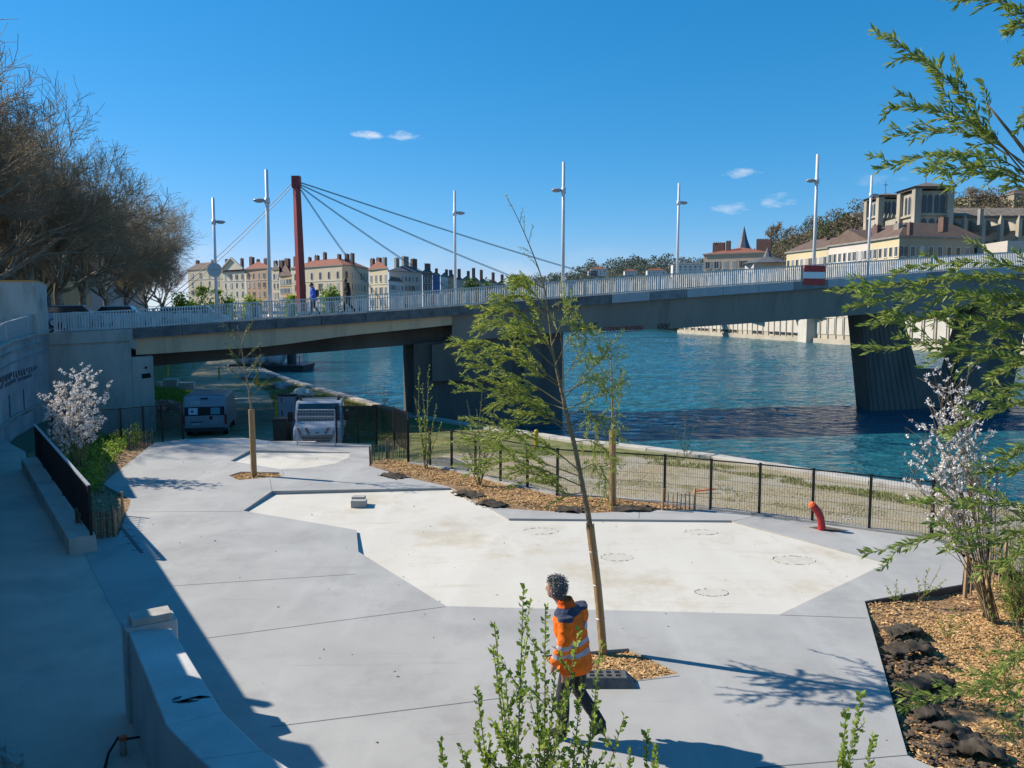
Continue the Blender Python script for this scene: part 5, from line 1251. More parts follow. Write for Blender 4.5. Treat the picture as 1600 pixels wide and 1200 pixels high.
def FP(xa, xb, d, dep):                       # plain frontage, side walls along the line of sight
    a, b = Vector((QX(xa, d - 6), d - 6)), Vector((QX(xb, d + 6), d + 6))
    return [tuple(a), tuple(b), tuple(b + b.normalized() * dep), tuple(a + a.normalized() * dep + (b - a).normalized() * .6)]
def dl(x): return 335 - (x - 296) * .26         # depth of the sunlit row of quay houses
def FL2(xa, xb, dep):
    a, b = Vector((QX(xa, dl(xa)), dl(xa))), Vector((QX(xb, dl(xb)), dl(xb)))
    return [tuple(a), tuple(b), tuple(b + b.normalized() * dep), tuple(a + a.normalized() * dep + (b - a).normalized() * .3)]
def ez(py, d): return Q(800, py, d).z
W_ = dict(cream=wm('cream_render', (.66, .54, .36)), ochre=wm('ochre_render', (.62, .42, .2)), pinkb=wm('brown_pink_render', (.52, .33, .21)), pale=wm('pale_render', (.66, .58, .44)), beige=wm('beige_render', (.64, .53, .37)), grey=wm('grey_render', (.50, .44, .38)), yellow=wm('yellow_render', (.62, .50, .30)), pink=wm('pink_white_render', (.66, .55, .46)), peach=wm('peach_render', (.55, .39, .27)), shade=wm('dull_stone_and_shade', (.36, .30, .21)), white=wm('white_render', (.60, .60, .58)))
BZ = 2.0
struct(sheet('city_bank', M['earth'], [(-300, 225), (-60, 228), (-20, 262), (15, 330), (60, 520), (60, 900), (-300, 900)], z=1.98, skirt=4))
building('quay_house', 'brown roofed house partly hidden by the plane trees', FL2(296, 350, 16), ez(421, dl(323)), BZ, W_['beige'], M['roofb'], 3, [(0, 4, 4, 3.6, 2.4, 1.3, 2.2, 0)], [(.3, .5, 2, 1, 2, 'chim'), (.75, .5, 1.6, 1, 1.5, 'chim')])
pb = building('quay_house', 'pale house with a triangular pediment left of the red mast', FL2(350, 385, 16), ez(425, dl(367)), BZ, W_['pale'], M['roofr'], 3.6, [(0, 4, 4, 3.5, 2.0, 1.1, 2.2, 0)], [(.2, .9, 1.6, 1, 3, 'chim'), (.9, .8, 1.4, 1, 3.5, 'chim')])
fq = FL2(350, 385, 16); A_, B_ = Vector((*fq[0], 0)), Vector((*fq[1], 0)); nn = Vector((B_.y - A_.y, A_.x - B_.x, 0)).normalized() * .7; A_ += nn; B_ += nn; z_ = ez(421, dl(367)); C_ = (A_ + B_) / 2; up_ = lambda v, z: Vector((v.x, v.y, z)); MB().extr([up_(A_, z_ - .2), up_(B_, z_ - .2), up_(C_, ez(404, dl(367)))], -nn).build('pediment', W_['pale'], pb)
MB().bar(up_(A_ + nn * .4, z_), up_(C_ + nn * .4, ez(403, dl(367))), .8, .5).build('pediment_moulding', M['winf'], pb); MB().bar(up_(C_ + nn * .4, ez(403, dl(367))), up_(B_ + nn * .4, z_), .8, .5).build('pediment_moulding', M['winf'], pb)
building('quay_house', 'brown pink house with red roof right of the pediment house', FL2(386, 427, 18), ez(420.5, dl(406)), BZ, W_['pinkb'], M['roofr'], 3.2, [(0, 4, 5, 3.6, 2.6, 1.1, 2.2, 0)], [(.25, .45, 2.6, 1.2, 3.0, 'chim'), (.8, .45, 2, 1.2, 2.2, 'chim'), (.5, .7, 1.4, 1, 3, 'chim')])
building('quay_house', 'narrow cream house behind the near lamp post', FL2(427.5, 438, 14), ez(421.5, dl(433)), BZ, W_['cream'], M['roofb'], 2.5, [(0, 4, 2, 3.6, 2.6, 1.1, 2.2, 0)], [(.5, .5, 2, 1, 2.5, 'chim')])
building('quay_house', 'low yellow house receding behind the red mast', FL2(438.5, 457, 16), ez(431, dl(448)), BZ, W_['ochre'], M['roofb'], 4.5, [(0, 4, 7, 3.4, 2.2, .9, 2.0, 0)], [(.2, .5, 3, 1.2, 4, 'chim'), (.7, .5, 3, 1.2, 3, 'chim')])
a = QX(457, 293); f5 = [(a, 293), (QX(536, 273), 273), (QX(549, 276), 276), (QX(577, 296), 296), (QX(560, 322), 322), (a - 4, 318)]
building('corner_house', 'large beige corner house with arched top windows right of the mast', f5, ez(417.5, 283), BZ, W_['beige'], M['roofr'], 3.0, [(0, 5, 6, 4.1, 3.2, 1.6, 2.9, 1), (1, 5, 1, 4.1, 3.2, 1.6, 2.9, 1), (2, 5, 6, 4.1, 3.2, 1.1, 2.9, 0)], [(.05, .3, 2, 1.2, 2.5, 'chim'), (.33, .4, 1.3, 1, 2.6, 'chim'), (.48, .4, 2.4, 1, 2.2, 'chim'), (.64, .4, 1.5, 1, 3.2, 'chim'), (.92, .4, 1.6, 1, 2.4, 'chim'), (1.06, .5, 2, 1, 2.0, 'chim'), (1.16, .5, 1.6, 1, 2.0, 'chim')], inset=.45)
building('quay_house', 'beige house adjoining the big corner house on its right', FL2(577.5, 607, 16), ez(421, dl(592)), BZ, W_['cream'], M['roofr'], 2.8, [(0, 5, 4, 4.0, 3, 1.3, 2.4, 0)], [(.2, .5, 2, 1, 2.4, 'chim'), (.55, .5, 2.4, 1, 2.8, 'chim'), (.85, .4, 1.8, 1, 2, 'chimg')])
building('quay_house', 'tall grey mansion with long balcony and big chimneys', FP(609, 660, 335, 18), ez(424, 330), BZ, W_['grey'], M['slate'], 3.5, [(0, 5, 9, 3.9, 3, 1.1, 2.4, 0)], [(.22, .4, 2.2, 1.5, 5, 'chimg'), (.48, .4, 3.4, 1.6, 4.5, 'chimg'), (.75, .4, 3.2, 1.6, 3.5, 'chim')])
building('quay_house', 'low white house in front of the grey mansion', FP(608, 629, 315, 6), ez(440, 314), BZ, W_['white'], M['roofb'], 1.6, [(0, 3, 6, 3.6, 2.4, .9, 2, 0)])
building('quay_house', 'dark narrow house right of the grey mansion', FP(661, 676, 356, 14), ez(426, 355), BZ, wm('dark_render', (.19, .15, .13)), M['roofb'], 2.5, [(0, 5, 3, 3.8, 3, 1.1, 2.2, 0)], [(.5, .5, 5, 1.5, 4, 'chim')])
sb = building('scaffolded_house', 'house wrapped in blue scaffold netting', FP(676.5, 688, 368, 12), ez(429, 366), BZ, wm('blue_netting', (.06, .13, .34)), M['roofb'], 1.5, [], [(.5, .5, 2, 1, 2, 'chim')])
rgb_ = random.Random(8); xs = [689, 700, 712, 723, 735, 748, 762, 776, 789, 803, 818]
LB = ['white gable house right of the blue netting', 'brown roofed house left of the far lamp post', 'low house behind the far lamp post', 'flat roofed house right of the far lamp post', 'small brown house behind the green bush', 'dark house with two tall chimneys', 'low red brown house along the distant quay', 'small house further along the distant quay', 'tiny grey house near the leaning tree top', 'last tiny house behind the leaning tree']
for i in range(10):
    d = 385 + i * 16; building('distant_house', LB[i], FP(xs[i], xs[i + 1] + .6, d, 14), ez(434 + i * 1.6 + rgb_.uniform(-2, 2), d), BZ, W_[['white', 'pinkb', 'grey', 'beige', 'pinkb', 'grey', 'beige', 'pinkb', 'grey', 'cream'][i]], M[['slate', 'roofb', 'roofb', 'slate', 'roofb', 'roofb', 'roofr', 'roofb', 'slate', 'roofb'][i]], 2.4, [(0, 3, 3, 3.6, 2.6, 1.1, 2.0, 0)], [(rgb_.uniform(.2, .8), .5, rgb_.uniform(1.5, 3), 1.2, rgb_.uniform(2, 5), 'chim')])

for (xa, ya, xb, yb, eh, lab, wm_) in ((-66, 52, -70, 84, 15, 'brown facade half hidden behind the nearest plane trees', 'pinkb'), (-70.5, 85, -79, 122, 17, 'dull facade half hidden behind the middle plane trees', 'beige'), (-79.5, 123, -96, 176, 16, 'ochre facade half hidden behind the far plane trees', 'ochre'), (-96.5, 177, -112, 236, 17, 'facade behind the last plane tree of the row', 'grey')):
    building('street_house', lab, [(xa, ya), (xb, yb), (xb - 16, yb - 4), (xa - 16, ya - 4)][::-1], 3.9 + eh, 3.8, W_[wm_], M['roofb'], 3.5, [(2, 4, 9, 3.7, 2.6, 1.2, 2.2, 0)], [(.3, .5, 2, 1.2, 2, 'chim'), (.7, .5, 2, 1.2, 2, 'chim')])
# ---------------- right bank
RB = [tuple(G(x, y, ZW)[:2]) for x, y in [(1062, 520), (1075, 521.5), (1160, 527.5), (1270, 535), (1345, 540.5)]]
dx_, dy_ = RB[-1][0] - RB[-2][0], RB[-1][1] - RB[-2][1]
RB += [(RB[-1][0] + dx_ * k, RB[-1][1] + dy_ * k) for k in (1, 2, 3, 5)]
M['rbwall'] = mat('pale_quay_stone', (.42, .37, .29), (.33, .29, .22), .25, .9, .2, 4, coord='World')
M['rbpanel'] = mat('pale_quay_panel', (.50, .46, .40), (.43, .40, .34), .3, .9, coord='World')
rbw = thing('far_quay_wall', 'long pale panelled quay wall along the opposite bank', 'wall', (RB[3][0], RB[3][1], ZW))
mb = MB(); pn = []
for a, b in zip(RB, RB[1:]):
    d = Vector((b[0] - a[0], b[1] - a[1], 0)); u = d.normalized(); n = Vector((-u.y, u.x, 0))
    if n.x < 0: n = -n
    mb.hexa([(a[0], a[1], ZW - .5), (b[0], b[1], ZW - .5), (b[0] + n.x * 3, b[1] + n.y * 3, ZW - .5), (a[0] + n.x * 3, a[1] + n.y * 3, ZW - .5), (a[0], a[1], 4.2), (b[0], b[1], 4.2), (b[0] + n.x * 3, b[1] + n.y * 3, 4.2), (a[0] + n.x * 3, a[1] + n.y * 3, 4.2)])
    k = int(d.length / 3.2)
    for i in range(k):
        p = Vector((*a, 0)) + d * ((i + .5) / k) - n * .06; pn.append((p, math.atan2(u.y, u.x), u, n))
mb.build('wall_face', M['rbwall'], rbw)
PNL = mesh_of(MB().box(-1.2, -.08, 0, 1.2, .08, 3.6), M['rbpanel'], 'panel'); VNT = mesh_of(MB().box(-.9, -.1, -.35, .9, .1, .35), M['pane'], 'opening'); RIB = mesh_of(MB().box(-.16, -.22, -1.5, .16, .22, 5.0), M['rbwall'], 'rib')
rgp = random.Random(3)
for p, rz, u, n in pn:
    if p.y < 60 or p.y > 300: continue
    q = p.copy(); q.z = .25; share(PNL, 'panel', rbw, q, rz=rz)
    r = p - u * 1.6; r.z = -.8; share(RIB, 'rib', rbw, r, rz=rz)
    if rgp.random() < .6: v = p - n * .05; v.z = -.05; share(VNT, 'opening', rbw, v, (1, 1, rgp.uniform(.6, 1.2)), rz)
mb = MB()
for a, b in zip(RB, RB[1:]): mb.bar((a[0] - .4, a[1], ZW + .3), (b[0] - .4, b[1], ZW + .3), 1.0, 1.6)
mb.build('footing_ledge', M['rbwall'], rbw)
pR = Vector((*G(1270, 535, ZW)[:2], 0)); MB().prism([(pR.x - 2.2, pR.y - 1.5), (pR.x + 3, pR.y - 1.5), (pR.x + 3, pR.y + 4), (pR.x - 2.2, pR.y + 4)], ZW - .3, 5).build('buttress', M['rbpanel'], rbw)
rbg = [(p[0] + 1.5, p[1]) for p in RB] + [(900, RB[-1][1]), (900, 1800), (60, 1800), (58, 420)]
struct(sheet('right_bank', M['earth'], rbg[::-1], z=4.0))
# hillside behind the cathedral: ridge profile measured along the photo
HD = 420.0
ridge = [(1120, 424), (1180, 402), (1200, 388), (1225, 372), (1255, 362), (1290, 350), (1330, 338), (1400, 326), (1480, 318), (1560, 312), (1700, 306), (1900, 300), (2200, 300)]
def hill_mesh(ridge, d0, d1, name, nu=70, nv=14, back=200):
    V = []; 
    for i in range(nu):
        px = lerp(ridge[0][0], ridge[-1][0], i / (nu - 1)); py = pl_interp(ridge, px)
        zt_ = Q(px, py, d1).z
        for k in range(nv):
            t = k / (nv - 1); d = lerp(d0, d1, t); X = QX(px, d); z = lerp(3.8, zt_, t ** .8) + (3 * fbm(X, d, .02) if 0 < k < nv - 1 else 0); V.append((X, d, z))
        V.append((QX(px, d1 + back), d1 + back, 3))
    n2 = nv + 1; F = [(i * n2 + k, (i + 1) * n2 + k, (i + 1) * n2 + k + 1, i * n2 + k + 1) for i in range(nu - 1) for k in range(nv)]
    return struct(MB().add(V, F).build(name, M['hillg'], smooth=True)), V
M['hillg'] = mat('hillside_ground', (.10, .095, .05), (.07, .075, .04), .06, .95, coord='World')
hill, HV = hill_mesh(ridge, 300, HD, 'hillside')
def wood(name, label, ridge, d0, d1, n, rs, m, size=(5, 9), nl=42, x0=None, x1=None, tlo=.15, parent=None, frac=.5):
    rg = np.random.default_rng(rs); P = []; D = []; L = []
    for _ in range(n):
        px = rg.uniform(x0 or ridge[0][0], x1 or ridge[-1][0]); t = rg.uniform(tlo, 1) ** .7; d = lerp(d0, d1, t); X = QX(px, d); zt_ = Q(px, pl_interp(ridge, px), d1).z
        z = lerp(3.8, zt_, t ** .8); s = rg.uniform(*size)
        c = rg.normal(size=(nl, 3)); c /= np.linalg.norm(c, axis=1, keepdims=True); c *= rg.uniform(.55, 1, (nl, 1)) ** .5; c = c * np.array([s * .5, s * .5, s * .55]) + np.array([X, d, z + s * .55])
        P.append(c); D.append(rg.normal(size=(nl, 3)) + np.array([0, 0, .3])); L.append(rg.uniform(.08, .17, nl) * s * (1.0 if nl > 100 else 1.5))
    o = leaves(name, np.concatenate(P), np.concatenate(D), np.concatenate(L), .6, m, parent, rs)
    return tag(o, label, 'wood', kind='stuff')
M['woodbr'] = leafmat('bare_wood', (.13, .10, .065), (.26, .20, .125), .15, .9); M['woodgr'] = leafmat('green_wood', (.045, .075, .03), (.13, .16, .05), .2, .9); M['woodfar'] = leafmat('haze_tinted_wood', (.10, .13, .11), (.18, .20, .15), .15, .95)  # far wood is paler and bluer: haze of the air painted into its colour
wood('hillside_wood', 'brown bare trees massed on the hillside behind the cathedral', ridge, 300, HD, 520, 1, M['woodbr'], (5, 9), 150)
wood('hillside_evergreens', 'dark green trees among the bare ones on the hillside', ridge, 300, HD, 110, 2, M['woodgr'], (5, 8), 150, 1190, 2000)
def conifer(px, py, d, h, label):
    p = Q(px, py, d); t = thing('conifer_tree', label, 'tree', (p.x, p.y, p.z - h)); MB().tube([(p.x, p.y, p.z - h - 2), (p.x, p.y, p.z - .5)], [.5, .1], 6).build('trunk', M['bark'], t)
    rg = np.random.default_rng(int(px)); n = 420; f = rg.uniform(0, 1, n) ** .7; a = rg.uniform(0, 6.28, n); r = f * h * .32 * rg.uniform(.4, 1, n)
    P = np.stack([p.x + r * np.cos(a), p.y + r * np.sin(a), p.z - f * h * .9], 1); D = np.stack([np.cos(a), np.sin(a), rg.normal(-.2, .3, n)], 1); leaves('crown', P, D, rg.uniform(.1, .18, n) * h, .5, M['woodgr'], t, 1)
conifer(1321, 331, 405, 15, 'dark conifer on the ridge left of the cathedral'); conifer(1331, 338, 395, 13, 'green conifer below the ridge left of the cathedral'); conifer(1549, 303, 412, 12, 'dark conifer before the hilltop walls')
def bare_far(px, pyb, d, h, label, rs):
    p = Q(px, pyb, d); t = thing('bare_tree', label, 'tree', p); rg = random.Random(rs); mb = MB(); m2 = MB()
    mb.tube([p, p + Vector((0, 0, h * .4))], [.5, .3], 6); mb.build('trunk', M['planetwig'], t)
    for k in range(26):
        a = rg.uniform(0, 6.28); e = rg.uniform(.2, 1.3); q = p + Vector((0, 0, h * rg.uniform(.25, .45))); v = Vector((math.cos(a) * math.cos(e), math.sin(a) * math.cos(e), math.sin(e))) * h * .5; q1 = q + v; m2.tube([q, q1], [.25, .08], 4, False)
        for j in range(12):
            b = q + v * rg.uniform(.35, 1); w = Vector((rg.gauss(0, 1), rg.gauss(0, 1), rg.gauss(.4, .8))).normalized() * h * rg.uniform(.1, .2); m2.tube([b, b + w], [.10, .05], 3, False)
    m2.build('crown', M['planetwig'], t)
bare_far(1213, 372, 400, 9, 'lone bare tree on the left shoulder of the hill', 2); bare_far(1204, 378, 402, 8, 'smaller bare tree beside it on the hill shoulder', 3); bare_far(1516, 312, 415, 8, 'bare tree near the hilltop walls', 4)
# hilltop walls and fort
p0, p1 = Q(1508, 318, 418), Q(1600, 312, 424); building('hilltop_house', 'long brown hilltop building above the cathedral nave', F4(1507, 410, 1572, 416, 12), ez(309, 412), 50, W_['shade'], M['roofb'], 2.0, [(0, 1, 8, 3, 2.4, 1, 1.6, 0)])
building('hilltop_house', 'taller brown building at the hilltop by the right edge', F4(1574, 400, 1640, 404, 12), ez(304, 402), 50, W_['shade'], M['roofb'], 3.0, [(0, 2, 6, 3.4, 2.6, 1, 1.8, 0)])
building('hilltop_house', 'small house among the trees left of the towers', F4(1328, 400, 1350, 402, 8), ez(336, 400), 40, W_['pale'], M['roofb'], 1.6, [(0, 1, 3, 3, 2.2, 1, 1.6, 0)])
# riverside house with spire behind
building('riverside_house', 'peach riverside house with red hipped roof at the bridge', F4(1097.5, 262, 1194, 252, 26), ez(397, 257), 4, W_['peach'], M['roofr'], 2.6, [(0, 3, 7, 4.3, 3.4, 1.7, 2.6, 0)], [(.15, .3, 4, 1.4, 1.6, 'chim'), (.34, .2, 1.4, 1.2, 1.8, 'chim'), (.82, .3, 2, 1.2, 2.2, 'chim'), (.93, .3, 3, 1.4, 2.0, 'chim')])
sp = Q(1162, 385, 330); s_ = thing('church_spire', 'slender blue grey church spire behind the peach house', 'spire', (sp.x, sp.y, 4)); MB().box(sp.x - 2.6, sp.y - 2.6, 4, sp.x + 2.6, sp.y + 2.6, sp.z - 1).build('tower', W_['grey'], s_); zt_ = Q(1162, 353, 330).z
MB().tube([(sp.x, sp.y, sp.z - 1), (sp.x, sp.y, sp.z + (zt_ - sp.z) * .35), (sp.x, sp.y, zt_)], [3.0, 1.5, .06], 8).build('spire', mat('spire_slate', (.07, .085, .12), rough=.5), s_)
pv = Q(1199, 412, 215); s_ = thing('pavilion', 'grey conical roof with a small turret beside the peach house', 'pavilion', (pv.x, pv.y, 4)); zr = Q(1199, 402, 215).z
MB().prism([(pv.x - 5, pv.y - 4), (pv.x + 5, pv.y - 4), (pv.x + 5, pv.y + 4), (pv.x - 5, pv.y + 4)], 4, pv.z).build('wall', W_['grey'], s_)
MB().tube([(pv.x, pv.y, pv.z), (pv.x, pv.y, zr), (pv.x, pv.y, zr + .1), (pv.x, pv.y, Q(1199, 386, 215).z)], [7.0, 1.4, 1.2, .05], 8).build('roof', M['slate'], s_)
# long riverside terrace
c0, c1 = (QX(1400, 156), 156), (QX(1526, 160), 160); cl_ = (QX(1226, 193), 193); lz = ez(371, 156)
def sub_ter(xa, da, xb, db, wallm, lab, cols, ch, py):
    building('riverside_terrace', lab, F4(xa, da, xb, db, 14), py, 4, wallm, M['roofb'], 3.0, [(0, 4, cols, 4.0, 2.7, 1.1, 2.1, 0)], ch, hipped=False)
sub_ter(1226, 193, 1290, 178.5, W_['yellow'], 'pale yellow end of the long riverside terrace', 9, [(.15, .45, 1.24, 0.91, -0.44, 'chim'), (.5, .4, 1.24, 0.91, -0.02, 'chim'), (.85, .4, 1.24, 0.91, -0.02, 'chim')], lz - .3)
sub_ter(1290.3, 178.4, 1352, 165.6, W_['pink'], 'pinkish white middle of the long riverside terrace', 8, [(.12, .4, 1.86, 1.05, 0.68, 'chim'), (.6, .4, 0.99, 0.91, 0.33, 'chim'), (.9, .4, 0.99, 0.91, -0.02, 'chimg')], lz)
f_ = [(QX(1352.3, 165.5), 165.5), (QX(1400, 156), 156), (QX(1526, 160), 160), (QX(1526, 160) + 2, 176), (QX(1352.3, 165.5) + 6, 180)]
tb = building('riverside_terrace', 'yellow corner house with brown hipped roof below the cathedral', f_, lz, 4, W_['yellow'], M['roofb'], 3.2, [(0, 4, 6, 4.0, 2.7, 1.1, 2.1, 0), (1, 4, 9, 4.0, 2.7, 1.2, 2.2, 0)], [(.3, .25, 1.61, 0.98, -0.02, 'chim'), (1.0, .3, 1.49, 0.98, -0.3, 'chimg'), (1.35, .2, 0.74, 0.84, -0.72, 'chim'), (2.35, .45, 1.36, 1.12, -0.44, 'chim'), (3.2, .2, 0.62, 0.7, -0.44, 'chimg')], inset=.55)
ca_, cb_ = Vector((*f_[1], 0)), Vector((*f_[2], 0)); nr_ = Vector(((cb_ - ca_).y, -(cb_ - ca_).x, 0)).normalized() * .02; MB().extr([ca_ + Vector((0, 0, 4.1)), cb_ + Vector((0, 0, 4.1)), cb_ + Vector((0, 0, lz - .02)), ca_ + Vector((0, 0, lz - .02))], nr_).build('shade_tone_slab', W_['shade'], tb)  # thin tan slab added on the side front, its shade put into the colour
# ---------------- cathedral
M['cath'] = mat('cathedral_stone', (.42, .37, .285), (.30, .265, .205), .25, .9, .3, 2, c3=(.20, .175, .14), s3=.12, coord='World', stretch=(1, 1, .5))
M['cathr'] = mat('cathedral_roof', (.17, .14, .115), (.12, .10, .085), .5, .9, .3, 2, coord='World'); M['caths'] = mat('patterned_nave_tiles', (.26, .21, .15), (.13, .105, .085), 1.4, .9, .3, 2, coord='World', lo=.45, hi=.55)
cat = thing('cathedral', 'gothic cathedral with two square towers above the riverside terrace', 'cathedral', (QX(1440, 215), 215, 4))
def lancet(x0, x1, z0, z1, y, name='lancet_window', m=None, dx=None):
    w2 = (x1 - x0) / 2; cx = (x0 + x1) / 2; pts = [(x0, z0), (x1, z0), (x1, z1 - w2 * 1.4)] + [(cx + w2 * math.cos(a), z1 - w2 * 1.4 + w2 * 1.4 * math.sin(a)) for a in (math.pi * .25, math.pi * .5, math.pi * .75)] + [(x0, z1 - w2 * 1.4)]
    if dx is None: MB().extr([(a, y, b) for a, b in pts], (0, .12, 0)).build(name, m or M['pane'], cat)
    else: MB().extr([(dx, y + (a - x0), b) for a, b in pts[::-1]], (.12, 0, 0)).build(name, m or M['pane'], cat)
def tower(xl, xc, xr, d, yap, yeave, ybase_win, ytopwin, depth, lab):
    X0, X1 = QX(xc, d), QX(xr, d); Z = lambda py: Q(xc, py, d).z; zt_ = Z(yeave); S = X1 - X0
    t = MB().prism([(X0, d), (X1, d), (X1, d + depth), (X0, d + depth)], 4, zt_).build('tower', M['cath'], cat)
    for (px_, py_) in ((X0, d), (X1, d), (X1, d + depth), (X0, d + depth)): MB().box(px_ - .9, py_ - .9, 4, px_ + .9, py_ + .9, zt_ + .4).build('corner_buttress', M['cath'], t)
    MB().box(X0 - .6, d - .6, Z(ybase_win) - .5, X1 + .6, d + depth + .6, Z(ybase_win)).build('string_course', M['cath'], t)
    MB().box(X0 - 1.0, d - 1.0, zt_ + .4, X1 + 1.0, d + depth + 1.0, zt_ + 1.0).build('cornice', M['cathr'], t)
    cx, cy = (X0 + X1) / 2, d + depth / 2; zr = zt_ + 1.0
    r = MB().add([(X0 - 1.6, d - 1.6, zr), (X1 + 1.6, d - 1.6, zr), (X1 + 1.6, d + depth + 1.6, zr), (X0 - 1.6, d + depth + 1.6, zr), (cx, cy, Z(yap))], [(0, 1, 4), (1, 2, 4), (2, 3, 4), (3, 0, 4), (3, 2, 1, 0)]).build('tower_roof', M['cathr'], cat)
    c = MB(); c.tube([(cx, cy, Z(yap) - .5), (cx, cy, Z(yap) + 3.4)], .12, 5); c.bar((cx - .7, cy, Z(yap) + 2.5), (cx + .7, cy, Z(yap) + 2.5), .14, .14); c.build('cross', M['cathr'], r)
    for f0, f1 in ((.17, .31), (.34, .48), (.55, .69), (.72, .86)): lancet(X0 + S * f0, X0 + S * f1, Z(ybase_win) + .3, Z(ytopwin), d - .1)
    for f0, f1 in ((.18, .32), (.38, .52), (.6, .74)): lancet(d + depth * f0, d + depth * f1, Z(ybase_win) + .3, Z(ytopwin), d + depth * f0, dx=X0 - .1)
    for f0, f1 in ((.16, .34), (.40, .58), (.64, .82)): lancet(X0 + S * f0, X0 + S * f1, Z(ybase_win) - 4.5, Z(ybase_win) - 1.2, d - .1)
    return X0, X1, zt_
tower(1404, 1424, 1474, 212, 281, 298, 334, 304, 8.2, 'R')
tower(1353, 1368, 1402, 236, 298.5, 311, 336, 315, 8.0, 'L')
Z = lambda py, d: Q(1500, py, d).z
MB().box(QX(1372, 240), 226, 4, QX(1424, 213) + 2, 245, Z(340, 226)).build('choir_wall', M['cath'], cat); 
for k in range(9): x = QX(1376, 226) + k * 1.15; MB().add([(x - .3, 225.9, Z(340, 226)), (x + .3, 225.9, Z(340, 226)), (x + .3, 226.5, Z(340, 226)), (x - .3, 226.5, Z(340, 226)), (x, 226.2, Z(340, 226) + 1.4)], [(0, 1, 4), (1, 2, 4), (2, 3, 4), (3, 0, 4)]).build('pinnacle', M['cath'], cat)
nx0, nx1, nd = QX(1475, 216), QX(1640, 216) + 20, 218; zn = Z(336, 216)
MB().box(nx0, nd, 4, nx1, nd + 11, zn).build('nave_wall', M['cath'], cat)
MB().add([(nx0, nd - .6, zn), (nx1, nd - .6, zn), (nx1, nd + 11.6, zn), (nx0, nd + 11.6, zn), (nx0, nd + 5.5, zn + 3.0), (nx1, nd + 5.5, zn + 3.0)], [(0, 1, 5, 4), (2, 3, 4, 5), (3, 0, 4), (1, 2, 5)]).build('nave_roof', M['caths'], cat)
MB().box(nx0, nd - .9, zn - .5, nx1, nd - .01, zn + .01).build('nave_cornice', M['cathr'], cat)
for k in range(7):
    x = nx0 + 2.2 + k * 4.95
    MB().box(x - .45, nd - 6.5, 4, x + .45, nd - 5.2, zn - 2.2).build('buttress_pier', M['cath'], cat)
    MB().add([(x - .45, nd - 6.5, zn - 2.2), (x + .45, nd - 6.5, zn - 2.2), (x + .45, nd - 5.2, zn - 2.2), (x - .45, nd - 5.2, zn - 2.2), (x, nd - 5.8, zn - .2)], [(0, 1, 4), (1, 2, 4), (2, 3, 4), (3, 0, 4)]).build('pinnacle', M['cath'], cat)
    mb = MB(); pr = [(nd - 5.3, zn - 3.2), (nd - 5.3, zn - 4.6), (nd - 3, zn - 4.4), (nd - .05, zn - 5.5), (nd - .05, zn - 1.2)]
    mb.extr([(x - .3, a, b) for a, b in pr], (.6, 0, 0)); mb.build('flying_buttress', M['cath'], cat)
    mb = MB(); mb.extr([(x - .3, a, b - 5.8) for a, b in pr], (.6, 0, 0)); mb.build('flying_buttress', M['cath'], cat)
    xc = x + 2.4
    mb = MB(); mb.tube([(xc, nd - .12, zn - 3.2), (xc, nd + .05, zn - 3.2)], 1.1, 14); mb.build('rose_window', M['pane'], cat); lancet(xc - .7, xc + .7, 8, zn - 6.5, nd - .1)
tag(MB().prism([(QX(1568, 150), 150), (QX(1568, 150) + 30, 152), (QX(1568, 150) + 30, 170), (QX(1568, 150), 168)], 4, Q(1575, 376, 150).z).build('white_terrace', W_['grey']), 'pale terrace wall at the right edge below the nave', 'wall')
# ---------------- far hills down the river
r2 = [(800, 446), (880, 441), (905, 432), (920, 423), (960, 419), (1000, 415), (1040, 414), (1075, 417), (1100, 420), (1160, 424), (1260, 430)]
h2, _v = hill_mesh(r2, 900, 1250, 'far_hill', 50, 8, 300)
wood('far_wood', 'haze-tinted woods covering the distant hill', r2, 900, 1250, 620, 5, M['woodfar'], (10, 18), 60)
for (x, y, w_, h, lab) in ((935, 421, 10, 9, 'pale villa at the left end of the distant hill'), (926, 424, 6, 5, 'small pale house left of the villa on the hill'), (1025, 423, 12, 7, 'pale house halfway along the distant hill'), (1085, 414, 26, 15, 'white apartment block on the distant hill by the peach house'), (985, 424, 8, 5, 'tiny pale house in the distant woods')):
    p = Q(x, y, 1000 if x != 1085 else 900); building('hill_house', lab, [(p.x - w_, p.y - 5), (p.x + w_, p.y - 5), (p.x + w_, p.y + 6), (p.x - w_, p.y + 6)], p.z, p.z - h, W_['white'], M['roofr'] if x != 1085 else M['slate'], 2.5, [(0, 2 if h < 12 else 4, 4 if h < 12 else 9, 3.4, 2.4, 1.6, 1.8, 0)])
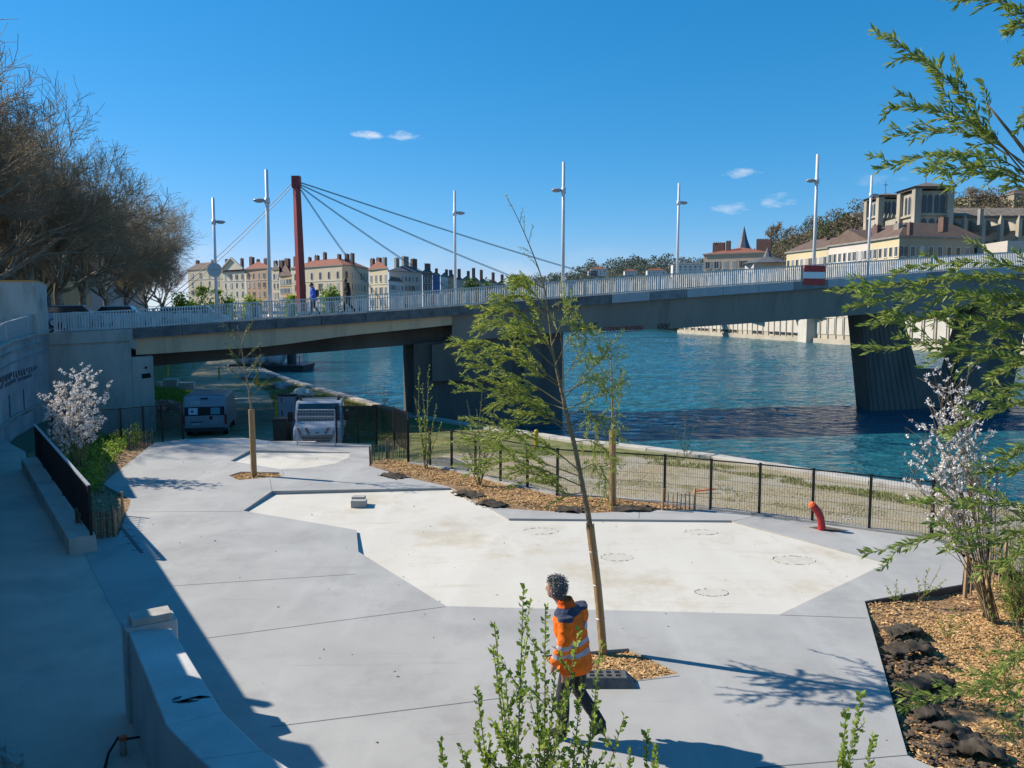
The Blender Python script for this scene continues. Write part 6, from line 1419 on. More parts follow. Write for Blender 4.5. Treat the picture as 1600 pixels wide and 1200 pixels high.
# ================================================================== TREES AND SHRUBS
def perp(rg, d):
    v = Vector((rg.gauss(0, 1), rg.gauss(0, 1), rg.gauss(0, 1))); v -= d * v.dot(d)
    return v.normalized()
def grow(rg, p, d, L, r, lev, spec, out, up=.15, wob=.22):
    """spec[lev] = (children, length ratio, spread, segments); out collects (level, points, radii)"""
    nc, lr, sp, ns = spec[lev]; pts = [p.copy()]; rad = [r]; q = p.copy(); dd = d.copy()
    for i in range(ns):
        dd = (dd + perp(rg, dd) * wob * rg.random() + Vector((0, 0, up * .35))).normalized(); q = q + dd * (L / ns); pts.append(q.copy()); rad.append(r * (1 - .62 * (i + 1) / ns))
    out.append((lev, pts, rad))
    if lev + 1 >= len(spec): return
    for k in range(nc):
        f = lerp(.30, 1.0, (k + rg.random()) / nc) if lev else lerp(.5, 1.0, (k + rg.random()) / nc); x = f * ns; i = min(ns - 1, int(x)); b = pts[i].lerp(pts[i + 1], x - i)
        ax = (pts[i + 1] - pts[i]).normalized(); nd = (ax * math.cos(sp) + perp(rg, ax) * math.sin(sp) * rg.uniform(.7, 1.25) + Vector((0, 0, up))).normalized()
        grow(rg, b, nd, L * lr * rg.uniform(.7, 1.2), max(.006, lerp(rad[i], rad[i + 1], x - i) * .62), lev + 1, spec, out, up, wob)
# ---- bare plane trees along the upper quay
def plane_tree(rs, h):
    rg = random.Random(rs); out = []
    grow(rg, Vector((0, 0, 0)), Vector((rg.uniform(-.1, .1), rg.uniform(-.1, .1), 1)).normalized(), h * .24, .42, 0, [(9, 1.5, .9, 6), (6, .60, .62, 6), (6, .60, .65, 5), (6, .58, .7, 4), (6, .60, .75, 3), (4, .62, .8, 2)], out, up=.10, wob=.30)
    tk, cr = MB(), MB()
    for lev, pts, rad in out:
        if lev <= 2: tk.tube(pts, [max(r, .03) for r in rad], 7 if lev == 0 else 5, False)
        else: cr.tube(pts, [max(r, .011) for r in rad], 3, False)
    ends = np.array([p[1][-1][:] for p in out if p[0] == 5])[::6]; n = len(ends); rgn = np.random.default_rng(rs)
    return mesh_of(tk, M['planebark'], 'trunk').data, mesh_of(cr, M['planetwig'], 'crown').data, ends
for me in (PT := [plane_tree(s, 17) for s in (3, 11)]):
    for q in me[:2]: q.polygons.foreach_set('use_smooth', [True] * len(q.polygons))
spots = []
for i, d in enumerate([43, 51, 60, 70, 82, 95, 110, 128, 150, 175]):
    x = -37.5 - (d - 50) * .335; spots.append((x, d, [1.32, 1.46, 1.5, 1.46, 1.42, 1.38, 1.34, 1.28, 1.2, 1.1][i] + .06 * math.sin(i * 2.3), i, 0))
for i, d in enumerate([50, 60, 72, 88, 108, 135]):
    spots.append((-47.5 - (d - 50) * .40, d, 1.45, i, 1))
LBL = ['nearest', 'second', 'third', 'fourth', 'fifth', 'sixth', 'seventh', 'eighth', 'ninth', 'last and smallest']
for k, (x, d, s, i, row) in enumerate(spots):
    t = thing('plane_tree', ('%s bare plane tree of the row along the quay street' % LBL[i]) if row == 0 else '%s bare plane tree of the row set back from the street' % LBL[i], 'tree', (x, d, 3.84), 'bare plane trees on the upper quay', rz=k * 2.399 + .01)
    tk, cr, _e = PT[k % 2]
    for nm, me in (('trunk', tk), ('crown', cr)):
        o = bpy.data.objects.new(nm, me); COL.objects.link(o); o.parent = t
    t.scale = (s, s, s)
# ---- fresh green trees on the lower quay beyond the bridge
def leafy_tree(px, pyt, d, wpx, label, rs, m='ylgreen', base=-1.35, nm='leafy_tree'):
    top = Q(px, pyt, d); Wd = wpx / FPX * d; t = thing(nm, label, 'tree', (top.x, d, base)); rg = np.random.default_rng(rs); h = top.z - base
    MB().tube([(top.x, d, base - .1), (top.x + .2, d, base + h * .5), (top.x, d, base + h * .8)], [.22, .15, .05], 6).build('trunk', M['bark'], t)
    P = []; 
    for k in range(16):
        c = np.array([top.x, d, base + h * .62]) + rg.normal(size=3) * np.array([Wd * .22, Wd * .2, h * .16]); q = rg.normal(size=(150, 3)) * np.array([Wd, Wd, h * .8]) * .10 + c; P.append(q)
    P = np.concatenate(P); P[:, 2] = np.minimum(P[:, 2], top.z); leaves('crown', P, rg.normal(size=P.shape) + np.array([0, 0, .2]), rg.uniform(.22, .42, len(P)) * max(1, d / 90), .55, M[m], t, rs)
leafy_tree(312, 450, 120, 46, 'leftmost bright green tree behind the bridge railing', 1); leafy_tree(345, 455, 128, 40, 'bright green tree under the round road sign', 2); leafy_tree(285, 458, 112, 30, 'small bright green tree at the end of the plane trees', 3)
leafy_tree(392, 462, 150, 34, 'small bright green tree left of the near lamp post', 4); leafy_tree(455, 464, 168, 26, 'green tree touching the foot of the red mast', 5); leafy_tree(515, 448, 178, 32, 'pale green tree right of the red mast behind the walkers', 6, 'leafy'); leafy_tree(742, 436, 260, 44, 'olive green tree in front of the distant houses', 7, 'leafd'); leafy_tree(815, 438, 270, 40, 'green tree behind the leaning tree top', 8, 'leafy')

# ---- young willow leaning over the plaza
def smooth_path(pts, n):
    P = [Vector(p) for p in pts]; P = [P[0] * 2 - P[1]] + P + [P[-1] * 2 - P[-2]]; out = []; m = len(P) - 3
    for i in range(n):
        x = i / (n - 1) * m; k = min(m - 1, int(x)); t = x - k; a, b, c, d = P[k:k + 4]
        out.append(.5 * ((2 * b) + (c - a) * t + (2 * a - 5 * b + 4 * c - d) * t * t + (3 * b - a - 3 * c + d) * t ** 3))
    return out
class Leafer:
    def __init__(s): s.P = []; s.D = []; s.L = []
    def along(s, pts, rg, gap, ln, wind, f0=.15, spread=.7, dens=1):
        pts = smooth_path(pts, max(6, len(pts) * 3)); tot = sum((b - a).length for a, b in zip(pts, pts[1:])); n = max(2, int(tot / gap))
        for i in range(n):
            f = lerp(f0, 1, (i + rg.random()) / n); x = f * (len(pts) - 1); k = min(len(pts) - 2, int(x)); p = pts[k].lerp(pts[k + 1], x - k); d = (pts[k + 1] - pts[k]).normalized()
            for _ in range(dens):
                v = (d * .75 + perp(rg, d) * spread + wind * rg.uniform(.3, 1.0)).normalized(); s.P.append(p[:]); s.D.append(v[:]); s.L.append(ln * rg.uniform(.6, 1.25))
    def build(s, name, wr, m, parent, rs=0): return leaves(name, np.array(s.P), np.array(s.D), np.array(s.L), wr, m, parent, rs)
def branch_set(root, branches, m_twig, lf, rg, gap, ln, wind, r0=.012, twigs=7, tl=.35, sub=None, name='branch'):
    """branches: list of point lists; side twigs with leaves on each"""
    for pts in branches:
        sp = smooth_path(pts, 14); L = sum((b - a).length for a, b in zip(sp, sp[1:])); mb = MB(); mb.tube(sp, [max(.0022, r0 * (1 - .88 * i / 13)) for i in range(14)], 5, False)
        lf.along(sp, rg, gap, ln, wind, .25)
        for k in range(twigs):
            f = lerp(.18, .96, (k + rg.random()) / twigs); i = min(12, int(f * 13)); b = sp[i]; d = (sp[i + 1] - sp[i]).normalized()
            v = (d * .8 + perp(rg, d) * .75 + wind * .5).normalized(); tl_ = L * tl * rg.uniform(.5, 1.1) * (1.15 - .6 * f); tw = [b, b + v * tl_ * .5 + Vector((0, 0, .02)), b + v * tl_ + wind * .05 * tl_ - Vector((0, 0, .04 * tl_))]
            mb.tube(smooth_path(tw, 5), [.0035, .003, .0028, .0024, .002], 3, False); lf.along(tw, rg, gap, ln, wind, .1)
        mb.build(name, m_twig, root, True)
rg = random.Random(5); DT = 10.41
tw_ = lambda px, py, dd=0: Q(px, py, DT + dd)
wil = thing('young_willow', 'young willow leaning left with wind blown foliage and wrapped trunk', 'tree', G(942, 1017))
leader = [tw_(942, 1019), tw_(934, 920), tw_(922, 822), tw_(913, 773), tw_(905, 733), tw_(897, 693), tw_(884, 640, .05), tw_(875, 600, .08), tw_(864, 550, .1), tw_(857, 490, .1), tw_(847, 437, .12), tw_(826, 380, .15), tw_(806, 335, .18), tw_(790, 305, .2)]
sp = smooth_path(leader, 40); MB().tube(sp, [pl_interp([(0, .042), (.3, .034), (.45, .029), (.6, .017), (.75, .010), (1, .003)], i / 39) for i in range(40)], 9).build('trunk', M['bark'], wil, True)
st2 = smooth_path([tw_(899, 700), tw_(886, 660, -.15), tw_(881, 620, -.2), tw_(880, 570, -.25), tw_(876, 520, -.3), tw_(872, 470, -.3)], 14); MB().tube(st2, [.016 - .001 * i for i in range(14)], 6).build('branch', M['bark'], wil, True)
wr = [tw_(942.5, 1018), tw_(934, 920), tw_(922, 822)]; wp = smooth_path(wr, 16); wrp = MB().tube(wp, [.050 + .003 * math.sin(i * 2) for i in range(16)], 14).build('reed_wrap', M['reed'], wil, True)
rdm = MB()
for k in range(40):
    a = 2 * math.pi * k / 40; o_ = Vector((math.cos(a), math.sin(a), 0)) * .051; rdm.tube([p + o_ + Vector((0, 0, (rg.uniform(-.04, .04) if i in (0, 15) else 0))) for i, p in enumerate(wp)], .006, 4, False)
rdm.build('reeds', M['reed'], wrp)
for f in (4, 8, 12): MB().tube([wp[f] + Vector((math.cos(a) * .059, math.sin(a) * .059, 0)) for a in [2 * math.pi * i / 16 for i in range(17)]], .004, 4).build('tie_wire', M['steel'], wrp)
BR = [((893, 680), (840, 640), (780, 610), (712, 612)), ((880, 632), (830, 600), (770, 575), (735, 572)), ((872, 598), (820, 560), (760, 535), (702, 540)), ((868, 575), (820, 530), (780, 505), (742, 512)), ((862, 548), (830, 505), (790, 480), (745, 497)), ((858, 505), (830, 470), (800, 462), (770, 480)), ((905, 735), (860, 700), (800, 670), (735, 665)), ((908, 745), (840, 720), (790, 700), (700, 690)), ((910, 760), (850, 735), (790, 720), (725, 745)), ((884, 640), (840, 625), (800, 620), (765, 640)), ((876, 605), (845, 585), (800, 560), (775, 565)), ((866, 560), (850, 530), (820, 515), (785, 530)), ((890, 665), (850, 650), (815, 650), (775, 690)),
      ((875, 600), (900, 560), (915, 530), (900, 480)), ((880, 625), (920, 580), (940, 560), (950, 540)), ((884, 640), (930, 620), (950, 610), (985, 590)), ((890, 665), (930, 650), (960, 660), (972, 690)), ((895, 690), (925, 690), (950, 710), (965, 740)), ((868, 570), (890, 530), (915, 510), (925, 520)), ((905, 735), (930, 725), (945, 745), (940, 790)), ((862, 540), (880, 500), (890, 480), (880, 460)), ((913, 770), (880, 770), (850, 745), (800, 735)), ((878, 615), (910, 600), (930, 590), (955, 620)), ((857, 490), (835, 460), (815, 445), (800, 455)), ((850, 450), (830, 440), (812, 436), (800, 440)), ((886, 650), (915, 640), (930, 660), (935, 700))]
lf = Leafer(); wind = Vector((-.75, .1, .12)); bl = []; blr = []
for i, b in enumerate(BR):
    dd = rg.uniform(-.75, .75); pts = [tw_(x, y, dd * (k / 3) ** .8) for k, (x, y) in enumerate(b)]
    (bl if b[-1][0] < 860 else blr).append(pts)
branch_set(wil, bl, M['twig'], lf, rg, .0098, .072, wind, .010, 13, .36); branch_set(wil, blr, M['twig'], lf, rg, .0125, .064, Vector((-.25, .1, -.15)), .008, 11, .38)
tw2 = [sp[i] for i in range(24, 40)]
for k in range(10):
    b = sp[26 + k]; v = (sp[27 + k] - sp[26 + k]).normalized(); e = b + (v * .6 + Vector((rg.uniform(-.8, .5), rg.uniform(-.5, .5), rg.uniform(-.2, .4)))).normalized() * .34 * (1 - k * .04); MB().tube([b, b.lerp(e, .5) + Vector((0, 0, .03)), e], [.004, .003, .002], 3, False).build('twig', M['twig'], wil)
    if k != 3 and k != 4: lf.along([b, b.lerp(e, .5), e], rg, .03 if k < 7 else .022, .045, wind * .5, .2)
lf.along(sp[36:], rg, .02, .045, wind * .4)
lf.build('foliage', .23, M['willow'], wil, 3)

# ---- long willow branches reaching in from the right
wr_ = thing('willow_tree', 'tall willow outside the right edge with long leafy branches', 'tree', (4.95, 6.0, -.1)); DW = 6.0
tq = lambda px, py, dd=0: Q(px, py, DW + dd)
MB().tube(smooth_path([Vector((4.95, 6.0, -.15)), tq(1775, 800), tq(1745, 560), tq(1690, 380), tq(1640, 300), tq(1600, 235, .05), tq(1540, 160, .1)], 20), [.055 * (1 - .047 * i) for i in range(20)], 8).build('trunk', M['bark'], wr_, True)
MB().tube(smooth_path([tq(1760, 640), tq(1730, 400, -.2), tq(1690, 180, -.3), tq(1640, 60, -.3), tq(1590, -20, -.3)], 14), [.024 * (1 - .066 * i) for i in range(14)], 6).build('trunk', M['bark'], wr_, True)
WB = [((1640, 300), (1540, 200), (1470, 115), (1365, 48)), ((1610, 262), (1540, 210), (1480, 150), (1440, 82)), ((1600, 270), (1540, 205), (1460, 172), (1388, 166)), ((1575, 243), (1520, 210), (1450, 205), (1385, 216)), ((1640, 300), (1560, 248), (1470, 240), (1372, 266)), ((1640, 320), (1590, 280), (1530, 268), (1482, 296)), ((1620, 290), (1560, 262), (1500, 262), (1440, 270)), ((1655, 75), (1600, 20), (1550, 2), (1482, -4)), ((1660, 110), (1620, 50), (1590, 35), (1572, 52)), ((1660, 120), (1630, 90), (1612, 90), (1592, 98)), ((1660, 180), (1630, 170), (1610, 185), (1590, 205)),
      ((1690, 470), (1560, 430), (1440, 440), (1296, 456)), ((1700, 480), (1580, 460), (1430, 460), (1322, 482)), ((1700, 530), (1600, 513), (1480, 495), (1352, 508)), ((1700, 540), (1600, 545), (1470, 535), (1355, 549)), ((1700, 500), (1620, 470), (1540, 470), (1420, 505)), ((1700, 560), (1600, 560), (1530, 550), (1446, 543)), ((1690, 440), (1600, 418), (1500, 410), (1400, 425)), ((1700, 520), (1640, 490), (1580, 490), (1500, 530)), ((1700, 600), (1640, 570), (1590, 570), (1540, 590)),
      ((1710, 680), (1620, 630), (1550, 645), (1472, 678)), ((1710, 660), (1640, 610), (1590, 605), (1522, 622)), ((1715, 760), (1620, 730), (1570, 735), (1528, 738)), ((1720, 800), (1620, 790), (1520, 785), (1424, 782)), ((1720, 840), (1600, 812), (1480, 835), (1350, 866)), ((1720, 820), (1640, 815), (1560, 850), (1470, 860)), ((1715, 720), (1650, 690), (1600, 700), (1560, 720)), ((1720, 900), (1640, 860), (1580, 870), (1520, 905)), ((1725, 1000), (1620, 1060), (1500, 1080), (1405, 1108)), ((1725, 1020), (1640, 1080), (1560, 1090), (1480, 1080)), ((1725, 960), (1640, 990), (1580, 1030), (1540, 1075))]
lf = Leafer(); bs = []
for b in WB:
    dd = rg.uniform(-.55, .45); bs.append([tq(x, y, dd * (k / 3)) for k, (x, y) in enumerate(b)])
branch_set(wr_, bs, M['twig'], lf, rg, .0118, .078, Vector((-.55, .05, .12)), .007, 7, .24)
lf.build('foliage', .25, M['willowr'], wr_, 4)

# ---- multi-stemmed shrubs
def shrub(base, tops, label, lfm, gap, ln, wr, name='leafy_shrub', stemm=None, rs=0, tw=6, tl=.3, r0=.012, wind=Vector((0, 0, .2)), spread=.8, lean=None, cat='shrub', f0=.25):
    rg = random.Random(rs); t = thing(name, label, cat, base); lf = Leafer(); stemm = stemm or M['bark']
    for tp in tops:
        tp = Vector(tp); mid = base.lerp(tp, .5) + Vector((rg.uniform(-.06, .06), rg.uniform(-.06, .06), 0)) * (tp - base).length * .5; b0 = base + Vector((rg.uniform(-.06, .06), rg.uniform(-.06, .06), -.05))
        sp = smooth_path([b0, base.lerp(tp, .2) + Vector((rg.uniform(-.03, .03), 0, 0)), mid, tp], 14); mb = MB(); mb.tube(sp, [max(.0025, r0 * (1 - .8 * i / 13)) for i in range(14)], 5, False); L = (tp - base).length
        lf.along(sp, rg, gap, ln, wind, f0, spread)
        for k in range(tw):
            f = lerp(f0, .95, (k + rg.random()) / tw); i = min(12, int(f * 13)); b = sp[i]; d = (sp[i + 1] - sp[i]).normalized(); v = (d * .8 + perp(rg, d) * .65).normalized(); e = b + v * L * tl * (1.1 - .7 * f) * rg.uniform(.6, 1.1)
            q = [b, b.lerp(e, .5) + Vector((0, 0, -.01)), e]; mb.tube(q, [.0045, .0035, .002], 3, False); lf.along(q, rg, gap, ln, wind, .12, spread)
        mb.build('stem', stemm, t, True)
    lf.build('foliage', wr, lfm, t, rs); return t
# foreground shrub in front of the worker
DF = 4.9; qf = lambda x, y, dd=0: Q(x, y, DF + dd)
b0 = Vector((.12, DF, 0))
shrub(b0, [qf(818, 916), qf(772, 972, .1), qf(852, 945, -.1), qf(790, 1060, .15), qf(745, 1075, -.1), qf(868, 1050, .1), qf(905, 985, .2), qf(880, 1085, -.15), qf(940, 1000, .1), qf(742, 1130), qf(910, 1060, .15), qf(975, 1120, -.1), qf(720, 1165, .1), qf(800, 1130, -.2), qf(850, 1100, .2), qf(930, 1130, .1), qf(770, 1010, -.1), qf(835, 1010, .15)], 'tall green leafed shrub in the foreground before the worker', M['leaf'], .0155, .042, .66, rs=21, tw=13, tl=.24, r0=.012, spread=.9, f0=.45)
shrub(Vector((-.45, DF, 0)), [qf(690, 1160), qf(730, 1180, .1)], 'small green sprig left of the foreground shrub', M['leaf'], .018, .048, .66, rs=22, tw=6, tl=.14, r0=.007, f0=.7)
shrub(Vector((.85, DF, 0)), [qf(1010, 1145), qf(985, 1170, .1), qf(1025, 1165, .1)], 'small green sprig right of the foreground shrub', M['leaf'], .018, .048, .66, rs=23, tw=5, tl=.14, r0=.007, f0=.7)
shrub(Vector((2.15, DF, 0)), [qf(1322, 1110), qf(1346, 1085, .05), qf(1365, 1150, .1), qf(1310, 1190)], 'green sprig rising at the bottom right of the plaza', M['leaf'], .016, .046, .6, rs=24, tw=6, tl=.10, r0=.007, f0=.7)
# shrubs in the long bed
def qd(x, y, ref, dd=0): return Q(x, y, ref.y + dd)
b = G(665, 731); shrub(b, [qd(655, 572, b), qd(670, 572, b, .1), qd(648, 620, b), qd(682, 630, b), qd(660, 600, b, .2), qd(690, 660, b)], 'slender green shrub at the far end of the long bed', M['leaf'], .05, .07, .5, rs=31, tw=9, tl=.16, r0=.02)
b = G(750, 757); shrub(b, [qd(755, 594, b), qd(730, 625, b), qd(775, 630, b), qd(715, 650, b), qd(795, 660, b), qd(745, 640, b, .3), qd(770, 660, b, -.2), qd(705, 680, b)], 'wide grey green shrub before the dark pier', M['leafd'], .055, .07, .5, rs=32, tw=10, tl=.2, r0=.018)
# wrapped young trees
def staked_tree(base, ytop_wrap, ytop, xs, label, rs, lean=0, m='leafy', n=14):
    rg = random.Random(rs); d = base.y; t = thing('young_tree', label, 'tree', base, 'young trees with reed wrapped trunks'); zt_ = Q(800, ytop, d).z; zw = Q(800, ytop_wrap, d).z; X = base.x
    lead = smooth_path([base + Vector((0, 0, -.05)), Vector((X - .02, d, zw)), Vector((X + lean * .5, d, lerp(zw, zt_, .5))), Vector((X + lean, d, zt_))], 20); MB().tube(lead, [.045 * (1 - .045 * i) for i in range(20)], 7).build('trunk', M['bark'], t, True)
    w = smooth_path([base, Vector((X - .02, d, zw))], 8); wp = MB().tube(w, .075, 14).build('reed_wrap', M['reed'], t, True); r = MB()
    for k in range(24): a = k * .2618; r.tube([p + Vector((math.cos(a) * .076, math.sin(a) * .076, 0)) for p in (w[0], w[-1] + Vector((0, 0, rg.uniform(-.03, .03))))], .010, 4, False)
    r.build('reeds', M['reed'], wp); lf = Leafer()
    for k in range(n):
        f = lerp(.42, .97, (k + .5) / n); i = min(18, int(f * 19)); b = lead[i]; a = rg.uniform(0, 6.28); l = xs / FPX * d * rg.uniform(.6, 1) * (1.25 - f * .7); e = b + Vector((math.cos(a) * l, math.sin(a) * l, l * rg.uniform(.8, 1.7)))
        pts = [b, b.lerp(e, .5) + Vector((0, 0, -.08 * l)), e]; mb = MB(); mb.tube(smooth_path(pts, 6), [.012, .010, .008, .006, .005, .003], 4, False); lf.along(pts, rg, .05, .07, Vector((-.2, 0, .1)), .3)
        for j in range(4):
            q = b.lerp(e, rg.uniform(.35, .95)); v = (e - b).normalized() * .6 + Vector((rg.gauss(0, .5), rg.gauss(0, .5), rg.gauss(.1, .4))); v = v.normalized() * l * .4; mb.tube([q, q + v], [.005, .002], 3, False); lf.along([q, q + v], rg, .05, .07, Vector((-.2, 0, .1)))
        mb.build('branch', M['twig'], t)
    lf.build('foliage', .4, M[m], t, rs)
staked_tree(G(957, 788), 672, 528, 42, 'reed wrapped young tree standing at the fence', 41, -.1)
staked_tree(G(397, 743), 640, 508, 40, 'small reed wrapped tree standing alone on the far plaza', 42, -.35, 'leafd', 12)
# ---- white flowering shrubs
def blossom_shrub(base, ctrs, label, rs, stems, d, n, sz, foot_m=None):
    rg = random.Random(rs); t = thing('flowering_shrub', label, 'shrub', base, 'white flowering shrubs'); P = []; D = []; L = []; rgn = np.random.default_rng(rs)
    ends = []
    for (x, y, dd) in stems:
        e = Q(x, y, d + dd); sp = smooth_path([base + Vector((rg.uniform(-.1, .1), rg.uniform(-.1, .1), -.05)), base.lerp(e, .35) + Vector((rg.uniform(-.05, .05), 0, 0)), base.lerp(e, .7), e], 12); mb = MB(); mb.tube(sp, [.012 * (1 - .075 * i) for i in range(12)], 5, False)
        for k in range(13):
            f = rg.uniform(.42, .98); i = min(10, int(f * 11)); b = sp[i]; v = ((sp[i + 1] - sp[i]).normalized() * .8 + Vector((rg.gauss(0, .5), rg.gauss(0, .5), rg.gauss(.2, .3)))).normalized() * (e - base).length * .16 * rg.uniform(.6, 1.3); mb.tube([b, b + v], [.006, .003], 3, False)
            for j in range(4): ends.append(b + v * rg.uniform(.35, 1.05) + Vector((rg.gauss(0, .025), rg.gauss(0, .025), rg.gauss(0, .025))))
        mb.build('stem', M['bark'], t, True)
        for j in range(8): ends.append(sp[11].lerp(sp[7], rg.random()) + Vector((rg.gauss(0, .03), rg.gauss(0, .03), 0)))
    rg.shuffle(ends)
    for e in ends[:n]:
        k = 9; v = rgn.normal(size=(k, 3)); P.append(np.tile(np.array(e[:]), (k, 1)) + v * sz * .12); D.append(v); L.append(np.full(k, sz) * rgn.uniform(.6, 1.1, k))
    leaves('blossoms', np.concatenate(P), np.concatenate(D), np.concatenate(L), .75, M['blossom'], t, rs); return t
b = G(122, 745); blossom_shrub(b, None, 'dense white flowering bush in the shaded left bed', 51, [(x, y, dd) for x, y, dd in [(90, 600, 0), (100, 590, .4), (112, 585, -.3), (124, 575, .2), (134, 570, 0), (128, 600, -.5), (145, 600, .4), (150, 620, -.2), (85, 625, .3), (75, 650, -.3), (95, 640, .5), (110, 630, -.6), (130, 640, .6), (120, 620, 0), (105, 655, -.4), (140, 650, -.5), (160, 640, .2), (172, 600, 0), (80, 670, .5), (92, 665, 0), (100, 610, .2), (140, 585, .2), (118, 600, .5), (75, 620, 0)]], b.y, 760, .06)
b = G(1547, 962); blossom_shrub(b, None, 'white flowering shrub in the right bed before the river', 52, [(x, y, dd) for x, y, dd in [(1480, 585, 0), (1465, 600, .2), (1500, 595, -.2), (1450, 625, .1), (1490, 625, .3), (1515, 620, 0), (1470, 650, -.2), (1500, 660, .1), (1445, 680, .2), (1525, 660, -.2), (1480, 690, 0), (1440, 690, -.1), (1510, 700, .3), (1418, 722, 0), (1432, 745, .2), (1450, 760, -.2), (1465, 720, .2), (1490, 730, -.3), (1545, 705, .1), (1560, 715, -.1), (1530, 720, .2), (1475, 770, .1), (1495, 610, .1), (1460, 640, -.3)]], b.y, 780, .037)
# leafy undergrowth
def ground_cover(name, label, poly, n, hgt, lnr, m, rs, zf=None, cat='ground cover', dens=6):
    q = scatter(poly, n, rs); rgn = np.random.default_rng(rs); P = []; D = []; L = []
    for x, y in q:
        h = hgt * rgn.uniform(.3, 1); k = dens; P.append(np.stack([x + rgn.normal(0, .05, k), y + rgn.normal(0, .05, k), (zf(x, y) if zf else 0) + rgn.uniform(0, h, k)], 1)); v = rgn.normal(size=(k, 3)); v[:, 2] = abs(v[:, 2]) + .3; D.append(v); L.append(rgn.uniform(.6, 1.2, k) * lnr)
    o = leaves(name, np.concatenate(P), np.concatenate(D), np.concatenate(L), .5, m, None, rs); return tag(o, label, cat, kind='stuff')
pL = [tuple(G(*p)[:2]) for p in [(78, 722), (90, 760), (120, 795), (150, 772), (165, 740), (195, 705), (230, 690), (215, 680), (120, 700)]]
ground_cover('low_plants', 'bright green low plants under the white bush at left', pL, 750, .55, .12, M['leafy'], 61, bedz(3, .08, -.02))
pR = [tuple(G(*p)[:2]) for p in [(1560, 860), (1600, 880), (1690, 940), (1690, 1010), (1600, 990), (1560, 940)]]
b = G(1592, 985); shrub(b, [qd(1540, 800, b), qd(1570, 770, b, .2), qd(1600, 780, b, -.1), qd(1630, 790, b), qd(1580, 830, b, .3), qd(1560, 860, b), qd(1610, 840, b, -.3), qd(1550, 900, b, .2), qd(1630, 870, b)], 'dense green shrub at the right edge of the bed', M['willowr'], .022, .085, .24, rs=62, tw=10, tl=.22, r0=.012, wind=Vector((-.4, 0, .1)))
b = G(1575, 1085); shrub(b, [qd(1500, 960, b), qd(1540, 930, b, .2), qd(1590, 950, b), qd(1480, 1010, b, -.1), qd(1560, 1000, b), qd(1610, 970, b, .2)], 'thin green shrub in the lower right bark chips', M['leafy'], .035, .06, .35, rs=63, tw=6, tl=.2, r0=.006)
for (x, y, tops, lab, rs) in ((1440, 935, [(1432, 900), (1452, 888), (1470, 884), (1478, 905)], 'thin leafy sprigs at the top corner of the right bed', 64), (1400, 942, [(1385, 915), (1415, 920), (1400, 908)], 'tiny leafy sprig at the corner of the right bed', 65), (1480, 1000, [(1470, 960), (1490, 950), (1505, 970)], 'small green sprig among the bark chips', 66), (1585, 1165, [(1560, 1110), (1590, 1100), (1610, 1120)], 'green sprig near the bottom right corner', 67)):
    b = G(x, y); shrub(b, [qd(a, c, b) for a, c in tops], lab, M['leaf'], .03, .05, .45, rs=rs, tw=4, tl=.25, r0=.004, name='sprig', cat='plant')
# weeds growing by the water edge
for (x, y, tops, lab, rs) in ((1072, 712, [(1045, 660), (1070, 640), (1085, 668), (1098, 690), (1060, 680)], 'pale tall weed at the quay edge before the blue water', 71), (600, 632, [(590, 600), (602, 596), (610, 610)], 'thin green weed at the quay edge left of the pier', 72), (575, 622, [(570, 598), (580, 600)], 'thin weed farther along the quay edge', 73)):
    b = G(x, y, -.8 if x > 1000 else -1.25); shrub(b, [qd(a, c, b) for a, c in tops], lab, M['leafd'], .08, .10, .35, rs=rs, tw=5, tl=.2, r0=.012, name='weed', cat='plant')
# grass blades on the bank
def grass(name, label, poly, n, hgt, rs, m, zf, keep=None):
    q = scatter(poly, n, rs); rgn = np.random.default_rng(rs)
    q = q[[fbm(x, y, .5, rs) > (-.05 if keep is None else keep) for x, y in q]]
    P = np.array([(x, y, zf(x, y)) for x, y in q]); v = rgn.normal(0, .45, (len(P), 3)); v[:, 2] = 1
    tag(leaves(name, P, v, rgn.uniform(.5, 1.3, len(P)) * hgt, .22, m, None, rs), label, 'grass', kind='stuff')
from mathutils.bvhtree import BVHTree
bvh = BVHTree.FromPolygons([Vector(v) for v in vv], ff)
def bank_z(x, y):
    h = bvh.ray_cast(Vector((x, y, 20)), Vector((0, 0, -1))); return h[0].z - .02 if h[0] else -1.4
M['grass'] = leafmat('grass_blades', (.13, .17, .03), (.27, .27, .08), .3, .8)
gp = [tuple(G(x, y, -1.3)[:2]) for x, y in [(430, 640), (420, 615), (390, 595), (425, 588), (470, 605), (560, 632), (635, 655), (640, 690), (560, 690), (520, 660)]]
grass('bank_grass', 'green grass on the lower quay behind the truck', gp, 26000, .13, 81, M['grass'], bank_z, -.3)
gq = [tuple(G(x, y, -.7)[:2]) for x, y in [(900, 700), (1010, 708), (1110, 720), (1270, 748), (1455, 778), (1455, 800), (1270, 765), (1110, 735), (1000, 725), (880, 720)]]
grass('bank_grass', 'sparse grass along the quay edge behind the fence', gq, 9000, .10, 82, M['grass'], bank_z, .02)
gr2 = [tuple(G(x, y, -.4)[:2]) for x, y in [(760, 735), (1000, 730), (1270, 765), (1440, 800), (1440, 825), (1270, 805), (1040, 775), (880, 760)]]
grass('bank_grass', 'scattered grass tufts on the gravel behind the fence', gr2, 12000, .06, 83, M['grass'], bank_z, .16)
gs = [tuple(G(x, y, -1.35)[:2]) for x, y in [(242, 625), (242, 606), (300, 612), (296, 632)]]
grass('bank_grass', 'bright grass patch beside the pale blocks under the bridge', gs, 4000, .22, 84, M['leafy'], bank_z, -.5)
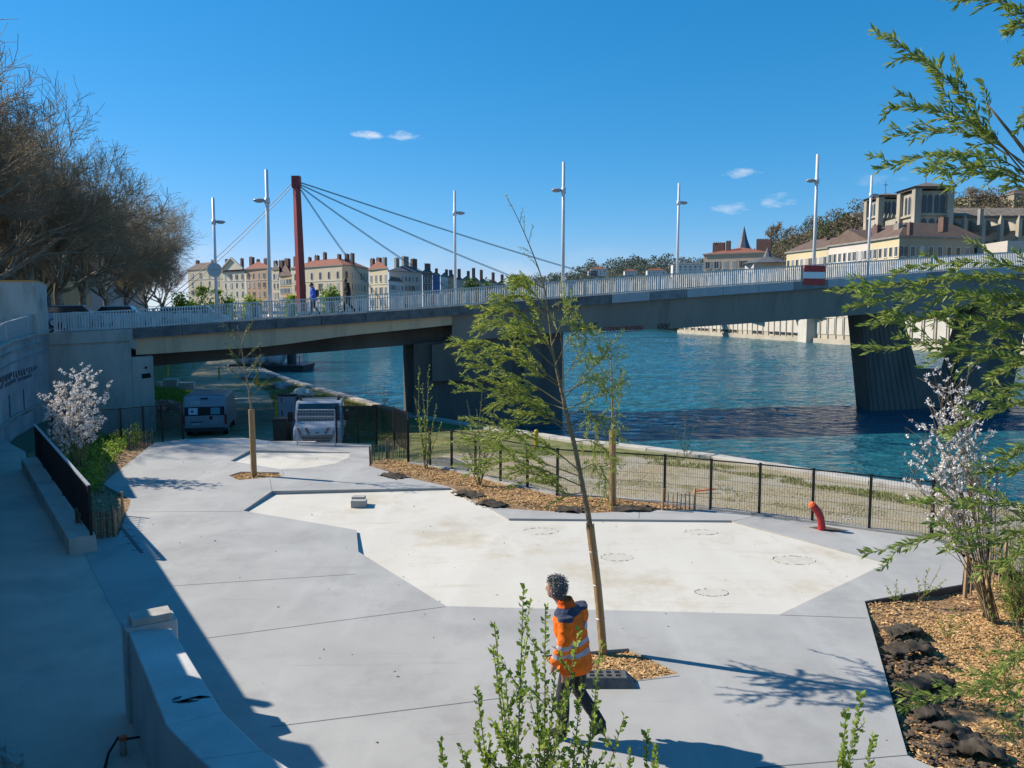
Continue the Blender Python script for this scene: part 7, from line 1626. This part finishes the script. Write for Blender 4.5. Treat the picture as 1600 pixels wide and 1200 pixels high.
def gravel(name, label, poly, n, rs, size):
    q = scatter(poly, n, rs); rgn = np.random.default_rng(rs); base = MB().ell((0, 0, 0), 1, 1, .6, 5, 3); bv = np.array(base.v); bf = np.array(base.f); nv = len(bv)
    S = size * rgn.uniform(.4, 1.4, n) ** 1.5; a = rgn.uniform(0, 6.28, n); el_ = rgn.uniform(.7, 1.4, n); V = np.empty((n, nv, 3))
    V[:, :, 0] = (bv[:, 0] * np.cos(a)[:, None] * el_[:, None] - bv[:, 1] * np.sin(a)[:, None]) * S[:, None] + q[:, :1]; V[:, :, 1] = (bv[:, 0] * np.sin(a)[:, None] * el_[:, None] + bv[:, 1] * np.cos(a)[:, None]) * S[:, None] + q[:, 1:]; V[:, :, 2] = bv[:, 2] * S[:, None] + np.array([bank_z(x, y) for x, y in q])[:, None] + .02
    o = np_mesh(name, V.reshape(-1, 3), (bf[None] + (np.arange(n) * nv)[:, None, None]).reshape(-1, 4), M['gravel']); tag(o, label, 'gravel', kind='stuff')
M['gravel'] = islandmat('gravel_stones', [(.36, .31, .22), (.22, .19, .14), (.44, .41, .34), (.28, .24, .17)])
gravel('gravel', 'loose gravel stones on the bank behind the fence', [(p.x, p.y + .1) for p in FENCE[4:14]] + [tuple(G(x, y, -.6)[:2]) for x, y in [(1430, 775), (1270, 750), (1110, 722), (900, 705)]], 2600, 91, .022)
# ================================================================== PEOPLE
def zone_mat(name, zones, rough=.85, bump=True, hands=False):
    """cloth colours by height on the figure (object z): list of (z upper limit, colour)"""
    m = bpy.data.materials.new(name); m.use_nodes = True; t = m.node_tree; p = t.nodes['Principled BSDF']; p.inputs['Roughness'].default_value = rough; p.inputs['Specular IOR Level'].default_value = .25
    co = t.nodes.new('ShaderNodeTexCoord'); sp = t.nodes.new('ShaderNodeSeparateXYZ'); t.links.new(co.outputs['Object'], sp.inputs[0]); prev = None
    for lim, c in zones[::-1]:
        if prev is None: rgbn = t.nodes.new('ShaderNodeRGB'); rgbn.outputs[0].default_value = (*c, 1); prev = rgbn.outputs[0]; continue
        lt = t.nodes.new('ShaderNodeMath'); lt.operation = 'LESS_THAN'; t.links.new(sp.outputs[2], lt.inputs[0]); lt.inputs[1].default_value = lim
        mx = t.nodes.new('ShaderNodeMix'); mx.data_type = 'RGBA'; t.links.new(lt.outputs[0], mx.inputs[0]); t.links.new(prev, mx.inputs[6]); mx.inputs[7].default_value = (*c, 1); prev = mx.outputs[2]
    if hands:
        ab = t.nodes.new('ShaderNodeMath'); ab.operation = 'ABSOLUTE'; t.links.new(sp.outputs[1], ab.inputs[0]); gt = t.nodes.new('ShaderNodeMath'); gt.operation = 'GREATER_THAN'; t.links.new(ab.outputs[0], gt.inputs[0]); gt.inputs[1].default_value = .178
        g2 = t.nodes.new('ShaderNodeMath'); g2.operation = 'GREATER_THAN'; t.links.new(sp.outputs[2], g2.inputs[0]); g2.inputs[1].default_value = .7; ml = t.nodes.new('ShaderNodeMath'); ml.operation = 'MULTIPLY'; t.links.new(gt.outputs[0], ml.inputs[0]); t.links.new(g2.outputs[0], ml.inputs[1])
        mx = t.nodes.new('ShaderNodeMix'); mx.data_type = 'RGBA'; t.links.new(ml.outputs[0], mx.inputs[0]); t.links.new(prev, mx.inputs[6]); mx.inputs[7].default_value = (*zones[-1][1], 1); prev = mx.outputs[2]
    t.links.new(prev, p.inputs['Base Color'])
    if bump:
        n = t.nodes.new('ShaderNodeTexNoise'); n.inputs['Scale'].default_value = 9; n.inputs['Detail'].default_value = 4; t.links.new(co.outputs['Object'], n.inputs['Vector']); b = t.nodes.new('ShaderNodeBump'); b.inputs['Strength'].default_value = .7; b.inputs['Distance'].default_value = .03; t.links.new(n.outputs['Fac'], b.inputs['Height']); t.links.new(b.outputs[0], p.inputs['Normal'])
    return m
def rings(mb, rs, n=16):                      # rs: (x, y, z, rx, ry)
    b = len(mb.v)
    for (x, y, z, rx, ry) in rs:
        for k in range(n): a = 2 * math.pi * k / n; mb.v.append((x + rx * math.cos(a), y + ry * math.sin(a), z))
    for i in range(len(rs) - 1):
        for k in range(n): mb.f.append((b + i * n + k, b + i * n + (k + 1) % n, b + (i + 1) * n + (k + 1) % n, b + (i + 1) * n + k)); mb.m.append(0)
    mb.f.append(tuple(b + k for k in range(n - 1, -1, -1))); mb.f.append(tuple(b + (len(rs) - 1) * n + k for k in range(n))); mb.m += [0, 0]
def remesh(o, vox, sm=4):
    r = o.modifiers.new('remesh', 'REMESH'); r.mode = 'VOXEL'; r.voxel_size = vox; r.use_smooth_shade = True
    s = o.modifiers.new('smooth', 'SMOOTH'); s.factor = .5; s.iterations = sm
def person(loc, rz, scale, label, legs, arms, body_m, jacket_m, hair_m, hem=.80, head_fwd=.07, hair='curly', vox=.012, lean=.04, bag=None, hood=False):
    p = thing('person', label, 'person', loc, rz=rz); p.scale = (scale,) * 3
    sh = lambda z: lean * max(0, (z - .9)) / .6     # forward lean of the trunk
    mb = MB()
    for L in legs:
        hip, kn, an, toe = [Vector(v) for v in L]
        mb.tube([hip + Vector((0, 0, .03)), hip.lerp(kn, .35), kn, kn.lerp(an, .4), an], [.108, .100, .078, .072, .058], 12)
        mb.ell(an.lerp(toe, .1), .06, .05, .055, 10, 7); mb.tube([an + Vector((-.03, 0, -.03)) * 1, an.lerp(toe, .55) + Vector((0, 0, .01)), toe], [.055, .050, .036], 10)
    rings(mb, [(0, 0, .82, .11, .15), (0, 0, .95, .115, .165), (sh(1.1), 0, 1.1, .105, .150), (sh(1.3), 0, 1.3, .12, .175), (sh(1.42), 0, 1.42, .11, .18), (sh(1.5), 0, 1.50, .07, .10)])
    hx = sh(1.6) + head_fwd
    mb.tube([(sh(1.46), 0, 1.44), (hx - .01, 0, 1.60)], [.062, .058], 12)
    mb.ell((hx + .005, 0, 1.675), .098, .076, .118, 18, 12); mb.ell((hx + .045, 0, 1.61), .052, .05, .055, 12, 8)      # skull, jaw
    mb.tube([(hx + .09, 0, 1.69), (hx + .122, 0, 1.645), (hx + .095, 0, 1.637)], [.011, .017, .012], 8)                 # nose
    for s in (-1, 1): mb.ell((hx - .005, s * .078, 1.665), .022, .012, .034, 8, 6)
    mb.tube([(hx + .085, -.022, 1.602), (hx + .094, 0, 1.604), (hx + .085, .022, 1.602)], .010, 6)
    for (S, E, W, fing) in arms:
        S, E, W, fing = Vector(S), Vector(E), Vector(W), Vector(fing).normalized()
        mb.tube([S, E, W], [.05, .042, .030], 10); pa = W + fing * .05; sd = fing.cross(Vector((1, 0, .2))).normalized()
        if sd.length < .1: sd = Vector((0, 1, 0))
        mb.tube([W, pa, W + fing * .085], [.030, .036, .034], 8)
        cur = Vector((.5, 0, -.1))
        for k, ln in enumerate((.066, .076, .072, .056)):
            b = W + fing * .085 + sd * (.024 * (1.5 - k) * .7); mb.tube([b, b + fing * ln * .5, b + (fing * .8 + cur * .5).normalized() * ln], [.011, .0105, .009], 6)
        b = W + fing * .035 + sd * .03; mb.tube([b, b + (fing + sd * .7).normalized() * .035, b + (fing + sd * .35).normalized() * .065], [.013, .012, .010], 6)
    body = mb.build('body', body_m, p, True); remesh(body, vox)
    # eyes
    for s in (-1, 1): MB().ell((hx + .086, s * .032, 1.682), .011, .013, .009, 8, 6).build('eye', M['black'], p, True)
    # jacket: one shell over trunk and arms
    j = MB(); rings(j, [(-.005, 0, hem, .185, .225), (0, 0, hem + .10, .182, .228), (sh(1.05), 0, 1.05, .172, .222), (sh(1.25), 0, 1.25, .172, .228), (sh(1.38), 0, 1.38, .158, .228), (sh(1.46), 0, 1.46, .115, .19), (sh(1.52), 0, 1.52, .085, .105), (sh(1.56) + .01, 0, 1.575, .080, .090)], 20)
    for (S, E, W, fing) in arms: S, E, W = Vector(S), Vector(E), Vector(W); j.tube([S + Vector((0, 0, .02)), S.lerp(E, .5), E, E.lerp(W, .6), W], [.090, .084, .076, .066, .058], 12)
    if hood: j.ell((sh(1.5) - .06, 0, 1.52), .10, .12, .08, 12, 8)
    jk = j.build('jacket', jacket_m, p, True); remesh(jk, vox, 3)
    tx = bpy.data.textures.get('cloth_folds') or bpy.data.textures.new('cloth_folds', 'CLOUDS'); tx.noise_scale = .11; tx.noise_depth = 3
    dm = jk.modifiers.new('folds', 'DISPLACE'); dm.texture = tx; dm.strength = .045; dm.mid_level = .5; dm2 = body.modifiers.new('folds', 'DISPLACE'); dm2.texture = tx; dm2.strength = .012; dm2.mid_level = .5
    # hair
    h = MB(); rg = random.Random(7)
    if hair == 'curly':
        h.ell((hx - .014, 0, 1.695), .104, .088, .110, 18, 12); h.v = [(x - (.045 if x > hx + .02 and z < 1.75 else 0), y, z) for x, y, z in h.v]
    else:
        h.ell((hx - .012, 0, 1.70), .106, .088, .108, 14, 10); h.v = [(x - (.03 if x > hx + .03 and z < 1.74 else 0), y, z) for x, y, z in h.v]
    ho = h.build('hair', hair_m, p, True)
    if hair == 'curly':                        # loose curls: many short bent strands
        rgn = np.random.default_rng(5); n = 2600; v = rgn.normal(size=(n, 3)); v /= np.linalg.norm(v, axis=1, keepdims=True); keep = ~((v[:, 0] > .30) & (v[:, 2] < .42)) & (v[:, 2] > -.8); v = v[keep]
        Pp = np.array([hx - .014, 0, 1.695]) + v * np.array([.100, .086, .108]) * rgn.uniform(.9, 1.22, (len(v), 1)); leaves('curls', Pp, v * .6 + rgn.normal(0, .8, v.shape) + np.array([0, 0, -.25]), rgn.uniform(.022, .05, len(v)), .22, M['hairg'], ho, 3)
    if bag:
        b = MB(); b.ell((-.20, 0, 1.22), .10, .15, .22, 14, 10); b.build('backpack', bag, p, True)
    return p
M['hairg'] = islandmat('grey_curls', [(.17, .155, .14), (.38, .36, .33), (.09, .08, .072), (.50, .48, .45)], .6); M['hairb'] = mat('dark_hair', (.015, .012, .01), rough=.5)
skin = (.42, .22, .15)
wb = zone_mat('worker_body', [(.035, (.10, .10, .10)), (.13, (.018, .018, .019)), (.97, (.035, .036, .04)), (9, skin)], hands=True)
OR = (.80, .155, .012); GB = (.36, .35, .40)
wj = zone_mat('hi_vis_jacket', [(1.00, OR), (1.055, GB), (1.12, OR), (1.175, GB), (1.425, OR), (1.505, (.045, .055, .09)), (9, (.70, .10, .012))])
legsW = [[(0, .09, .93), (.10, .095, .52), (.08, .10, .10), (.25, .11, .035)], [(0, -.09, .93), (-.02, -.09, .50), (-.30, -.09, .17), (-.19, -.09, .045)]]
armsW = [[(.02, .20, 1.44), (.0, .265, 1.17), (.13, .235, .93), (.35, -.05, -1)], [(.02, -.20, 1.44), (.04, -.26, 1.17), (.17, -.20, .95), (.4, .1, -1)]]
wk = person(G(897, 1152), math.radians(152), 1.0, 'worker in orange high visibility jacket walking left across the plaza', legsW, armsW, wb, wj, M['hairg'], hem=.80, head_fwd=.12, lean=.10)
# badge on the back of the jacket
MB().tube([(-.06, -.05, 1.29), (-.112, -.05, 1.29)], .04, 14).build('back_badge', M['lamphead'], wk)
def legs_walk(s): return [[(0, .09, .93), (.14, .09, .52), (.18 * s, .09, .09), (.36 * s, .09, .035)], [(0, -.09, .93), (-.03, -.09, .50), (-.28 * s, -.09, .14), (-.14 * s, -.09, .04)]]
armsP = [[(.02, .20, 1.44), (-.05, .26, 1.18), (.10, .24, .96), (.2, 0, -1)], [(.02, -.20, 1.44), (.03, -.26, 1.17), (.20, -.20, 1.0), (.3, 0, -1)]]
def on_bridge(px, n): t = bt(px, n); return bp(t, n, zt(t) + .10)
pb1 = zone_mat('walker_one', [(.12, (.02, .02, .02)), (.97, (.03, .04, .07)), (9, skin)], hands=True); pj1 = zone_mat('blue_jacket', [(9, (.03, .10, .42))])
person(on_bridge(492, 1.2), BA + math.pi, 1.0, 'walker in blue jacket with dark backpack on the bridge', legs_walk(1), armsP, pb1, pj1, M['hairb'], hair='short', vox=.02, bag=M['dkgrey'])
pb2 = zone_mat('walker_two', [(.12, (.01, .01, .01)), (.97, (.012, .012, .014)), (9, skin)], hands=True); pj2 = zone_mat('black_coat', [(9, (.014, .014, .017))])
person(on_bridge(545, 1.1), BA + math.pi, 1.06, 'walker in black coat striding along the bridge railing', legs_walk(1.25), armsP, pb2, pj2, M['hairb'], hair='short', vox=.02, hem=.72, hood=True)
